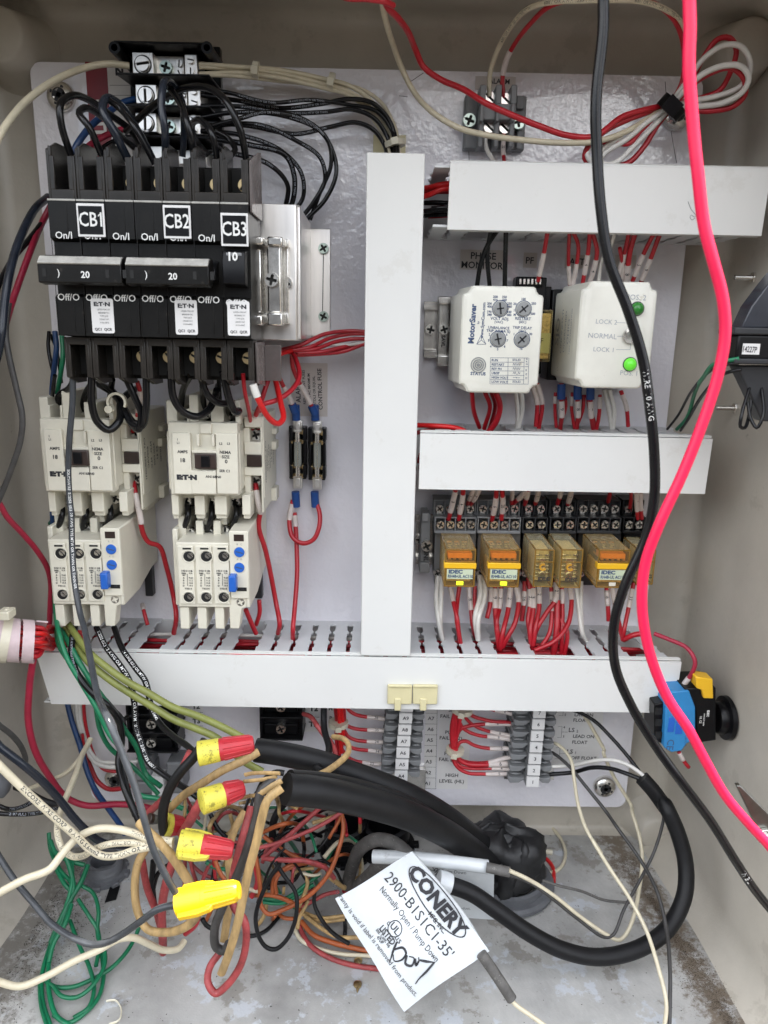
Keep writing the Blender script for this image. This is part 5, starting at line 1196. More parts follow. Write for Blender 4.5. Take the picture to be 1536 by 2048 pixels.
W('_', '380,330,50 430,320,44 480,300,36 440,250,38', 9, 'green', 'pale green wire glimpsed behind the breaker terminals') if 0 else None
# --- alarm wiring and the tied coil, top right
W('c', '60,-500,240 90,-200,160 120,-30,120 135,20,110 180,70,90 215,120,70 240,180,50 270,245,40 330,290,40 420,330,50 500,380,60 600,425,60 700,465,60 800,498,60 900,500,60 1000,430,55 1100,400,50 1150,390,45', 12, 'red', 'red wire dropping from the top and crossing in front of the alarm block', n=10)
W('c', '20,-500,245 80,-220,160 110,-40,116 128,60,90 150,140,60 190,250,35 230,330,35 300,410,50 400,470,60 500,496,62 640,515,60 780,525,60 900,520,60 1000,490,56 1090,440,50 1150,400,45', 11.5, 'creamw', 'cream wire dropping from the top and passing below the alarm block', n=10)
W('c', '-300,-500,240 -120,-120,160 -20,-10,125 60,-4,120 120,4,118 160,20,110', 12, 'red', 'short red wire entering at the very top beside the hanging cream one')
W('c', '512,355,22 515,270,24 540,190,30 590,100,50 660,30,80 740,8,95 850,2,100 960,0,100 1060,4,95 1150,30,85 1210,75,70 1240,140,60 1250,240,50 1240,300,46 1200,360,44', 11, 'creamw', 'cream wire looping over the top from alarm block to the coil', pr=('600V OR AWM 1230 VW-1 TYPE MTW', 40, 2.0, 'print_', dict(rep=3, gap=12)), n=10)
W('c', '566,360,20 560,290,22 575,220,26 600,170,34 660,90,60 740,20,85 850,-8,95 980,-14,95 1080,0,90 1160,40,80 1210,110,65 1228,200,54 1220,300,46 1180,380,44', 10.5, 'red', 'red wire looping over the top from alarm block to the coil', sl=((.06, .13, ''),), n=10)
CW = {}
for c_, k_ in (('red', 'red'), ('white', 'white')): CW[k_] = thing('wire_coil', P('c', 1180, 395, 46), c_+' spare wire folded into loops at the top right', 'wire coil', None)
fam('c', [
 ('1170,395,46 1240,320,52 1300,210,56 1350,145,60 1395,140,62 1420,185,60 1400,260,56 1360,330,52 1290,360,50 1180,385,44', 11, 'red'),
 ('1180,400,48 1260,310,58 1340,262,64 1400,250,66 1448,290,64 1450,350,60 1410,390,56 1330,408,52 1250,405,48 1180,392,46', 11, 'red'),
 ('1160,380,44 1100,410,48 1020,440,52 940,480,55 880,530,55 862,580,52 890,606,50 960,608,50 1020,600,50 1080,540,50 1130,460,48 1170,410,46', 11, 'red'),
 ('1150,400,46 1070,480,52 1020,530,54 960,520,52 900,530,50', 9, 'red'),
], '', None, whole=CW['red'], n=10)
fam('c', [
 ('1170,390,50 1230,310,56 1300,215,62 1370,168,66 1430,168,68 1465,210,66 1468,270,62 1430,320,58 1340,355,54 1260,370,50 1190,390,48', 11, 'whitew'),
 ('1170,400,52 1230,330,60 1300,270,68 1380,240,70 1440,246,70 1465,290,68 1440,340,64 1370,378,58 1290,390,52 1190,395,48', 11.5, 'whitew'),
 ('1165,400,50 1090,450,54 1020,510,56 940,560,55 900,600,54 870,570,54 885,530,52', 10, 'whitew'),
 ('1170,405,48 1100,480,52 1040,540,54 980,595,54 930,602,54 920,560,52 1000,500,54', 10, 'whitew'),
], '', None, whole=CW['white'], n=10)
W('c', '497,490,20 500,540,22 520,580,30 540,610,40', 9, 'whitew', 'short white wire from under the alarm block into the duct')
W('c', '565,490,20 563,540,24 567,600,40', 8, 'red', 'short red wire with white sleeve under the alarm block', sl=((.1, .72, '20'),))
p = P('c', 1180, 395, 50); ziptie(p, P('c', 1230, 340, 55)-P('c', 1140, 440, 48), 9.5, 'black', 'black cable tie cinching the red and white coil', wd=4.5)
p = P('_', 512, 140, 27); ziptie(p, (1, 0, -.1), 5.2, 'nylon', 'nylon cable tie on the cream bundle nearest the lugs')
p = P('_', 663, 163, 19); ziptie(p, (1, 0, -.2), 5.5, 'nylon', 'nylon cable tie on the cream bundle near the upright duct')
p = P('_', 790, 288, 22); ziptie(p, (.2, 0, -1), 7.5, 'nylon', 'nylon cable tie where black and cream wires enter the upright duct')
# --- black and pale wires inside the open left end of the upper right duct
fam('c', [('200,700,30 290,690,50 330,680,56 400,672,56', 12, 'bred'), ('200,725,34 280,720,54 340,695,58 400,690,56', 11, 'bred'), ('200,750,30 300,745,44 400,748,46', 10, 'blackw'), ('200,785,34 290,775,50 400,770,52', 10, 'blackw'), ('200,800,24 300,790,40 400,786,44', 9, 'blackw'), ('200,715,20 300,705,40 400,705,44', 9, 'red')],
    '{o} {c} wire crossing from the upright duct into the upper right duct', 'wires crossing into the upper right duct')
# --- from the upper right duct down to the boxed relays
SLV = ((.42, .93, '4'),)
fam('e', [('385,30,60 335,105,56 303,190,46 286,290,34', 9.5, 'blackw'), ('345,50,60 332,150,50 342,290,34', 9, 'blackw'), ('412,40,60 409,160,50 406,290,36', 9.5, 'blackw')],
    '{o} black wire from the upper duct into the phase monitor', 'black wires above the phase monitor')
fam('e', [
 ('590,55,60 575,140,50 550,262,36', 9, 'red', ((.4, .88, ''),)),
 ('684,50,60 680,170,46 686,280,34', 7.5, 'red', ((.62, .98, ''),)),
 ('700,50,60 722,110,52 715,190,44 698,280,34', 8, 'red', ((.6, .98, ''),)),
 ('772,50,60 764,140,50 740,275,34', 9, 'red', ((.42, .8, '4'),)),
 ('782,50,60 802,130,52 792,200,44 768,275,34', 9, 'red', ((.52, .95, '4'),)),
 ('942,50,60 918,150,50 890,262,36', 9, 'red', ((.42, .85, ''),)),
 ('968,50,60 945,130,52 935,200,44 928,275,34', 11, 'red', ((.6, .95, '8'),)),
 ('1048,55,60 1000,150,50 955,262,36', 9, 'red', ((.42, .88, '5'),)),
 ('1072,60,60 1035,160,50 988,275,34', 9.5, 'red', ((.45, .9, '9'),)),
 ('900,120,56 912,200,44 905,270,34', 8, 'red', ((.5, .95, ''),)),
 ], '{o} {c} wire from the upper duct down behind the lamp box, from the left', 'red wires dropping from the upper right duct')
W('e', '880,50,60 862,110,54 822,170,44 808,275,34', 8, 'whitew', 'single white wire among the red ones above the lamp box')
# --- below the boxed relays
fam('e', [
 ('266,740,60 274,820,46 298,890,30', 9, 'red'), ('322,740,60 343,800,50 318,895,34', 9, 'red'), ('368,740,60 386,800,52 372,860,48 325,925,40', 12, 'red'), ('350,740,56 365,800,44 340,900,30', 8, 'red'),
 ('520,700,36 545,780,34 540,885,30', 9, 'red', ((.02, .5, ''),)), ('545,700,36 567,790,34 552,895,28', 9, 'red', ((.02, .45, ''),)),
 ('625,740,36 622,810,34 628,890,30', 7, 'red', ((.1, .3, ''),)), ('665,760,36 668,800,36 640,895,28', 7, 'red'),
 ('697,740,36 694,810,34 706,895,30', 7, 'red', ((.1, .35, ''),)), ('745,750,36 742,810,36 712,895,28', 7.5, 'red'), ('762,750,38 778,830,36 795,895,28', 10, 'red'), ('815,750,38 812,830,36 800,900,28', 8, 'red', ((.05, .35, ''),)),
 ('905,735,36 928,800,32 936,885,26', 8.5, 'red', ((.08, .55, '11'),)),
 ], '{o} {c} wire hanging below the boxed relays into the duct, from the left', 'red wires under the boxed relays')
for i, (x, c) in enumerate(((650, '9'), (720, '8'), (775, '7'))):
    W('e', f'{x},700,40 {x-1},760,40 {x+2},830,38 {x+(12 if i==2 else -6)},900,28', 9.5, 'red', ['left', 'middle', 'right'][i]+f' wire with blue crimp and sleeve {c} under the lamp box', 'three wires with blue crimps under the lamp box', sl=((.34, .66, c),), parts=(('crimp_sleeve', .02, .3, 1.75, 'insul'),))
fam('e', [('455,740,50 462,830,40 458,895,30', 9, 'whitew'), ('478,740,50 482,810,42 466,890,32', 9, 'whitew'), ('833,728,36 852,810,34 866,895,28', 9.5, 'whitew'), ('855,728,36 876,815,34 872,895,28', 9, 'whitew')],
    '{o} {c} wire hanging below the boxed relays into the duct, from the left', 'white wires under the boxed relays')
W('e', '10,880,50 120,884,60 200,893,62 245,912,62 250,930,50', 10, 'bred', 'bright red wire lying over the left end of the middle duct')
W('e', '10,920,40 60,905,50 140,900,56 230,915,56', 9, 'red', 'second red wire lying over the left end of the middle duct')
fam('n', [('215,1490,60 300,1380,80 400,1200,110 520,1060,140 640,990,160 780,970,165', 6, 'blackw'), ('290,1490,60 370,1400,80 440,1180,112 500,1080,140 600,970,160 780,935,165', 8.5, 'green'), ('320,1500,60 380,1410,82 480,1240,110 600,1100,140 700,1040,160 800,1020,165', 7, 'blackw')],
    '{o} {c} wire rising from the middle duct to the wall controller', 'wires feeding the wall controller')
fam('n', [('900,1040,150 850,1200,160 800,1380,168 790,1470,168 825,1480,166 860,1380,160 880,1200,155', 7, 'blackw'), ('930,1050,150 960,1200,160 970,1380,168 920,1480,168 870,1400,164 850,1280,160', 7, 'blackw')],
    '{o} black wire loop hanging under the wall controller', 'loops under the wall controller')
# --- from the middle duct down to the relay sockets
fam('i', [
 ('246,85,60 228,165,46 204,262,34', 9.5, 'red', ((.15, .78, '8'),)), ('284,85,60 276,165,46 258,262,34', 9.5, 'red', ((.25, .82, '4'),)), ('345,85,60 322,140,44 305,180,28', 8, 'red', ((.1, .7, '10'),)), ('375,85,60 350,140,44 322,182,28', 8.5, 'red', ((.1, .75, '8'),)),
 ('460,85,60 452,180,46 434,265,34', 9.5, 'red', ((.32, .82, '6'),)), ('485,85,60 492,170,46 484,262,34', 9.5, 'red', ((.32, .8, '20'),)), ('546,85,60 542,125,44 538,178,28', 8, 'red', ((.2, .75, ''),)), ('632,85,60 600,130,44 550,175,28', 9.5, 'red', ((.1, .75, '17'),)),
 ('630,90,60 620,140,44 608,182,28', 9, 'red', ((.15, .6, ''),)), ('684,88,60 678,130,44 664,178,28', 9, 'red', ((.15, .8, '9'),)), ('802,90,60 796,130,44 782,178,28', 9, 'red', ((.1, .6, ''),)), ('858,92,60 850,135,44 836,182,28', 9, 'red', ((.1, .85, '3'),)),
 ('1062,95,60 1058,130,44 1050,168,28', 8, 'red'), ('1200,100,60 1200,170,46 1206,258,34', 8, 'red', ((.1, .75, '7'),)), ('1222,100,60 1222,170,46 1228,258,34', 8, 'red', ((.1, .72, ''),)), ('1170,98,60 1172,150,46 1166,200,34', 8, 'red'),
 ], '{o} sleeved {c} wire from the middle duct to the relay sockets, from the left', 'sleeved red wires above the plug-in relays')
# --- from the sockets down to the lower duct
D0 = 22
fam('i', [
 ('212,615,26 228,690,34 250,790,46 262,900,44 275,990,36', 9, 'red', ((.02, .2, ''),)), ('262,615,26 252,690,32 246,780,44 262,880,48 280,985,40', 9, 'red'), ('312,615,24 322,720,30 332,820,36 352,880,26', 9, 'red', ((.02, .4, '18'),)), ('345,615,24 342,720,30 334,830,34 350,900,22', 8, 'red'),
 ('428,615,26 424,710,34 408,785,40', 9, 'red', ((.05, .5, ''),)), ('450,615,26 452,740,36 462,850,46 478,960,44', 11, 'red', ((.04, .33, '9'),)), ('482,615,26 474,730,34 460,800,44 468,950,46', 9, 'red', ((.04, .35, '2'),)), ('532,615,26 520,740,36 492,860,48 478,950,48', 10, 'red', ((.03, .33, '12'),)), ('562,615,26 576,690,34 556,810,46 520,880,50 490,940,48', 10, 'red', ((.03, .26, ''),)),
 ('608,590,24 604,690,30 594,800,34', 9, 'red', ((.25, .6, '36'),)), ('626,570,24 638,690,32 625,800,40 640,880,44', 9, 'red', ((.2, .5, '21'),)), ('650,610,26 652,740,36 636,860,46 650,950,46', 11, 'red', ((.05, .35, '3'),)), ('684,615,26 684,730,36 664,840,46 655,930,48', 9.5, 'red', ((.02, .3, '2'),)), ('604,700,24 596,740,26 590,800,28', 8, 'red'),
 ('748,620,26 752,700,32 740,860,44 700,930,48', 9, 'red', ((.08, .4, '22'),)), ('772,580,26 772,680,36 720,760,40 678,830,44 650,900,44', 9.5, 'red', ((.05, .35, '21'),)), ('780,690,34 778,840,44 760,980,48', 13, 'red'), ('804,615,26 808,740,36 806,870,46 800,985,46', 9, 'red', ((.05, .25, ''),)), ('845,620,26 856,690,36 835,820,50 760,910,58 660,955,60', 9.5, 'red', ((.03, .18, ''),)), ('770,760,36 830,850,46 820,980,48', 9, 'red'),
 ('1040,620,26 1048,720,32 1052,800,34', 9, 'red', ((.1, .55, '6'),)), ('1068,620,26 1086,700,34 1104,800,44 1128,900,44', 9.5, 'red', ((.03, .3, ''),)), ('1185,600,26 1160,720,36 1132,860,46 1128,900,40', 9, 'red', ((.1, .4, '33'),)), ('1130,900,44 1180,875,50 1240,865,52', 11, 'red'),
 ], '{o} {c} wire between the plug-in relays and the lower duct, from the left', 'red wires under the plug-in relays')
fam('i', [('148,560,28 138,680,36 152,800,46 172,900,40', 10, 'whitew'), ('168,562,28 164,680,36 160,800,44 168,890,36', 10, 'whitew'), ('368,556,28 372,660,36 345,780,46 360,900,40', 10, 'whitew'), ('392,556,28 396,670,36 362,790,48 362,900,44', 10, 'whitew'), ('878,590,26 890,700,34 910,850,44 932,905,36', 9, 'whitew'), ('908,590,26 906,730,36 916,860,42 940,920,36', 8, 'whitew')],
    '{o} {c} wire between the plug-in relays and the lower duct, from the left', 'white wires under the plug-in relays')
W('s', '262,885,70 330,912,78 420,955,86 458,1020,92 440,1080,92 405,1130,88 385,1175,84', 9, 'crim', 'dark red wire leaving the lower duct towards the selector switch', sl=((.74, .97, '20'),))
W('s', '380,1455,80 405,1500,80 428,1530,80', 8, 'red', 'red wire stub with white sleeve under the selector switch', sl=((.05, .5, ''),))
# --- wires lying inside the ducts (seen through the slots)
def WM(pts, r, mt, label, group):
    C = spline(pts, 6); m = MB(); m.tube(C, r, 7); tag(m.obj('wire', mt, None, origin=C[0], smooth=60), label, 'wire', group)
for i in range(30):
    z, d = 168+3.6*(i % 6)+random.uniform(-1, 1), 10+2.1*i+random.uniform(-3, 3); z = min(z, 187)
    x0 = random.choice((-262, -262, -150, -60)); x1 = random.choice((258, 258, 180, 60))
    WM([(x, -(d+random.uniform(-5, 5)), z+random.uniform(-4, 5)) for x in (x0, x0*.6+x1*.4, x0*.4+x1*.6, x1)], 1.8, 'whitew' if i in (5,) else 'red', ('white' if i == 5 else 'dark red')+' wire lying inside the lower duct, glimpsed through its slots', 'wires inside the lower duct')
for i in range(8):
    d = 16+7*i; WM([(47, -d, 352+3*(i % 4)), (120, -d-3, 356+3*(i % 3)), (180, -d+3, 350+3*(i % 4)), (262, -d, 354)], 1.8, 'blackw' if i == 6 else 'red', ('black' if i == 6 else 'red')+' wire lying inside the middle duct, glimpsed through its slots', 'wires inside the middle duct')
for i in range(6):
    WM([(50, -(16+8*i), 552), (120, -(18+8*i), 556), (280, -(14+8*i), 553)], 1.8, 'blackw' if i > 3 else 'red', ('black' if i > 3 else 'red')+' wire lying inside the upper right duct, glimpsed at its end', 'wires inside the upper right duct')
for i in range(8):
    WM([(8+4*i, -(20+6*(i % 5)), 190), (10+3.6*i, -(24+6*(i % 5)), 300), (8+4*i, -(22+6*(i % 5)), 420), (10+3*i, -(20+5*(i % 5)), 575)], 1.8, 'red' if i % 3 else 'blackw', ('red' if i % 3 else 'black')+' wire running up inside the upright duct, glimpsed at its ends', 'wires inside the upright duct')
W('h', '880,735,72 960,745,78 1080,748,78 1200,750,78 1320,748,76', 8.5, 'bred', 'red wire lying along the front lip of the lower duct', pr=('WIRE 22 UEW OR AWM 1015', 15, 1.5, 'printg', dict(rep=2)))
# --- between breakers and contactors
fam('g', [
 ('298,150,118 297,300,118 322,390,114 378,432,110 428,388,104 436,300,92 480,250,78 520,230,60', 15, 'blackw'),
 ('556,150,118 558,320,116 540,410,110 492,405,104 450,330,96 400,250,86 330,205,66', 14, 'blackw'),
 ('460,180,114 505,280,112 533,350,110 522,428,108 478,390,98 445,310,92 380,235,76 340,200,60', 14, 'blackw'),
 ('330,215,70 400,262,84 455,330,92 500,395,96 545,400,96', 12, 'blackw'),
 ('136,350,60 138,270,72 190,230,86 215,180,98', 13, 'blackw'), ('250,350,60 262,270,72 300,200,90', 12, 'blackw'), ('375,340,60 385,270,72 395,190,90', 12, 'blackw'), ('120,170,90 110,240,80 100,330,50', 8, 'blackw'),
 ], '{o} black wire between CB1 and the left contactor, from the left', 'black wires under CB1', n=10)
fam('g', [
 ('675,150,118 690,280,116 735,345,112 800,368,106 855,338,98 890,270,86 905,220,70', 15, 'blackw'),
 ('818,170,116 850,260,114 900,300,108 950,308,96 945,360,62', 14, 'blackw'),
 ('925,150,118 955,280,114 985,345,108 1002,340,100 975,372,62', 15, 'blackw'),
 ('770,170,110 735,240,90 722,350,60', 13, 'blackw'), ('828,220,100 832,280,80 836,350,60', 12, 'blackw'), ('895,240,90 880,300,76 850,355,60', 13, 'blackw'), ('905,150,90 908,240,80 915,320,60', 9, 'blackw'),
 ], '{o} black wire between CB2 and the right contactor, from the left', 'black wires under CB2', n=10)
for k, (ox, nm) in enumerate(((0, 'right'), (-605, 'left'))):
    for j, x in enumerate((752, 866, 984)):
        W('g', f'{x+ox},775,62 {x+ox+8},830,72 {x+ox-4},880,72 {x+ox-22},925,62', 12, 'blackw', f'{OR[j]} stub wire from {nm} contactor down to its overload relay', 'stub wires between contactors and overload relays')
m = MB(); q = P('g', 415, 300, 104); m.ring((q.x, q.z), 7.4, 5.6, 101, 105, 28, -30, 250); m.cyl((q.x-5.5, q.z-5), 3, 100, 107, 14); tag(m.obj('zip_tie', 'nylon', None, bevel=.3), 'open nylon tie ring around the black wires under CB1', 'cable tie')
W('g', '492,440,62 512,370,72 530,260,84 515,200,90', 9, 'red', 'red wire with sleeve rising from the left contactor side block', sl=((.45, .85, ''),))
W('g', '497,680,60 505,730,66 520,800,68 535,880,66 h: 520,45,66 545,165,60 572,204,56 620,222,52 655,320,46 690,470,40 702,560,50 690,640,40', 10, 'red', 'red wire from the left contactor down past its overload relay', sl=((.06, .2, '1'),), n=10)
W('g', '1083,690,60 1092,760,66 1106,820,66 h: 1108,45,62 1098,130,56 1130,240,50 1160,380,40 1182,500,40 1198,590,50 1190,640,40', 10, 'red', 'red wire from the right contactor down to the lower duct', sl=((.04, .2, ''),), n=10)
W('g', '1070,212,126 1098,290,124 1145,372,114 1190,402,104 1216,375,96 1203,300,86 1185,220,76 1168,140,66 1190,75,56 1250,50,46 b: 1270,765,40', 11.5, 'bred', 'bright red wire looping forward between CB3 and the fuses', parts=(('white_end', 0, .07, 1.25, 'whitew'),), n=10)
W('g', '1066,425,62 1088,350,76 1112,312,84 1185,288,80 1255,240,70 1292,180,60 1282,110,50 1252,60,40 1200,60,36 1150,90,40', 10, 'red', 'red wire making a wide ring beside the control fuse sticker', sl=((.02, .14, '6'),), n=10)
W('g', '1096,425,60 1102,330,70 1130,230,70 1160,140,60 1145,70,50 1200,45,36', 10, 'red', 'red wire rising from the right contactor to the red bundle', sl=((.02, .2, ''),))
W('g', '1022,160,112 1030,240,110 1048,330,90 1060,400,70', 8, 'red', 'thin red wire coming out of the bottom of CB3', n=6)
W('g', '1272,345,15 1243,270,20 1208,205,26 1180,130,30 1168,60,36', 9, 'red', 'left red wire with blue crimp above the fuses', sl=((.14, .45, ''),), parts=(('crimp_sleeve', -.02, .13, 1.9, 'insul'),))
W('g', '1370,355,15 1330,272,20 1290,200,26 1262,130,34 1256,50,40', 9, 'red', 'right red wire with blue crimp above the fuses', sl=((.16, .48, ''),), parts=(('crimp_sleeve', -.02, .13, 1.9, 'insul'),))
m = MB()
for i, x in enumerate((1278, 1370)):
    for (y0, y1, nm) in ((312, 385, 'upper'), (728, 800, 'lower')):
        a = MB(); c0, c1 = P('g', x-4, y0, 13), P('g', x, y1, 12); a.tube(spline([c0, c1], 3), 3.6, 12); tag(a.obj('crimp_terminal', 'insul', None, smooth=50), f'{nm} blue crimp terminal of the {["left", "right"][i]} fuse', 'crimp terminal', 'blue crimp terminals at the fuses')
W('h', '1262,0,12 1245,110,16 1262,180,20 1310,208,22 1360,190,22 1388,130,20 1390,60,16 1372,10,12', 9.5, 'red', 'red U-shaped jumper joining the two fuses below', sl=((.04, .2, ''),), n=10)
W('h', '1270,60,12 1278,180,16 1282,350,26 1272,500,36 1262,620,50 1262,680,40', 9.5, 'red', 'red wire from the left fuse straight down to the lower duct', sl=((.02, .1, ''),))
fam('_', [('585,700,46 620,694,40 660,676,30 700,668,26 740,668,30', 8, 'red'), ('590,702,44 630,698,38 670,684,30 705,678,26 740,678,30', 8, 'red'), ('594,706,42 640,704,36 680,696,30 710,688,26 740,690,30', 9, 'red'), ('560,700,46 600,690,44 650,668,34 700,662,28 740,664,30', 8, 'red'), ('600,700,40 650,690,32 690,690,28 740,684,30', 7, 'whitew'), ('588,710,40 640,708,34 690,702,28 740,682,30', 8, 'red')],
    '{o} {c} wire of the bundle between the bracket and the upright duct', 'bundle right of the breaker bracket')
W('h', '540,500,30 548,540,40 565,600,44', 8, 'red', 'short red wire with sleeve under the left overload relay', sl=((.02, .4, ''),))
W('h', '1100,480,40 1102,540,40 1085,600,36', 9, 'red', 'red wire behind the right overload relay entering the duct')
W('h', '1035,525,50 1062,590,46 1085,640,40', 10, 'red', 'red wire passing under the right overload relay into the duct')
# dark wires at the left behind breakers and contactor
fam('p', [('335,900,40 330,1000,46 345,1100,50 370,1200,50', 8, 'blackw'), ('375,900,60 385,1000,64 370,1150,64 355,1310,60 x: 440,1330,40', 11, 'blue'), ('420,900,60 430,1050,66 415,1180,66 390,1320,56', 10, 'green'), ('345,920,36 380,1000,40 400,1100,44 420,1250,44', 7, 'blackw')],
    '{o} {c} wire tucked behind the lower left corner of CB1', 'wires behind the lower left corner of CB1')
W('x', '410,600,30 440,570,36 500,520,44 540,480,50', 9, 'green', 'green wire seen between the left contactor and overload relay')
W('x', '-900,-300,200 -400,80,160 -20,420,120 60,550,112 180,680,100 300,820,86 385,960,76 416,1100,68 412,1250,62 405,1440,60', 11, 'crim', 'crimson wire curving along the left wall behind the spiral wrap', n=10)
W('x', '285,1650,110 262,1780,110 245,1900,108 k: 118,0,108 114,120,104 140,240,100 200,350,90 270,435,80 350,467,75 470,462,66 560,468,60 620,480,55', 13, 'crim', 'long crimson wire dropping from the spiral wrap and running right below', n=10)
# --- spiral wrap bundle
sw = thing('spiral_wrap', P('x', 130, 1560, 118), 'translucent pinkish spiral wrap around red wires at the left edge', 'spiral wrap')
c0, c1 = P('x', -60, 1545, 124), P('x', 318, 1575, 112); ax = (c1-c0); Ls = ax.length; ax.normalize()
q = ax.to_track_quat('Z', 'Y').to_matrix().to_4x4()
m = MB(); turns = 3.2; R_ = 15.5; g = []
for i in range(151):
    a = 2*math.pi*turns*i/150; z = Ls*i/150; row = []
    for s_ in (-4.1, -2.0, 0, 2.0, 4.1): row.append(Matrix.Translation(c0) @ q @ Vector((R_*math.cos(a), R_*math.sin(a), z+s_)))
    g.append(row)
m.sheet(g, 1.2); m.obj('spiral_band', 'spiral', sw, smooth=60)
for i in range(13):
    a = i*2.4; rr = 3.2+9*((i % 4)/4); off = q @ Vector((rr*math.cos(a), rr*math.sin(a), 0)); y2 = 1440+17*i
    pts = [c0+off, c0.lerp(c1, .6)+off, c1+off*1.1, P('x', 390+random.uniform(-10, 30), 1450+15*i, 84), P('x', 480, 1470+12*i, 66), P('x', 700, 1500+10*i, 50)]
    C = spline(pts, 4); m = MB(); m.tube(C, 2.0, 8); o = m.obj('wire', 'whitew' if i == 5 else 'bred' if i % 3 == 0 else 'red', None, origin=C[0], smooth=60)
    tag(o, ('white' if i == 5 else 'red')+' wire inside the spiral wrap entering the left end of the lower duct', 'wire', 'wires inside the spiral wrap')
o = ziptie(c0.lerp(c1, .27), ax, R_+1.5, 'nylon', 'broad nylon tie clamping the spiral wrap at the left edge', wd=3.2, head=False)
h = MB(); z_ = P('x', 20, 1360, 130); h.pb('x', -30, 1330, 70, 1400, 136, 124); h.pb('x', 30, 1305, 62, 1350, 132, 127); h.obj('lock_head', 'nylon', o, bevel=.8)

# --- dark wire over the left contactor that ends in the yellow nut (enters the sun below the duct)
NUT = P('k', 722, 838, 262)
W('g', '205,150,120 204,300,122 190,470,124 184,640,124 194,800,126 h: 198,60,128 202,220,132 214,390,140 240,540,152 262,620,164 278,700,178 k: 395,20,214 440,125,246 500,270,254 548,400,258 582,520,262 622,650,264 678,765,264 722,838,262', 12.5, 'sunlitw',
  'long dark printed wire running over the left contactor to the yellow connector', n=12, pr=('SOUTHWIRE  E12252  (UL) 10 AWG TYPE MTW OR THWN OR THHN OR', 70, 1.7, 'printw', dict(rep=1, bold=.01, sx=1.12)))
# --- printed black wires from the left overload relay
W('q', '440,745,80 418,850,104 430,960,112 480,1060,118 560,1150,120 640,1210,118 700,1310,112 712,1420,110 k: 478,290,116 500,390,130 540,480,140 565,540,145', 13, 'blackw', 'black wire from the left overload relay curving behind the grey printed one', n=10, pr=('600V VW-1 OR AWM (UL) TYPE THHN', 6, 1.8, 'printg', dict(rep=1)))
W('q', '565,745,80 620,860,100 700,965,112 758,1060,118 785,1180,120 795,1330,122 828,1430,128 k: 600,290,134 660,340,142 715,375,150 770,410,160 805,440,165', 12.5, 'blackw', 'black wire with bold white print ending near the second red connector', n=10, pr=('E12252 (UL) 12 AWG OR MTW OR THWN OR AWM 1011/1015/1230/1335 600V', 8, 2.3, 'printw', dict(rep=1, bold=.012, sx=1.15)))
W('q', '668,745,80 715,870,100 795,985,112 850,1060,118 k: 615,80,124 650,140,134 705,190,148 760,228,160 795,262,170', 12.5, 'blackw', 'black printed wire ending near the topmost red connector', n=10, pr=('14 AWG (UL) OR MTW OR THWN 600V 12 0MM2', 30, 2.1, 'printw', dict(rep=1, bold=.01)))
fam('k', [('428,40,100 480,110,106 495,200,108 480,300,110 500,400,120 545,510,136', 9, 'blackw'), ('440,60,96 500,130,100 488,260,104 515,390,116 555,520,132', 9, 'blackw')], '{o} glossy black wire crossing behind the grey printed one below the duct', 'glossy black pair below the duct')
W('v' if 0 else '1', '1190,290,30 1230,250,34 1280,248,34 1340,235,32', 8, 'blackw', 'black wire stub poking out beside the lower left terminal block')
# --- olive and green wires
W('q', '395,720,80 450,800,98 520,890,110 620,975,118 740,1060,122 878,1135,126 k: 700,70,132 800,105,138 900,150,146 985,195,150', 15, 'olive', 'upper yellowed green wire slanting over the lower duct', n=12, flat=.9)
W('q', '385,745,78 440,850,98 520,950,110 640,1050,118 760,1130,122 878,1200,126 k: 700,118,132 790,155,138 870,190,142 930,240,142 980,285,140 1060,330,140', 15, 'olive', 'lower yellowed green wire slanting over the lower duct to the cables', n=12, flat=.9)
fam('q', [
 ('318,500,56 325,640,80 345,780,104 395,930,114 470,1060,118 560,1210,122 640,1370,124 720,1480,128 k: 560,420,130 640,440,130 740,480,130', 10, 'green'),
 ('355,760,84 410,850,104 470,960,112 540,1070,114 620,1180,112 720,1330,104 800,1450,100 k: 590,340,100 650,390,110', 11, 'green'),
 ('330,740,70 350,860,100 430,980,108 540,1130,106 1: 960,380,96 1060,560,90 1230,700,84 1350,810,84 1450,920,84 1520,1000,84', 9.5, 'green'),
 ], '{o} green wire crossing the lower duct at the left', 'green wires over the lower duct', n=10)
# --- wires below the duct, lower left
W('1', '640,100,26 690,300,30 770,540,36 830,760,44 910,950,54 1020,1110,66 1150,1290,80 1200,1380,90', 11, 'blue', 'blue wire dropping below the duct at the lower left', n=10)
W('1', '735,100,24 745,250,24 775,420,26 820,560,28 850,620,30 920,700,34 1020,735,36 1180,745,34', 9, 'whitew', 'left white wire below the duct bending towards the grey terminals')
W('1', '700,100,20 712,200,20 735,330,22 760,450,24', 7, 'whitew', 'thin white wire behind the blue one below the duct')
W('1', '765,110,24 780,300,24 820,480,26 880,610,28 960,685,32 1100,695,32 1320,685,28', 8, 'whitew', 'right white wire below the duct bending towards the grey terminals')
W('1', '800,100,22 812,280,22 840,430,22 880,580,24 930,680,28 1000,760,30 1100,780,30 1300,770,28', 8, 'red', 'upper red wire curling below the duct to the grey terminals')
W('1', '735,100,18 750,300,20 800,560,22 870,740,26 940,880,30 1040,950,32 1160,945,32 1300,900,30', 9.5, 'red', 'lower red wire curling round the panel screw at lower left')
W('1', '790,420,30 830,700,34 880,920,40 920,1010,44 960,1060,50', 6, 'red', 'thin red wire beside the blue one at lower left')
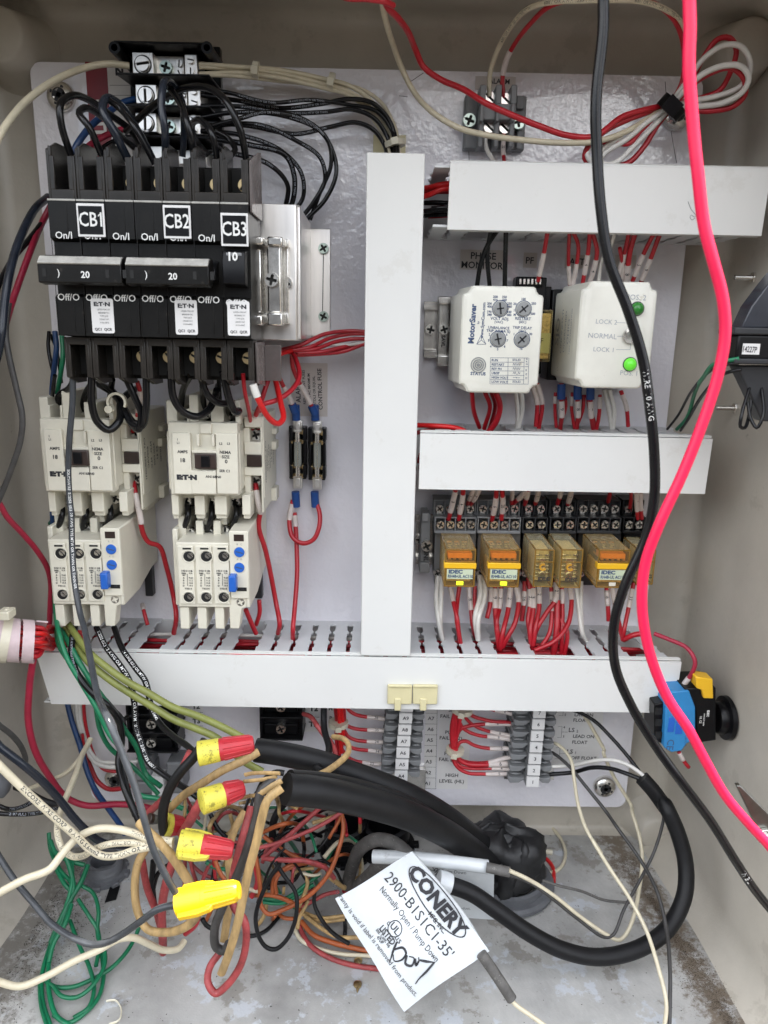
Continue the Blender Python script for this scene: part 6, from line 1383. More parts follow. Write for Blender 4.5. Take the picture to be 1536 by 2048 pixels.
W('1', '872,465,60 850,510,64 790,620,80 745,760,100 690,900,120 630,1040,140 585,1160,160 552,1300,176 555,1400,184 600,1520,190 690,1595,196 800,1590,202 900,1530,206 1050,1480,210 1250,1465,212 1420,1480,212 k: 690,608,214', 13, 'creamw', 'cream wire that drops down, bends and twists towards the lowest red connector', n=12, pr=('(UL) SUPER VU-1 OR TYPE THHN 600V', 118, 2.4, 'print_', dict(rep=2, flip=True)))
W('1', '870,480,58 800,600,70 740,690,78 640,790,80 520,850,80 400,900,80 280,945,80', 9, 'creamw', 'thin cream wire reaching left from the raised wire end')
W('1', '-1900,100,265 -900,200,245 -40,690,222 0,730,222 220,945,220 500,1200,218 740,1410,216 860,1525,214 980,1590,214 1130,1590,214 1300,1535,214 1450,1505,214 k: 700,625,214', 15.5, 'creamw', 'cream wire with ENCORE WIRE lettering slanting in from the left edge', n=12, pr=('ENCORE WIRE CORP 10 AWG 5.6mm2 TYPE THHN OR THWN', 20, 2.7, 'print_', dict(rep=1, flip=False, bold=.02, sx=1.1)))
W('k', '-900,1000,268 -400,950,250 -30,835,228 0,818,228 100,765,226 200,725,222 250,665,216 310,600,210 390,562,208 470,562,208 540,578,210 600,600,212 700,612,214', 15.5, 'creamw', 'upper cream wire rising in a hump to the lowest red connector', n=12, pr=('THHN 600 V (UL) TYPE E123774', 100, 2.2, 'print_', dict(rep=1)))
W('l', '-900,500,268 -400,560,250 -30,625,228 0,635,226 80,652,222 180,615,216 300,550,208 400,505,202 480,462,196 540,456,190 600,480,182 660,505,174 720,500,166 745,470,158', 14, 'creamw', 'cream wire crossing the cabinet bottom at the lower left', n=12, pr=('THHN', 190, 2.0, 'print_', dict(rep=2)))
W('1', '-1900,-300,262 -900,0,225 -40,500,190 0,545,190 200,700,188 400,870,182 560,1040,176 700,1215,172 830,1350,168 1000,1470,160 1250,1500,150', 16, 'navy', 'thick black wire slanting down from the left edge beside the cream one', n=12)
W('1', '-1500,-200,240 -800,-100,200 -30,320,170 0,345,168 110,430,160 200,540,150 243,650,140 240,740,130', 11, 'greyw', 'dusty dark wire hooking down at the left edge', n=10)
W('1', '-1200,1000,215 -40,1105,170 60,1140,168 150,1140,160 250,1105,150 330,1060,140', 9, 'blackw', 'upper printed black wire at the left edge above the cabinet bottom', pr=('TYPE THWN (UL) 600V', 6, 1.8, 'printg', dict(rep=2)))
W('1', '-1200,1150,220 -40,1185,180 100,1192,178 260,1192,172 400,1175,160 520,1140,150 580,1125,140', 9, 'blackw', 'lower printed black wire at the left edge above the cabinet bottom', pr=('2 97 (UL) TYPE MTW OR THWN', 6, 2.0, 'printg', dict(rep=2)))
W('l', '-900,-700,262 -400,-300,235 -40,70,200 0,135,204 60,225,212 130,310,220 200,392,228 262,438,236 310,463,242 370,482,246 430,475,252 500,438,256 575,385,260 640,340,262 700,325,262 722,325,262', 13.5, 'sunlitw', 'black wire sagging across the left and ending in the yellow connector', n=12)
# left wall cable gland
t = thing('cable_gland', (XL, -110, P('1', 80, 900, 110).z), 'black ribbed cable gland on the left wall', 'cable gland')
q = P('1', 60, 920, 110); k = mmpx('1', 60, 920, 110)
m = MB(); m.T = Matrix(((0, 0, 1, 0), (1, 0, 0, q.y), (0, 1, 0, q.z), (0, 0, 0, 1))); x0 = XL-4
m.lathe([(150*k, x0), (150*k, x0+4), (130*k, x0+5), (145*k, x0+7), (145*k, x0+9), (125*k, x0+10), (140*k, x0+12), (140*k, x0+15), (118*k, x0+17), (112*k, x0+24), (70*k, x0+27)], 30); m.obj('gland_body', 'conduit', t, smooth=40)
W('1', '150,930,112 230,960,116 330,1020,124 430,1070,128 560,1110,126', 14, 'rubber', 'black cord leaving the gland on the left wall', n=12)

# --- terminal strip wiring
fam('3', [
 ('240,130,24 258,300,26 255,480,26 280,640,26', 9, 'red'), ('270,130,30 285,300,30 290,450,30 300,600,28', 9, 'bred'), ('300,130,28 312,300,28 318,430,28 300,560,26', 8, 'bred'), ('325,130,24 330,300,24 310,420,24 320,520,24', 7, 'red'),
 ('345,130,24 370,190,24 430,232,24 520,255,24 620,265,24 740,282,24', 7.5, 'red', ((.58, .96, '36'),)),
 ('325,290,26 350,335,26 420,368,26 520,382,26 620,384,26 740,392,24', 7.5, 'red', ((.58, .96, '35'),)),
 ('325,380,26 360,440,26 430,478,26 520,492,26 620,498,26 740,506,24', 7.5, 'red', ((.58, .96, '24'),)),
 ('318,500,26 380,545,26 470,572,26 570,580,26 740,604,24', 7.5, 'red', ((.58, .96, '34'),)),
 ('300,560,26 360,640,26 430,680,26 520,697,26 600,710,26 740,706,24', 7.5, 'red', ((.52, .88, '33'),)),
 ('400,120,24 480,138,24 560,145,24 740,168,24', 7.5, 'red', ((.5, .96, '37'),)),
], '{o} red wire feeding the lettered terminal strip, left side', 'red wires feeding the lettered terminal strip')
ziptie(P('3', 272, 322, 28), (0, 0, 1), 8.6, 'nylon', 'nylon tie on the red trunk left of the lettered strip')
fam('4', [
 ('200,110,26 330,165,26 440,198,26 520,212,26 625,240,26', 7, 'red', ((.55, .95, '14'),)), ('240,110,24 400,140,24 500,160,24 640,150,24', 7, 'red'),
 ('140,190,28 220,250,28 330,285,28 430,305,28 560,312,26 625,340,26', 7.5, 'red'),
 ('120,200,28 160,280,28 230,340,28 330,385,28 420,408,28 520,425,26 625,450,26', 7, 'red', ((.58, .92, '8'),)),
 ('85,210,30 95,320,30 150,385,30 270,435,30 420,452,28 520,466,28 625,485,26', 7.5, 'red', ((.6, .94, '8'),)),
 ('50,560,26 75,420,28 110,370,30 200,342,30 320,328,28 420,325,28 520,325,26 625,332,26', 7.5, 'red', ((.62, .94, '6'),)),
 ('60,560,28 100,500,28 150,490,28 230,530,28 330,556,28 430,562,28 520,562,26 625,568,26', 7.5, 'red', ((.6, .94, '10'),)),
 ('30,540,28 60,640,28 140,685,30 260,702,30 400,690,30 500,660,28 625,640,26', 7.5, 'red', ((.62, .95, ''),)),
 ('50,560,30 90,670,32 180,712,32 300,718,32 430,712,30 530,710,28 625,700,26', 10, 'red', ((.6, .95, '6'),)),
 ('15,540,26 40,660,28 110,735,30 230,755,30 400,752,30 520,756,28 625,762,26', 7, 'red', ((.68, .95, '4'),)),
 ('8,520,26 20,640,28 80,750,30 180,798,30 320,806,30 430,806,30 520,806,28 640,806,26', 7.5, 'red', ((.63, .95, '5'),)),
 ('90,120,26 40,260,28 20,400,28 30,560,28', 11, 'red'), ('120,120,28 70,240,28 50,400,28 45,560,28', 10, 'red'), ('140,120,30 110,230,30 80,380,30 55,500,28', 7, 'red'),
], '{o} red wire feeding the numbered float terminal strip, left side', 'red wires feeding the numbered terminal strip')
ziptie(P('4', 118, 190, 29), (.1, 0, 1), 9, 'nylon', 'upper nylon tie on the red trunk beside the high level lettering')
ziptie(P('4', 48, 580, 28), (.1, 0, 1), 8, 'nylon', 'lower nylon tie on the red trunk beside the high level lettering')
W('4', '1000,510,30 1040,528,34 1110,590,42 1168,690,52 1190,840,62 1235,1120,84 1320,1360,104 1450,1560,120 m: 1100,160,124 1170,275,136 1250,395,150 1320,530,168 1368,680,190 1400,820,206 1390,930,222', 7.5, 'creamw', 'cream wire curving from terminal 4 down to the bottom right edge', n=10)
W('4', '980,600,30 1040,640,36 1160,750,48 1300,920,60 1500,1170,76 m: 1200,110,92 1300,250,112 1362,370,136 1400,520,160 1415,700,190 1412,930,220', 7, 'greyw', 'thin black wire from terminal 4 running down beside the cream one', n=10)
W('4', '1020,140,30 1100,175,34 1230,210,38 1390,300,44 j: 850,232,54 930,322,66 1010,428,80', 7.5, 'blackw', 'thin black wire arching from terminal 7 into the end of the thick black cable', n=10)
W('4', '1150,120,26 1230,180,28 1320,290,32 1400,430,36 1480,580,40 j: 830,310,42 872,410,46 950,540,52 m: 1262,50,60 1292,150,76 1303,240,90 1290,360,110 1268,470,130 1235,545,142 1208,566,146 1160,545,146 1050,470,146 950,390,148 850,325,150 765,285,152', 7.5, 'creamw', 'cream float wire dropping, turning back at the bottom and entering the sleeve', n=10)
W('m', '1392,0,90 1388,80,94 1350,210,104 1290,330,118 1230,440,134 1185,545,146 1150,555,148 1040,480,148 940,400,150 850,335,150 760,300,150', 6.5, 'greyw', 'dark wire doubling back beside the cream one towards the grey sleeve', n=10)
W('m', '900,325,130 960,345,130 1060,370,126 1150,405,122 1250,415,120', 5.5, 'grub', 'thin dark wire crossing to the right of the grey sleeve')
W('m', '905,85,f 935,110,f 975,160,f 992,220,f 965,280,f 900,300,f 850,300,f', 7, 'creamw', 'short bent cream wire lying on the cabinet bottom near the putty', parts=(('dark_tip', 0, .1, 1.1, 'greyw'),))
W('m', '860,215,f 910,235,f 940,270,f 945,330,f', 8, 'bred', 'bright red wire curling from under the black putty', n=10)
W('m', '862,255,f 880,280,f 880,310,f', 5, 'red', 'thin red wire beside the curl under the putty')
W('j', '600,372,34 700,366,40 800,345,52 880,345,62 950,372,72 1012,418,80', 8, 'whitew', 'white wire from terminal 2 into the end of the thick black cable', n=10)
W('j', '600,405,34 700,396,42 780,376,52 860,380,62 930,402,72 1005,432,80', 8.5, 'blackw', 'black wire from terminal 2 into the end of the thick black cable', n=10)
LOOP = W('j', '995,420,82 1040,470,86 1095,545,94 m: 1395,20,102 1445,130,112 1478,260,122 1472,390,134 1405,520,146 1290,600,156 1130,635,162 985,608,164 850,540,162 720,450,158 610,375,154 500,335,152', 32, 'rubber', 'thick black cable looping round the lower right into the white cap', n=20, step=4)
# --- thick cables and putty
W('_', '512,1500,128 560,1507,130 640,1525,132 720,1552,130 800,1582,124 870,1618,112 930,1660,92 975,1700,64 1000,1740,40', 46, 'rubber', 'upper thick black cable running under the terminal strips', n=22, step=4)
W('_', '572,1578,200 640,1585,190 720,1602,176 800,1625,160 870,1655,140 930,1692,112 975,1730,84 1005,1780,56', 55, 'rubber', 'lower thick black cable with a cut end in front', n=22, step=4)
W('_', '580,1556,194 640,1560,180 720,1575,164 800,1600,148 870,1640,126 930,1686,96 970,1730,70', 30, 'rubber', 'middle black cable squeezed between the two thick ones', n=18, step=4)
m = MB(); 
for i in range(1): pass
def blob(cx, cy, d, r, sq, seed, n=18):
    c = P('m', cx, cy, d); rnd = random.Random(seed); v = []; f = []; ph = [rnd.uniform(0, 6) for _ in range(6)]
    for i in range(n+1):
        th = math.pi*i/n
        for j in range(n*2):
            a = 2*math.pi*j/(n*2)
            k = 1+.15*math.sin(3*a+ph[0]+2*th)+.11*math.sin(5*th+ph[1])+.08*math.sin(7*a+ph[2])*math.sin(3*th)+.04*math.sin(11*a+ph[3]+7*th)
            v.append((c.x+r*k*math.sin(th)*math.cos(a)*sq[0], c.y+r*k*math.sin(th)*math.sin(a)*sq[1], c.z+r*k*math.cos(th)*sq[2]))
    for i in range(n):
        for j in range(n*2): f.append((i*2*n+j, i*2*n+(j+1) % (2*n), (i+1)*2*n+(j+1) % (2*n), (i+1)*2*n+j))
    return v, f
m = MB(); m.add(*blob(740, 215, 60, 38, (1.0, .8, .75), 3)); m.add(*blob(790, 260, 66, 27, (.9, .8, 1.1), 5)); m.add(*blob(690, 165, 50, 27, (1.2, .8, .6), 9)); m.add(*blob(745, 320, 80, 17, (.8, .8, 1.1), 11))
tag(m.obj('duct_seal_putty', 'putty', None, smooth=70), 'lump of black sealing putty where the thick cables leave', 'putty')
t = thing('conduit_fitting', P('m', 760, 370, FD('m', 760, 370, 1)), 'grey metal conduit ring around the putty on the cabinet bottom', 'conduit fitting')
q = P('m', 745, 330, FD('m', 745, 330, 2)); m = MB(); m.T = Matrix.Translation((q.x, q.y, ZB))
m.lathe([(30, 1), (44, 1), (46, 3), (46, 6), (43, 8), (38, 8), (38, 14), (35, 15), (33, 14), (30, 10)], 40); m.obj('lock_ring', 'conduit', t, smooth=30)
for i in range(5): 
    a = MB(); a.T = Matrix.Translation((q.x, q.y, ZB+8+1.5*i)); a.lathe([(36.8, 0), (37.8, .6), (36.8, 1.2)], 36); a.obj('thread', 'zinc', t) if i < 3 else None
def hub(v, x, y, r, h, label, mt='conduit', dd=None):
    d = FD(v, x, y, 2) if dd is None else dd; q = P(v, x, y, d); t = thing('conduit_hub', (q.x, q.y, ZB), label, 'conduit fitting')
    m = MB(); m.T = Matrix.Translation((q.x, q.y, ZB))
    m.lathe([(r*1.25, 1), (r*1.25, 5), (r, 6), (r*.97, h*.5), (r*1.03, h*.55), (r*.97, h*.7), (r*1.03, h*.75), (r*.97, h), (r*.75, h), (r*.72, 3), (r*.3, 3)], 28); m.obj('threaded_hub', mt, t, smooth=35)
    m = MB(); m.T = Matrix.Translation((q.x, q.y, ZB)) 
    for i in range(8):
        a = MB(); a.T = Matrix.Translation((q.x, q.y, ZB)) @ Matrix.Rotation(i*math.pi/4, 4, 'Z'); a.box(r*1.1, r*1.42, -3.5, 3.5, 1, 5.5); a.obj('locknut_lug', mt, t, bevel=.8)
hub('k', 425, 745, 16, 18, 'empty grey conduit hub on the cabinet bottom at the left')
hub('_', 770, 1690, 24, 26, 'black conduit hub in the dark behind the thick cables', 'black')
hub('_', 690, 1700, 20, 30, 'black conduit hub left of the other one behind the cables', 'black')
W('m', '110,345,f14 130,270,90 170,190,110 235,160,120 300,175,128 350,215,136 380,250,140', 27, 'grub', 'dusty grey cable arching up behind the white tag', n=18, step=4)
W('m', '150,350,100 200,300,112 245,260,122 300,250,126', 24, 'grub', 'second dusty grey cable under the arching one', n=16, step=4)
# --- tags
def quad(v, cs, d, nu, nv, fn=None):
    """grid between four picture corners at depths d"""
    c = [P(v, x, y, q) for (x, y), q in zip(cs, d)]; g = []
    for i in range(nu+1):
        r = []
        for j in range(nv+1):
            a, b = i/nu, j/nv
            p = (c[0]*(1-a)*(1-b)+c[1]*(1-a)*b+c[2]*a*b+c[3]*a*(1-b)); r.append(p + (fn(a, b) if fn else Vector()))
        g.append(r)
    return g, c
t = thing('cable_tag', P('m', 370, 540, 205), 'large white cable tag with CONERY lettering and handwriting, in front', 'cable tag')
cs = [(62, 395), (372, 212), (684, 606), (340, 856)]; dd = (186, 176, 208, 222)
def wav(a, b): return Vector((0, -(2.4*math.sin(a*3.1+.4)*math.sin(b*5+.6)+1.0*math.sin(a*9+b*4)), 0))
g, c = quad('m', cs, dd, 34, 34, wav)
m = MB()
def rc(g, n):  # round the free corners by pulling points in
    return g
m.sheet(g, .5); m.obj('laminated_label', 'tag', t, smooth=60)
# reading direction: along the edge from the upper right corner to the lower right one
ux = (c[2]-c[1]).normalized(); uy = ((c[1]+c[2])/2-(c[0]+c[3])/2); uy = (uy-ux*uy.dot(ux)).normalized(); nn = ux.cross(uy)
if nn.y > 0: nn = -nn
def onTag(mb, st, x, y, h, bold=0, sx=1, align='C', ang=0):
    # find tag point under the picture point: intersect the ray with the tag plane
    vs, fs = glyphs(st, bold); k = h/.70
    X, Y = px('m', x, y); r = (X-768)/FPX*RT-(Y-1024)/FPX*UP+FW; n0 = (c[1]-c[0]).cross(c[3]-c[0]); tt_ = (c[0]-CAM).dot(n0)/r.dot(n0); o = CAM+r*tt_
    wmin = min(p[0] for p in vs); wmax = max(p[0] for p in vs); ox = -wmin if align == 'L' else -(wmin+wmax)/2
    ca, sa = math.cos(math.radians(ang)), math.sin(math.radians(ang)); A = ux*ca+uy*sa; B_ = -ux*sa+uy*ca
    e0, e1 = c[1]-c[0], c[3]-c[0]; out = []
    for p in vs:
        q = o+A*((p[0]+ox)*k*sx)+B_*(p[1]*k); r_ = q-c[0]
        # tag coordinates for the same waviness as the sheet
        M2 = e0.dot(e0)*e1.dot(e1)-e0.dot(e1)**2; b = (r_.dot(e0)*e1.dot(e1)-r_.dot(e1)*e0.dot(e1))/M2; a = (r_.dot(e1)*e0.dot(e0)-r_.dot(e0)*e0.dot(e1))/M2
        # bilinear correction for the fourth corner
        q = q+(c[2]+c[0]-c[1]-c[3])*a*b*0+wav(a, b); out.append(q+nn*1.1)
    mb.add(out, fs)
m = MB()
onTag(m, 'CONERY', 475, 417, 10.5, .045, .92); onTag(m, 'MFG. INC.', 474, 500, 3.2, .02, .85)
onTag(m, "2900-B1S1C1-35'", 398, 468, 7.4, .0, .96); onTag(m, 'Normally Open / Pump Down', 360, 500, 4.2, .0, .86)
onTag(m, 'LISTED', 272, 540, 4.2, .03, .8); onTag(m, 'Ind. Cont. Eq.', 257, 550, 2.4, .02, .8); onTag(m, '47UP', 243, 558, 2.4, .02, .8); onTag(m, 'c', 279, 492, 4, 0); onTag(m, 'us', 318, 555, 4.5, 0); onTag(m, 'UL', 303, 516, 4.5, .02)
onTag(m, 'Warranty is void if label is removed from product.', 218, 560, 3.5, .0, .93)
# oval and circle outlines
def onloop(mb, cx, cy, ra, rb, w_, n=40):
    X, Y = px('m', cx, cy); r = (X-768)/FPX*RT-(Y-1024)/FPX*UP+FW; n0 = (c[1]-c[0]).cross(c[3]-c[0]); o = CAM+r*((c[0]-CAM).dot(n0)/r.dot(n0))
    e0, e1 = c[1]-c[0], c[3]-c[0]; v = []
    for i in range(n):
        for s_ in (1, 1-w_):
            a_ = 2*math.pi*i/n; rb2 = rb-(1-s_)*ra if s_ != 1 else rb; q = o+ux*ra*s_*math.cos(a_)+uy*rb2*math.sin(a_); r_ = q-c[0]
            M2 = e0.dot(e0)*e1.dot(e1)-e0.dot(e1)**2; b = (r_.dot(e0)*e1.dot(e1)-r_.dot(e1)*e0.dot(e1))/M2; a = (r_.dot(e1)*e0.dot(e0)-r_.dot(e0)*e0.dot(e1))/M2
            v.append(q+wav(a, b)+nn*1.1)
    mb.add(v, [(2*i, 2*((i+1) % n), 2*((i+1) % n)+1, 2*i+1) for i in range(n)])
onloop(m, 474, 417, 30, 9.6, .03); onloop(m, 303, 516, 5.4, 5.4, .12)
m.obj('lettering', 'print_', t, smooth=0)
# hand-written word in marker (written upside down on the tag)
m = MB()
def onp(x, y):
    X, Y = px('m', x, y); r = (X-768)/FPX*RT-(Y-1024)/FPX*UP+FW; n0 = (c[1]-c[0]).cross(c[3]-c[0]); q = CAM+r*((c[0]-CAM).dot(n0)/r.dot(n0)); e0, e1 = c[1]-c[0], c[3]-c[0]; r_ = q-c[0]
    M2 = e0.dot(e0)*e1.dot(e1)-e0.dot(e1)**2; b = (r_.dot(e0)*e1.dot(e1)-r_.dot(e1)*e0.dot(e1))/M2; a = (r_.dot(e1)*e0.dot(e0)-r_.dot(e0)*e0.dot(e1))/M2
    return q+wav(a, b)+nn*.8
for st in ([(312, 565), (300, 590), (282, 645)], [(300, 595), (335, 588), (348, 610), (330, 635), (300, 640), (296, 615)], [(352, 618), (345, 650), (370, 660), (380, 630), (360, 622)], [(385, 632), (388, 660), (400, 640), (398, 628)], [(404, 640), (430, 648), (465, 656)], [(462, 656), (430, 690), (398, 720), (386, 738)]):
    m.tube(spline([onp(*q) for q in st], 1.2), .8, 6, rf=lambda t_: .8+.3*math.sin(t_*5))
m.obj('handwriting', 'print_', t, smooth=60)
m = MB(); m.tube(spline([P('m', 372, 222, 171), P('m', 478, 345, 181), P('m', 580, 472, 192), P('m', 664, 610, 203)], 4), mmpx('m', 480, 340, 185)*13, 16); m.obj('rolled_edge', 'tag', t, smooth=60)
W('m', '652,622,212 700,690,216 775,805,222', 22, 'grub', 'grey heat-shrink sleeve below the large white tag', n=16)
W('m', '762,800,222 800,835,224 850,870,226 920,920,230', 9, 'creamw', 'cream wire leaving the heat-shrink at the bottom edge', n=10)
W('m', '775,800,218 800,830,216 840,860,216', 5, 'greyw', 'thin dark wire beside the cream one at the bottom edge')
t = thing('cable_tag', P('m', 560, 330, 130), 'smaller white cable tag partly hidden behind the large one', 'cable tag')
g, c2 = quad('m', [(380, 225), (705, 262), (702, 478), (480, 480)], (132, 136, 118, 116), 14, 14, lambda a, b: Vector((0, -1.5*math.sin(a*4+b*3), 0))); m = MB(); m.sheet(g, .5); m.obj('laminated_label', 'tag', t, smooth=60)
m = MB(); m.tube(spline([P('m', 215, 228, 134), P('m', 370, 235, 140), P('m', 520, 250, 142), P('m', 678, 270, 142)], 4), mmpx('m', 400, 240, 140)*27, 18); m.obj('rolled_edge', 'tag', t, smooth=60)
m = MB(); text(m, 'Normally Open / Pump Down', 'm', 468, 284, 138.5, 15, -5, 'C', .0, .95); text(m, 'from product.', 'm', 560, 437, 125, 12, -2, 'C', 0); text(m, 'CONERY MFG', 'm', 480, 315, 134, 20, -70, 'C', .03, .7); m.obj('lettering', 'print_', t, smooth=0)
W('m', '672,272,146 720,282,148 768,292,150', 20, 'grub', 'grey heat-shrink sleeve right of the smaller white tag', n=16)
W('m', '485,300,152 500,325,153 512,350,153', 1, 'nylon', 'white nylon cap on the end of the looping black cable', n=8) if 0 else None
p = P('m', 503, 334, 153); m = MB(); q4 = (P('m', 560, 352, 153)-P('m', 500, 334, 153)).normalized().to_track_quat('Z', 'Y').to_matrix().to_4x4(); m.T = Matrix.Translation(p) @ q4
m.lathe([(6.5, -6), (8.2, -5.4), (8.6, 0), (8.2, 5), (7.6, 5.4)], 22); m.obj('end_cap', 'tag', LOOP, smooth=40)
g, c3 = quad('m', [(200, 300), (360, 235), (400, 330), (240, 360)], (118, 124, 118, 112), 6, 6); m = MB(); m.sheet(g, .5); o = m.obj('cable_tag', 'tag', None, smooth=60); tag(o, 'edge of a third white tag showing above the large one', 'cable tag')

# --- frayed ends of the thick cable
def frond(v, pts, wpx, mt, label, **k): W(v, pts, wpx, mt, label, 'split cable cores at the cut cable end', flat=.5, rf=lambda t_: 1-.5*t_**3, **k)
W('2', '1190,800,196 1120,790,196 1040,830,192 980,900,190 950,960,188', 12, 'rubber', 'black jacket strip peeled from the cut cable end', n=12)
fam('2', [('1150,800,200 1000,795,196 880,800,192 815,815,190', 9, 'tan'), ('1120,830,198 980,860,196 880,870,194 805,880,192', 9, 'tan'), ('1170,870,200 1080,920,202 1010,970,204 955,1000,204', 13, 'tan'), ('920,1010,190 850,1020,188 770,1040,186', 9, 'tan')], '{o} dry paper-like filler strip at the cut cable end, from above', 'filler strips at the cut cable end', flat=.6)
# --- large old wires in the tangle
W('k', '1140,395,212 1085,440,216 1058,520,218 1035,620,220 1005,730,222 980,850,224 l: 960,400,224 925,520,220 895,600,214', 18, 'tan', 'long tan wire hanging from the cut cable end to the bottom', n=14, flat=.75)
W('k', '1110,360,196 1055,410,202 1040,500,206 1010,610,210 975,710,212 940,790,212 l: 900,330,212 868,420,212 875,495,212 905,508,212 925,480,214', 18, 'greyw', 'long dusty black wire hanging beside the tan one into a hook', n=14)
W('k', '1015,470,180 990,560,190 965,650,196 940,760,198 l: 940,250,200 945,330,204 985,380,210 996,450,212 975,560,212 920,645,212 870,680,212 840,635,208 848,575,200 885,520,196', 15, 'aged', 'faded red wire hanging in a big loop near the bottom', n=14)
W('k', '990,490,170 950,560,178 925,650,184 930,760,190 l: 930,300,194 915,400,200 905,470,204', 16, 'tan', 'second tan wire hanging behind the faded red one', n=12, flat=.8)
W('k', '562,535,206 600,575,212 660,630,216 715,700,218 765,780,216 800,860,212 792,915,206 745,960,200 665,980,192 595,965,186 558,900,182 545,800,178 558,700,174 590,640,170', 19, 'tan', 'tan wire bent in a wide hanging loop left of the yellow connector', n=14, flat=.85)
W('k', '1045,250,166 985,285,172 900,325,178 820,375,180 750,420,178 700,465,172 670,500,160', 17, 'tan', 'tan wire slanting from the upper cable under the top red connector', n=14, flat=.8)
W('k', '830,205,190 785,270,192 735,325,194 690,390,194 662,470,190 660,560,182 680,610,170', 20, 'rubber', 'thick black wire arcing down left from the top red connector', n=16)
W('k', '820,440,196 795,480,196 765,535,190 735,580,180', 19, 'aged', 'short faded red wire entering the second red connector', n=14)
W('k', '770,250,170 730,330,172 670,430,168 600,500,160 580,560,150', 15, 'aged', 'faded red wire slanting behind the thick black arc', n=12)
W('k', '1310,20,60 1310,150,80 1330,240,110 1310,290,130 1280,320,146 1300,330,150', 14, 'rubber', 'black wire dropping between the terminal blocks onto the cables', n=12)
W('3', '225,450,100 310,465,112 365,510,122 370,590,130 320,660,140 220,740,152 120,800,162 30,830,168', 13, 'tan', 'tan wire hooking over the thick cables beside the red trunk', n=12, flat=.85)
W('2', '1380,230,50 1450,260,60 1520,360,70 3: 60,330,76 140,440,84 200,500,96 240,600,110 250,720,120 230,860,128', 10, 'aged', 'faded red wire curving from the black block down over the cables', n=10)
fam('k', [
 ('700,690,170 672,780,170 655,880,166 658,1010,160 660,1060,150', 17, 'aged'), ('575,690,160 595,800,160 630,890,160 650,960,156', 14, 'aged'), ('760,760,150 800,860,150 795,940,150 750,985,144', 11, 'red'), ('690,700,150 640,740,150 610,860,150', 9, 'blackw'), ('620,690,150 615,780,150 625,880,150', 12, 'rubber'),
 ('800,840,130 830,740,130 850,700,130', 8, 'aged'), ('858,620,130 870,760,130', 7, 'red'), ('1380,490,110 1388,560,118 1370,640,126 1330,740,134 1250,830,140 1140,890,144 1085,905,146 1055,870,144 1050,780,140 1035,680,134 1020,620,130', 9, 'orange'),
 ('1300,470,110 1200,560,116 1130,620,122 1060,680,126', 10, 'aged'), ('1395,485,120 1300,545,126 1200,590,130 1100,625,134 1045,638,136', 8, 'aged'), ('1060,680,126 1160,688,130 1230,690,130 1310,715,126 1350,760,120', 10, 'aged'),
 ('1065,590,110 1130,640,114 1230,690,118 1320,720,120', 9, 'orange'), ('1010,830,120 1100,830,124 1180,860,124 1220,900,120', 9, 'orange'), ('1100,830,124 1110,760,122 1170,710,118 1240,700,112', 8.5, 'orange'), ('870,690,140 890,740,144 930,790,146 960,830,146', 9, 'orange'), ('880,700,120 910,760,124 930,800,126', 8, 'creamw'),
 ('1100,600,100 1110,520,100 1160,450,96 1220,430,90', 15, 'rubber'), ('850,500,100 880,560,104 940,620,108 960,640,110', 9, 'blackw'), ('930,500,80 940,560,80 900,600,80', 8, 'tan'),
 ('1120,640,120 1190,700,120 1230,760,118 1260,800,110', 5, 'blackw'), ('1200,720,110 1300,690,110 1350,720,108 1390,800,100', 6, 'blackw'), ('1320,500,90 1330,580,94 1290,640,100 1240,680,100', 5.5, 'blackw'),
 ('1180,780,120 1190,720,118 1230,700,112', 6, 'aged'), ('1220,740,118 1270,750,118 1300,740,116', 6, 'creamw'), ('1000,800,130 1030,812,130 1060,815,130', 8, 'creamw'),
 ('1060,700,118 1080,640,112 1100,600,104', 8, 'aged'), ('1150,640,126 1100,700,130 1060,800,130 1040,860,128', 5, 'blackw'),
 ], '{o} {c} wire in the tangle under the cut cable end', 'wires tangled under the cut cable end', n=10)
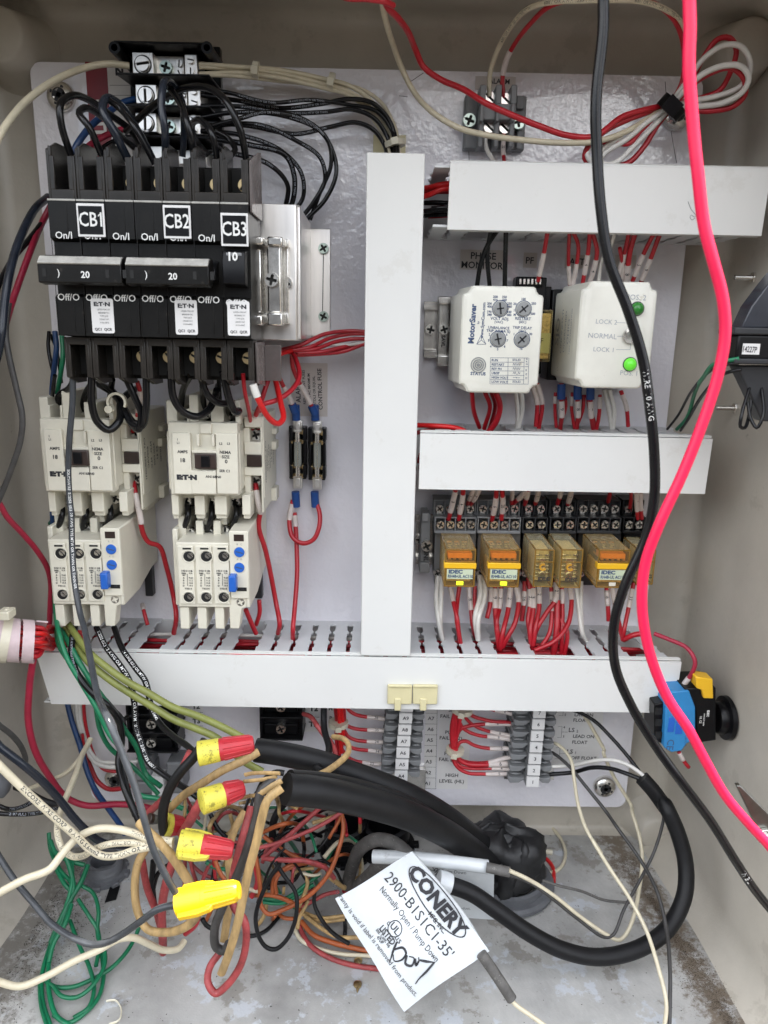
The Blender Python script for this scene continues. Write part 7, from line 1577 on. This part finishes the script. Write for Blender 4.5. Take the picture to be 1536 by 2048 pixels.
fam('w', [
 ('600,630,120 680,640,122 760,638,122 850,590,120 950,510,116 1050,440,110', 8, 'green'), ('590,660,120 690,675,122 780,660,122 880,600,120 1000,520,116', 7.5, 'green'), ('130,340,130 200,385,130 290,400,130', 8, 'green'),
 ('725,355,150 640,480,152 560,660,156 530,800,158 560,950,160 620,1030,160 690,1045,160 780,970,160 845,830,158 865,680,154 850,580,150 760,450,146 690,340,140', 8.5, 'rubber'),
 ('460,940,f 540,930,f 620,890,f 720,780,f', 8, 'rubber'), ('100,800,150 130,850,150 180,880,150', 9, 'rubber'),
 ('1010,560,130 1005,680,134 1060,800,140 1150,910,150 1285,1000,160', 8, 'rubber'),
 ('870,800,f6 900,900,f5 970,1010,f4 1100,1100,f3 1300,1170,f3 1540,1205,f3', 10, 'aged'), ('900,820,f8 1000,930,f6 1150,990,f5 1300,1030,f4 1440,1060,f4', 10, 'orange'),
 ('860,780,f8 850,880,f6 900,970,f4 1040,1040,f3 1200,1080,f3 1460,1098,f3', 8, 'creamw'), ('890,740,f10 1000,830,f10 1100,900,f10 1200,945,f10 1380,950,f10', 8, 'tan'), ('960,650,120 920,720,122 880,800,130 870,880,134', 8, 'tan'),
 ('900,700,120 1000,650,120 1100,600,118 1200,580,112', 8, 'aged'), ('900,740,f8 1050,790,f10 1200,780,f14 1260,770,f14', 7, 'tan'), ('700,740,f8 760,790,f8 850,800,f8', 8, 'orange'), ('930,780,f5 1060,820,f8 1250,800,f10', 8, 'tan'),
 ('1250,800,f8 1255,860,f4 1252,930,f3', 8, 'rubber'), ('700,590,124 690,500,124 740,420,120 860,370,116', 8, 'orange'), ('820,480,118 850,420,116 900,400,112 1000,390,108', 7, 'tan'), ('760,540,118 755,600,118', 6, 'tan'), ('920,440,116 950,500,118 940,560,120 880,700,124', 8, 'tan'),
 ('1130,460,110 1180,500,106 1250,550,100', 10, 'tan'), ('530,380,130 545,500,130 500,620,126', 10, 'red'), ('740,300,108 800,380,110 850,450,110', 6, 'blackw'),
 ], '{o} {c} wire curled on the cabinet bottom in the middle', 'wires curled on the cabinet bottom', n=10)
# --- green coil on the bottom at the left
GC = thing('wire_coil', P('u', 400, 1100, FD('u', 400, 1100)), 'bundled coil of green wire lying on the cabinet bottom at the left', 'wire coil')
fam('u', [
 ('300,200,f60 310,300,f48 370,430,f40 440,520,f34 420,640,f28 350,780,f14 290,950,f8 258,1080,f5 265,1250,f3 310,1390,f3', 8.5, 'green'),
 ('440,370,f48 440,520,f38 390,700,f24 330,860,f14 300,1000,f8 305,1200,f5 350,1330,f3 430,1385,f3', 9, 'green'),
 ('500,525,f34 570,570,f30 605,680,f24 598,800,f16 625,950,f8 635,1100,f5 600,1220,f3 520,1310,f3 420,1370,f3 330,1320,f3', 8.5, 'green'),
 ('480,610,f30 545,710,f24 600,800,f16 610,900,f12 590,1020,f8', 8, 'green'),
 ('255,1080,f6 330,1145,f6 440,1150,f6 560,1105,f6 680,1035,f7 780,930,f9 840,820,f12 880,700,f20', 8.5, 'green'),
 ('330,1150,f8 380,1205,f7 470,1212,f7 560,1150,f9 640,1020,f12 640,880,f16', 8.5, 'green'),
 ('430,740,f20 490,900,f14 550,1030,f10 578,1160,f6 540,1280,f4 450,1340,f3', 8.5, 'green'),
 ('310,880,f12 360,760,f20 430,620,f30 500,500,f38 540,400,f44', 10, 'green'), ('340,860,f14 400,700,f24 450,560,f34 430,420,f46 400,340,f54', 10, 'green'),
 ('310,250,f56 340,320,f50 420,370,f46 520,400,f42', 9, 'green'), ('350,430,f40 400,520,f34 440,560,f30', 9, 'green'),
 ('300,1000,f9 330,880,f16 400,760,f24 440,640,f30', 9, 'green'), ('240,1100,f4 250,1260,f4 290,1400,f4', 7, 'green'),
 ], '', None, whole=GC, n=10)
# --- twist-on connectors
def nut(v, a, b, ra, label, skirt, body, wing=True, da=200, db=200, sk=.36):
    A, B_ = P(v, a[0], a[1], da), P(v, b[0], b[1], db); ax = (B_-A); L_ = ax.length; q = ax.normalized().to_track_quat('Z', 'Y').to_matrix().to_4x4()
    t = thing('wire_connector', A, label, 'wire connector'); R0 = ra*mmpx(v, a[0], a[1], da)
    T = Matrix.Translation(A) @ q
    m = MB(); m.T = T; m.lathe([(R0*.9, 0), (R0, .4), (R0*.97, L_*sk*.5), (R0*.93, L_*sk), (R0*.8, L_*sk+.3), (R0*.72, L_*sk*.5), (R0*.74, .6)], 28); m.obj('skirt', skirt, t, smooth=40)
    m = MB(); m.T = T; n = 20; v_ = []; 
    prof = [(R0*.90, L_*sk*.2), (R0*.90, L_*sk+.4), (R0*.80, L_*.7), (R0*.70, L_*.93), (R0*.60, L_*.985), (R0*.3, L_)]
    m.lathe([(R0*.6, L_*sk*.2)]+prof, 28); m.obj('cap_body', body, t, smooth=40)
    m = MB()
    for i in range(12):
        m.T = T @ Matrix.Rotation(i*math.pi/6, 4, 'Z'); m.add([(R0*.84, -R0*.07, L_*(sk+.06)), (R0*.84, R0*.07, L_*(sk+.06)), (R0*.93, 0, L_*(sk+.08)), (R0*.66, -R0*.05, L_*.95), (R0*.66, R0*.05, L_*.95), (R0*.76, 0, L_*.92)], [(0, 1, 2), (3, 5, 4), (0, 2, 5, 3), (1, 4, 5, 2), (0, 3, 4, 1)])
    m.obj('grip_ribs', body, t, smooth=0)
    if wing:
        m = MB()
        for s_ in (0, 1):
            m.T = T @ Matrix.Rotation(math.radians(15+180*s_), 4, 'Z'); m.prism([(R0*.8, 1), (R0*1.28, 2), (R0*1.3, L_*.35), (R0*1.1, L_*.55), (R0*.7, L_*.62)], -R0*.22, R0*.22, 'd')
        m.obj('wing', skirt, t, bevel=.5)
    return t
nut('k', (800, 258), (1028, 215), 50, 'red and yellow twist-on connector, topmost of the group', 'yeld', 'redp', False, 204, 196, .38)
nut('k', (812, 452), (985, 395), 52, 'red and yellow twist-on connector facing left with open mouth', 'yeld', 'redp', False, 212, 196, .5)
nut('k', (668, 545), (742, 548), 46, 'small part of a red and yellow connector behind the black wire', 'yeld', 'redp', False, 178, 172, .3)
nut('k', (722, 618), (944, 648), 52, 'winged red and yellow twist-on connector, lowest of the group', 'yeld', 'redp', True, 222, 220, .42)
nut('k', (720, 862), (970, 808), 56, 'bright yellow twist-on connector hanging in the sunlight', 'yelv', 'yelv', True, 262, 262, .42)
nut('k', (600, 520), (640, 525), 22, 'dull brown end of a connector beside the tan loop', 'brown', 'conduit', False, 176, 172, .4)
# --- wires hanging in front of the cabinet
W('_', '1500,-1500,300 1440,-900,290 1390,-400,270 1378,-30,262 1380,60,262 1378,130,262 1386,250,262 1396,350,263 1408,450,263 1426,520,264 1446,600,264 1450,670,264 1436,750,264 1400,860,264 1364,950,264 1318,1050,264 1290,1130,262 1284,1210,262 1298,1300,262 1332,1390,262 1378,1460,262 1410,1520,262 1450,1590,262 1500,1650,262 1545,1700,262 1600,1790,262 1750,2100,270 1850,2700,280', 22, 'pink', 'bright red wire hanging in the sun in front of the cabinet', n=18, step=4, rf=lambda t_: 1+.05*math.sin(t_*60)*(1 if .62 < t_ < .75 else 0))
W('_', '1400,-1500,290 1330,-900,280 1250,-400,250 1208,-30,222 1206,60,222 1192,200,222 1194,310,222 1202,420,224 1218,520,226 1256,620,228 1286,720,230 1300,820,232 1308,900,232 1308,1000,232 1290,1080,232 1250,1170,232 1228,1250,232 1230,1330,232 1262,1410,232 1310,1490,234 1360,1560,238 1420,1640,238 1470,1720,236 1510,1780,232 1560,1840,230 1620,1900,232 1750,2100,262 1850,2600,290', 20, 'blackw', 'thick black wire hanging in front of the right half of the panel', n=18, step=4, pr=[('WIRE  10 AWG', 190, 3, 'printw', dict(rep=1)), ('W E L', 545, 3.2, 'printw', dict(rep=1, bold=.02))])
# --- litter on the cabinet bottom
def floor_piece(v, pts, h, mt, name, label, cat):
    m = MB(); m.prism([(P(v, x, y, FD(v, x, y, .8)).x, -P(v, x, y, FD(v, x, y, .8)).y) for x, y in pts], ZB+1.3, ZB+1.3+h, 'z'); tag(m.obj(name, mt, None, bevel=.1), label, cat)
floor_piece('k', [(448, 790), (486, 795), (470, 850), (424, 862)], .8, 'black', 'tape_scrap', 'scrap of black tape on the cabinet bottom', 'tape scrap')
W('l', '430,712,f 465,708,f 490,745,f 480,790,f 440,806,f', 6, 'nylon', 'curled offcut of a nylon tie on the cabinet bottom', name='tie_offcut', cat='tie offcut', flat=.5)
W('m', '895,205,f 915,208,f 940,213,f', 10, 'nylon', 'white plastic stub lying near the back of the cabinet bottom', name='plastic_stub', cat='plastic stub', n=12)
for i, (x, y, lab) in enumerate(((1355, 1325, 'rusty screw on the cabinet bottom left of the large tag'), (1360, 1135, 'rusty screw beside the red wire on the cabinet bottom'))):
    q = P('w', x, y, FD('w', x, y, 2)); t = thing('loose_screw', (q.x, q.y, ZB+1), lab, 'screw')
    m = MB(); m.T = Matrix.Translation((q.x, q.y, ZB+1)); m.lathe([(3.4, 0), (3.4, 1.2), (2, 2), (.8, 2)], 14); m.obj('screw_head', 'brass', t)
    m = MB(); m.T = Matrix.Translation((q.x, q.y, ZB+2)) @ Matrix.Rotation(math.radians(100), 4, 'X'); m.lathe([(1.4, 0), (1.2, 4), (.3, 7)], 10); m.obj('shank', 'brass', t)
# dirt: small crumbs gathered in the corners (uncountable)
def crumbs(label, n, fn, mt, rr, name='debris'):
    rnd = random.Random(11); m = MB()
    for i in range(n):
        x, y = fn(rnd); r = rr*rnd.uniform(.3, 1)**1.5; a = rnd.uniform(0, 3); ca, sa = math.cos(a), math.sin(a); l_ = r*rnd.uniform(1, 2.6)
        z = ZB+1.25
        m.add([(x+l_*ca, y+l_*sa, z), (x-r*sa, y+r*ca, z), (x-l_*ca, y-l_*sa, z), (x+r*sa, y-r*ca, z), (x, y, z+r*.9)], [(0, 1, 4), (1, 2, 4), (2, 3, 4), (3, 0, 4), (0, 3, 2, 1)])
    tag(m.obj(name, mt, None, smooth=0), label, 'debris', kind='stuff')
crumbs('dark specks of dirt scattered over the cabinet bottom', 900, lambda r: (r.uniform(-290, 290), -r.uniform(0, 225)), 'soil', .42)
def band(r):
    d = r.uniform(20, 215); return 262+.12*d+r.gauss(0, 9)*(.6+.4*math.sin(d*.05)), -d
crumbs('brown dust drifted along the right side of the cabinet bottom', 6500, band, 'dust', .3)
def band2(r):
    d = abs(r.gauss(105, 45)); return -275+abs(r.gauss(0, 26)), -min(d, 220)
crumbs('dark debris gathered along the left side of the cabinet bottom', 2200, band2, 'soil', .42)

# the smallest wires beyond the 300 that show largest are kept together as one object
rnd = random.Random(5); EXTRA = []
for i in range(46):
    x0, y0 = rnd.uniform(390, 700), rnd.uniform(1600, 1860); pts = []; a = rnd.uniform(0, 6.28)
    for k in range(5):
        pts.append((min(720, max(370, x0)), min(1880, max(1590, y0)), rnd.uniform(50, 120))); a += rnd.uniform(-.2, 1.5); l_ = rnd.uniform(30, 75); x0 += l_*math.cos(a); y0 += l_*math.sin(a)
    EXTRA.append((' '.join('%d,%d,%d' % q for q in pts), rnd.choice((6, 7, 8, 9)), rnd.choice(('aged', 'aged', 'red', 'orange', 'blackw', 'green', 'tan', 'tan', 'creamw', 'blackw'))))
for q in EXTRA:
    m = MB(); C = spline([P(*p) for p in parse('_', q[0])], 3); m.tube(C, q[1]/2*.42, 7); o = m.obj('wire', q[2], None, origin=C[0], smooth=60); o['category'] = 'wire'; o['tail'] = 1
ws = [o for o in COL.objects if o.parent is None and o.name.split('.')[0] == 'wire' and o.type == 'MESH']
def score(o):
    if o.get('tail'): return -1
    if 'glimpsed' in o.get('label', ''): return 0
    c = CURVES.get(o.name)
    if not c: return 5
    C, r = c; s_ = 0
    for a, b in zip(C, C[1:]): s_ += (b-a).length*r*(FPX/max(50., (a-CAM).dot(FW)))**2
    return s_
ws.sort(key=score, reverse=True); tail = ws[290:]
v = []; f = []; mi = []; mats = []
for o in tail:
    for q in [o]+list(o.children):
        base = len(v); loc = o.location + (q.location if q is not o else Vector()); ms = []
        for mm in q.data.materials:
            if mm not in mats: mats.append(mm)
            ms.append(mats.index(mm))
        off = LOCS[o.name]*S
        v += [tuple(x.co+off) for x in q.data.vertices]; f += [tuple(base+i for i in p.vertices) for p in q.data.polygons]; mi += [ms[p.material_index] for p in q.data.polygons]
for o in tail:
    for q in list(o.children): bpy.data.objects.remove(q)
    bpy.data.objects.remove(o)
me = bpy.data.meshes.new('wires'); me.from_pydata(v, [], f)
for mm in mats: me.materials.append(mm)
me.polygons.foreach_set('material_index', mi); me.polygons.foreach_set('use_smooth', [True]*len(f)); me.update()
o = bpy.data.objects.new('wire_ends_and_strands', me); COL.objects.link(o)
tag(o, 'mass of small red, black and white wires inside the ducts and deep in the tangle', 'wires', kind='stuff')
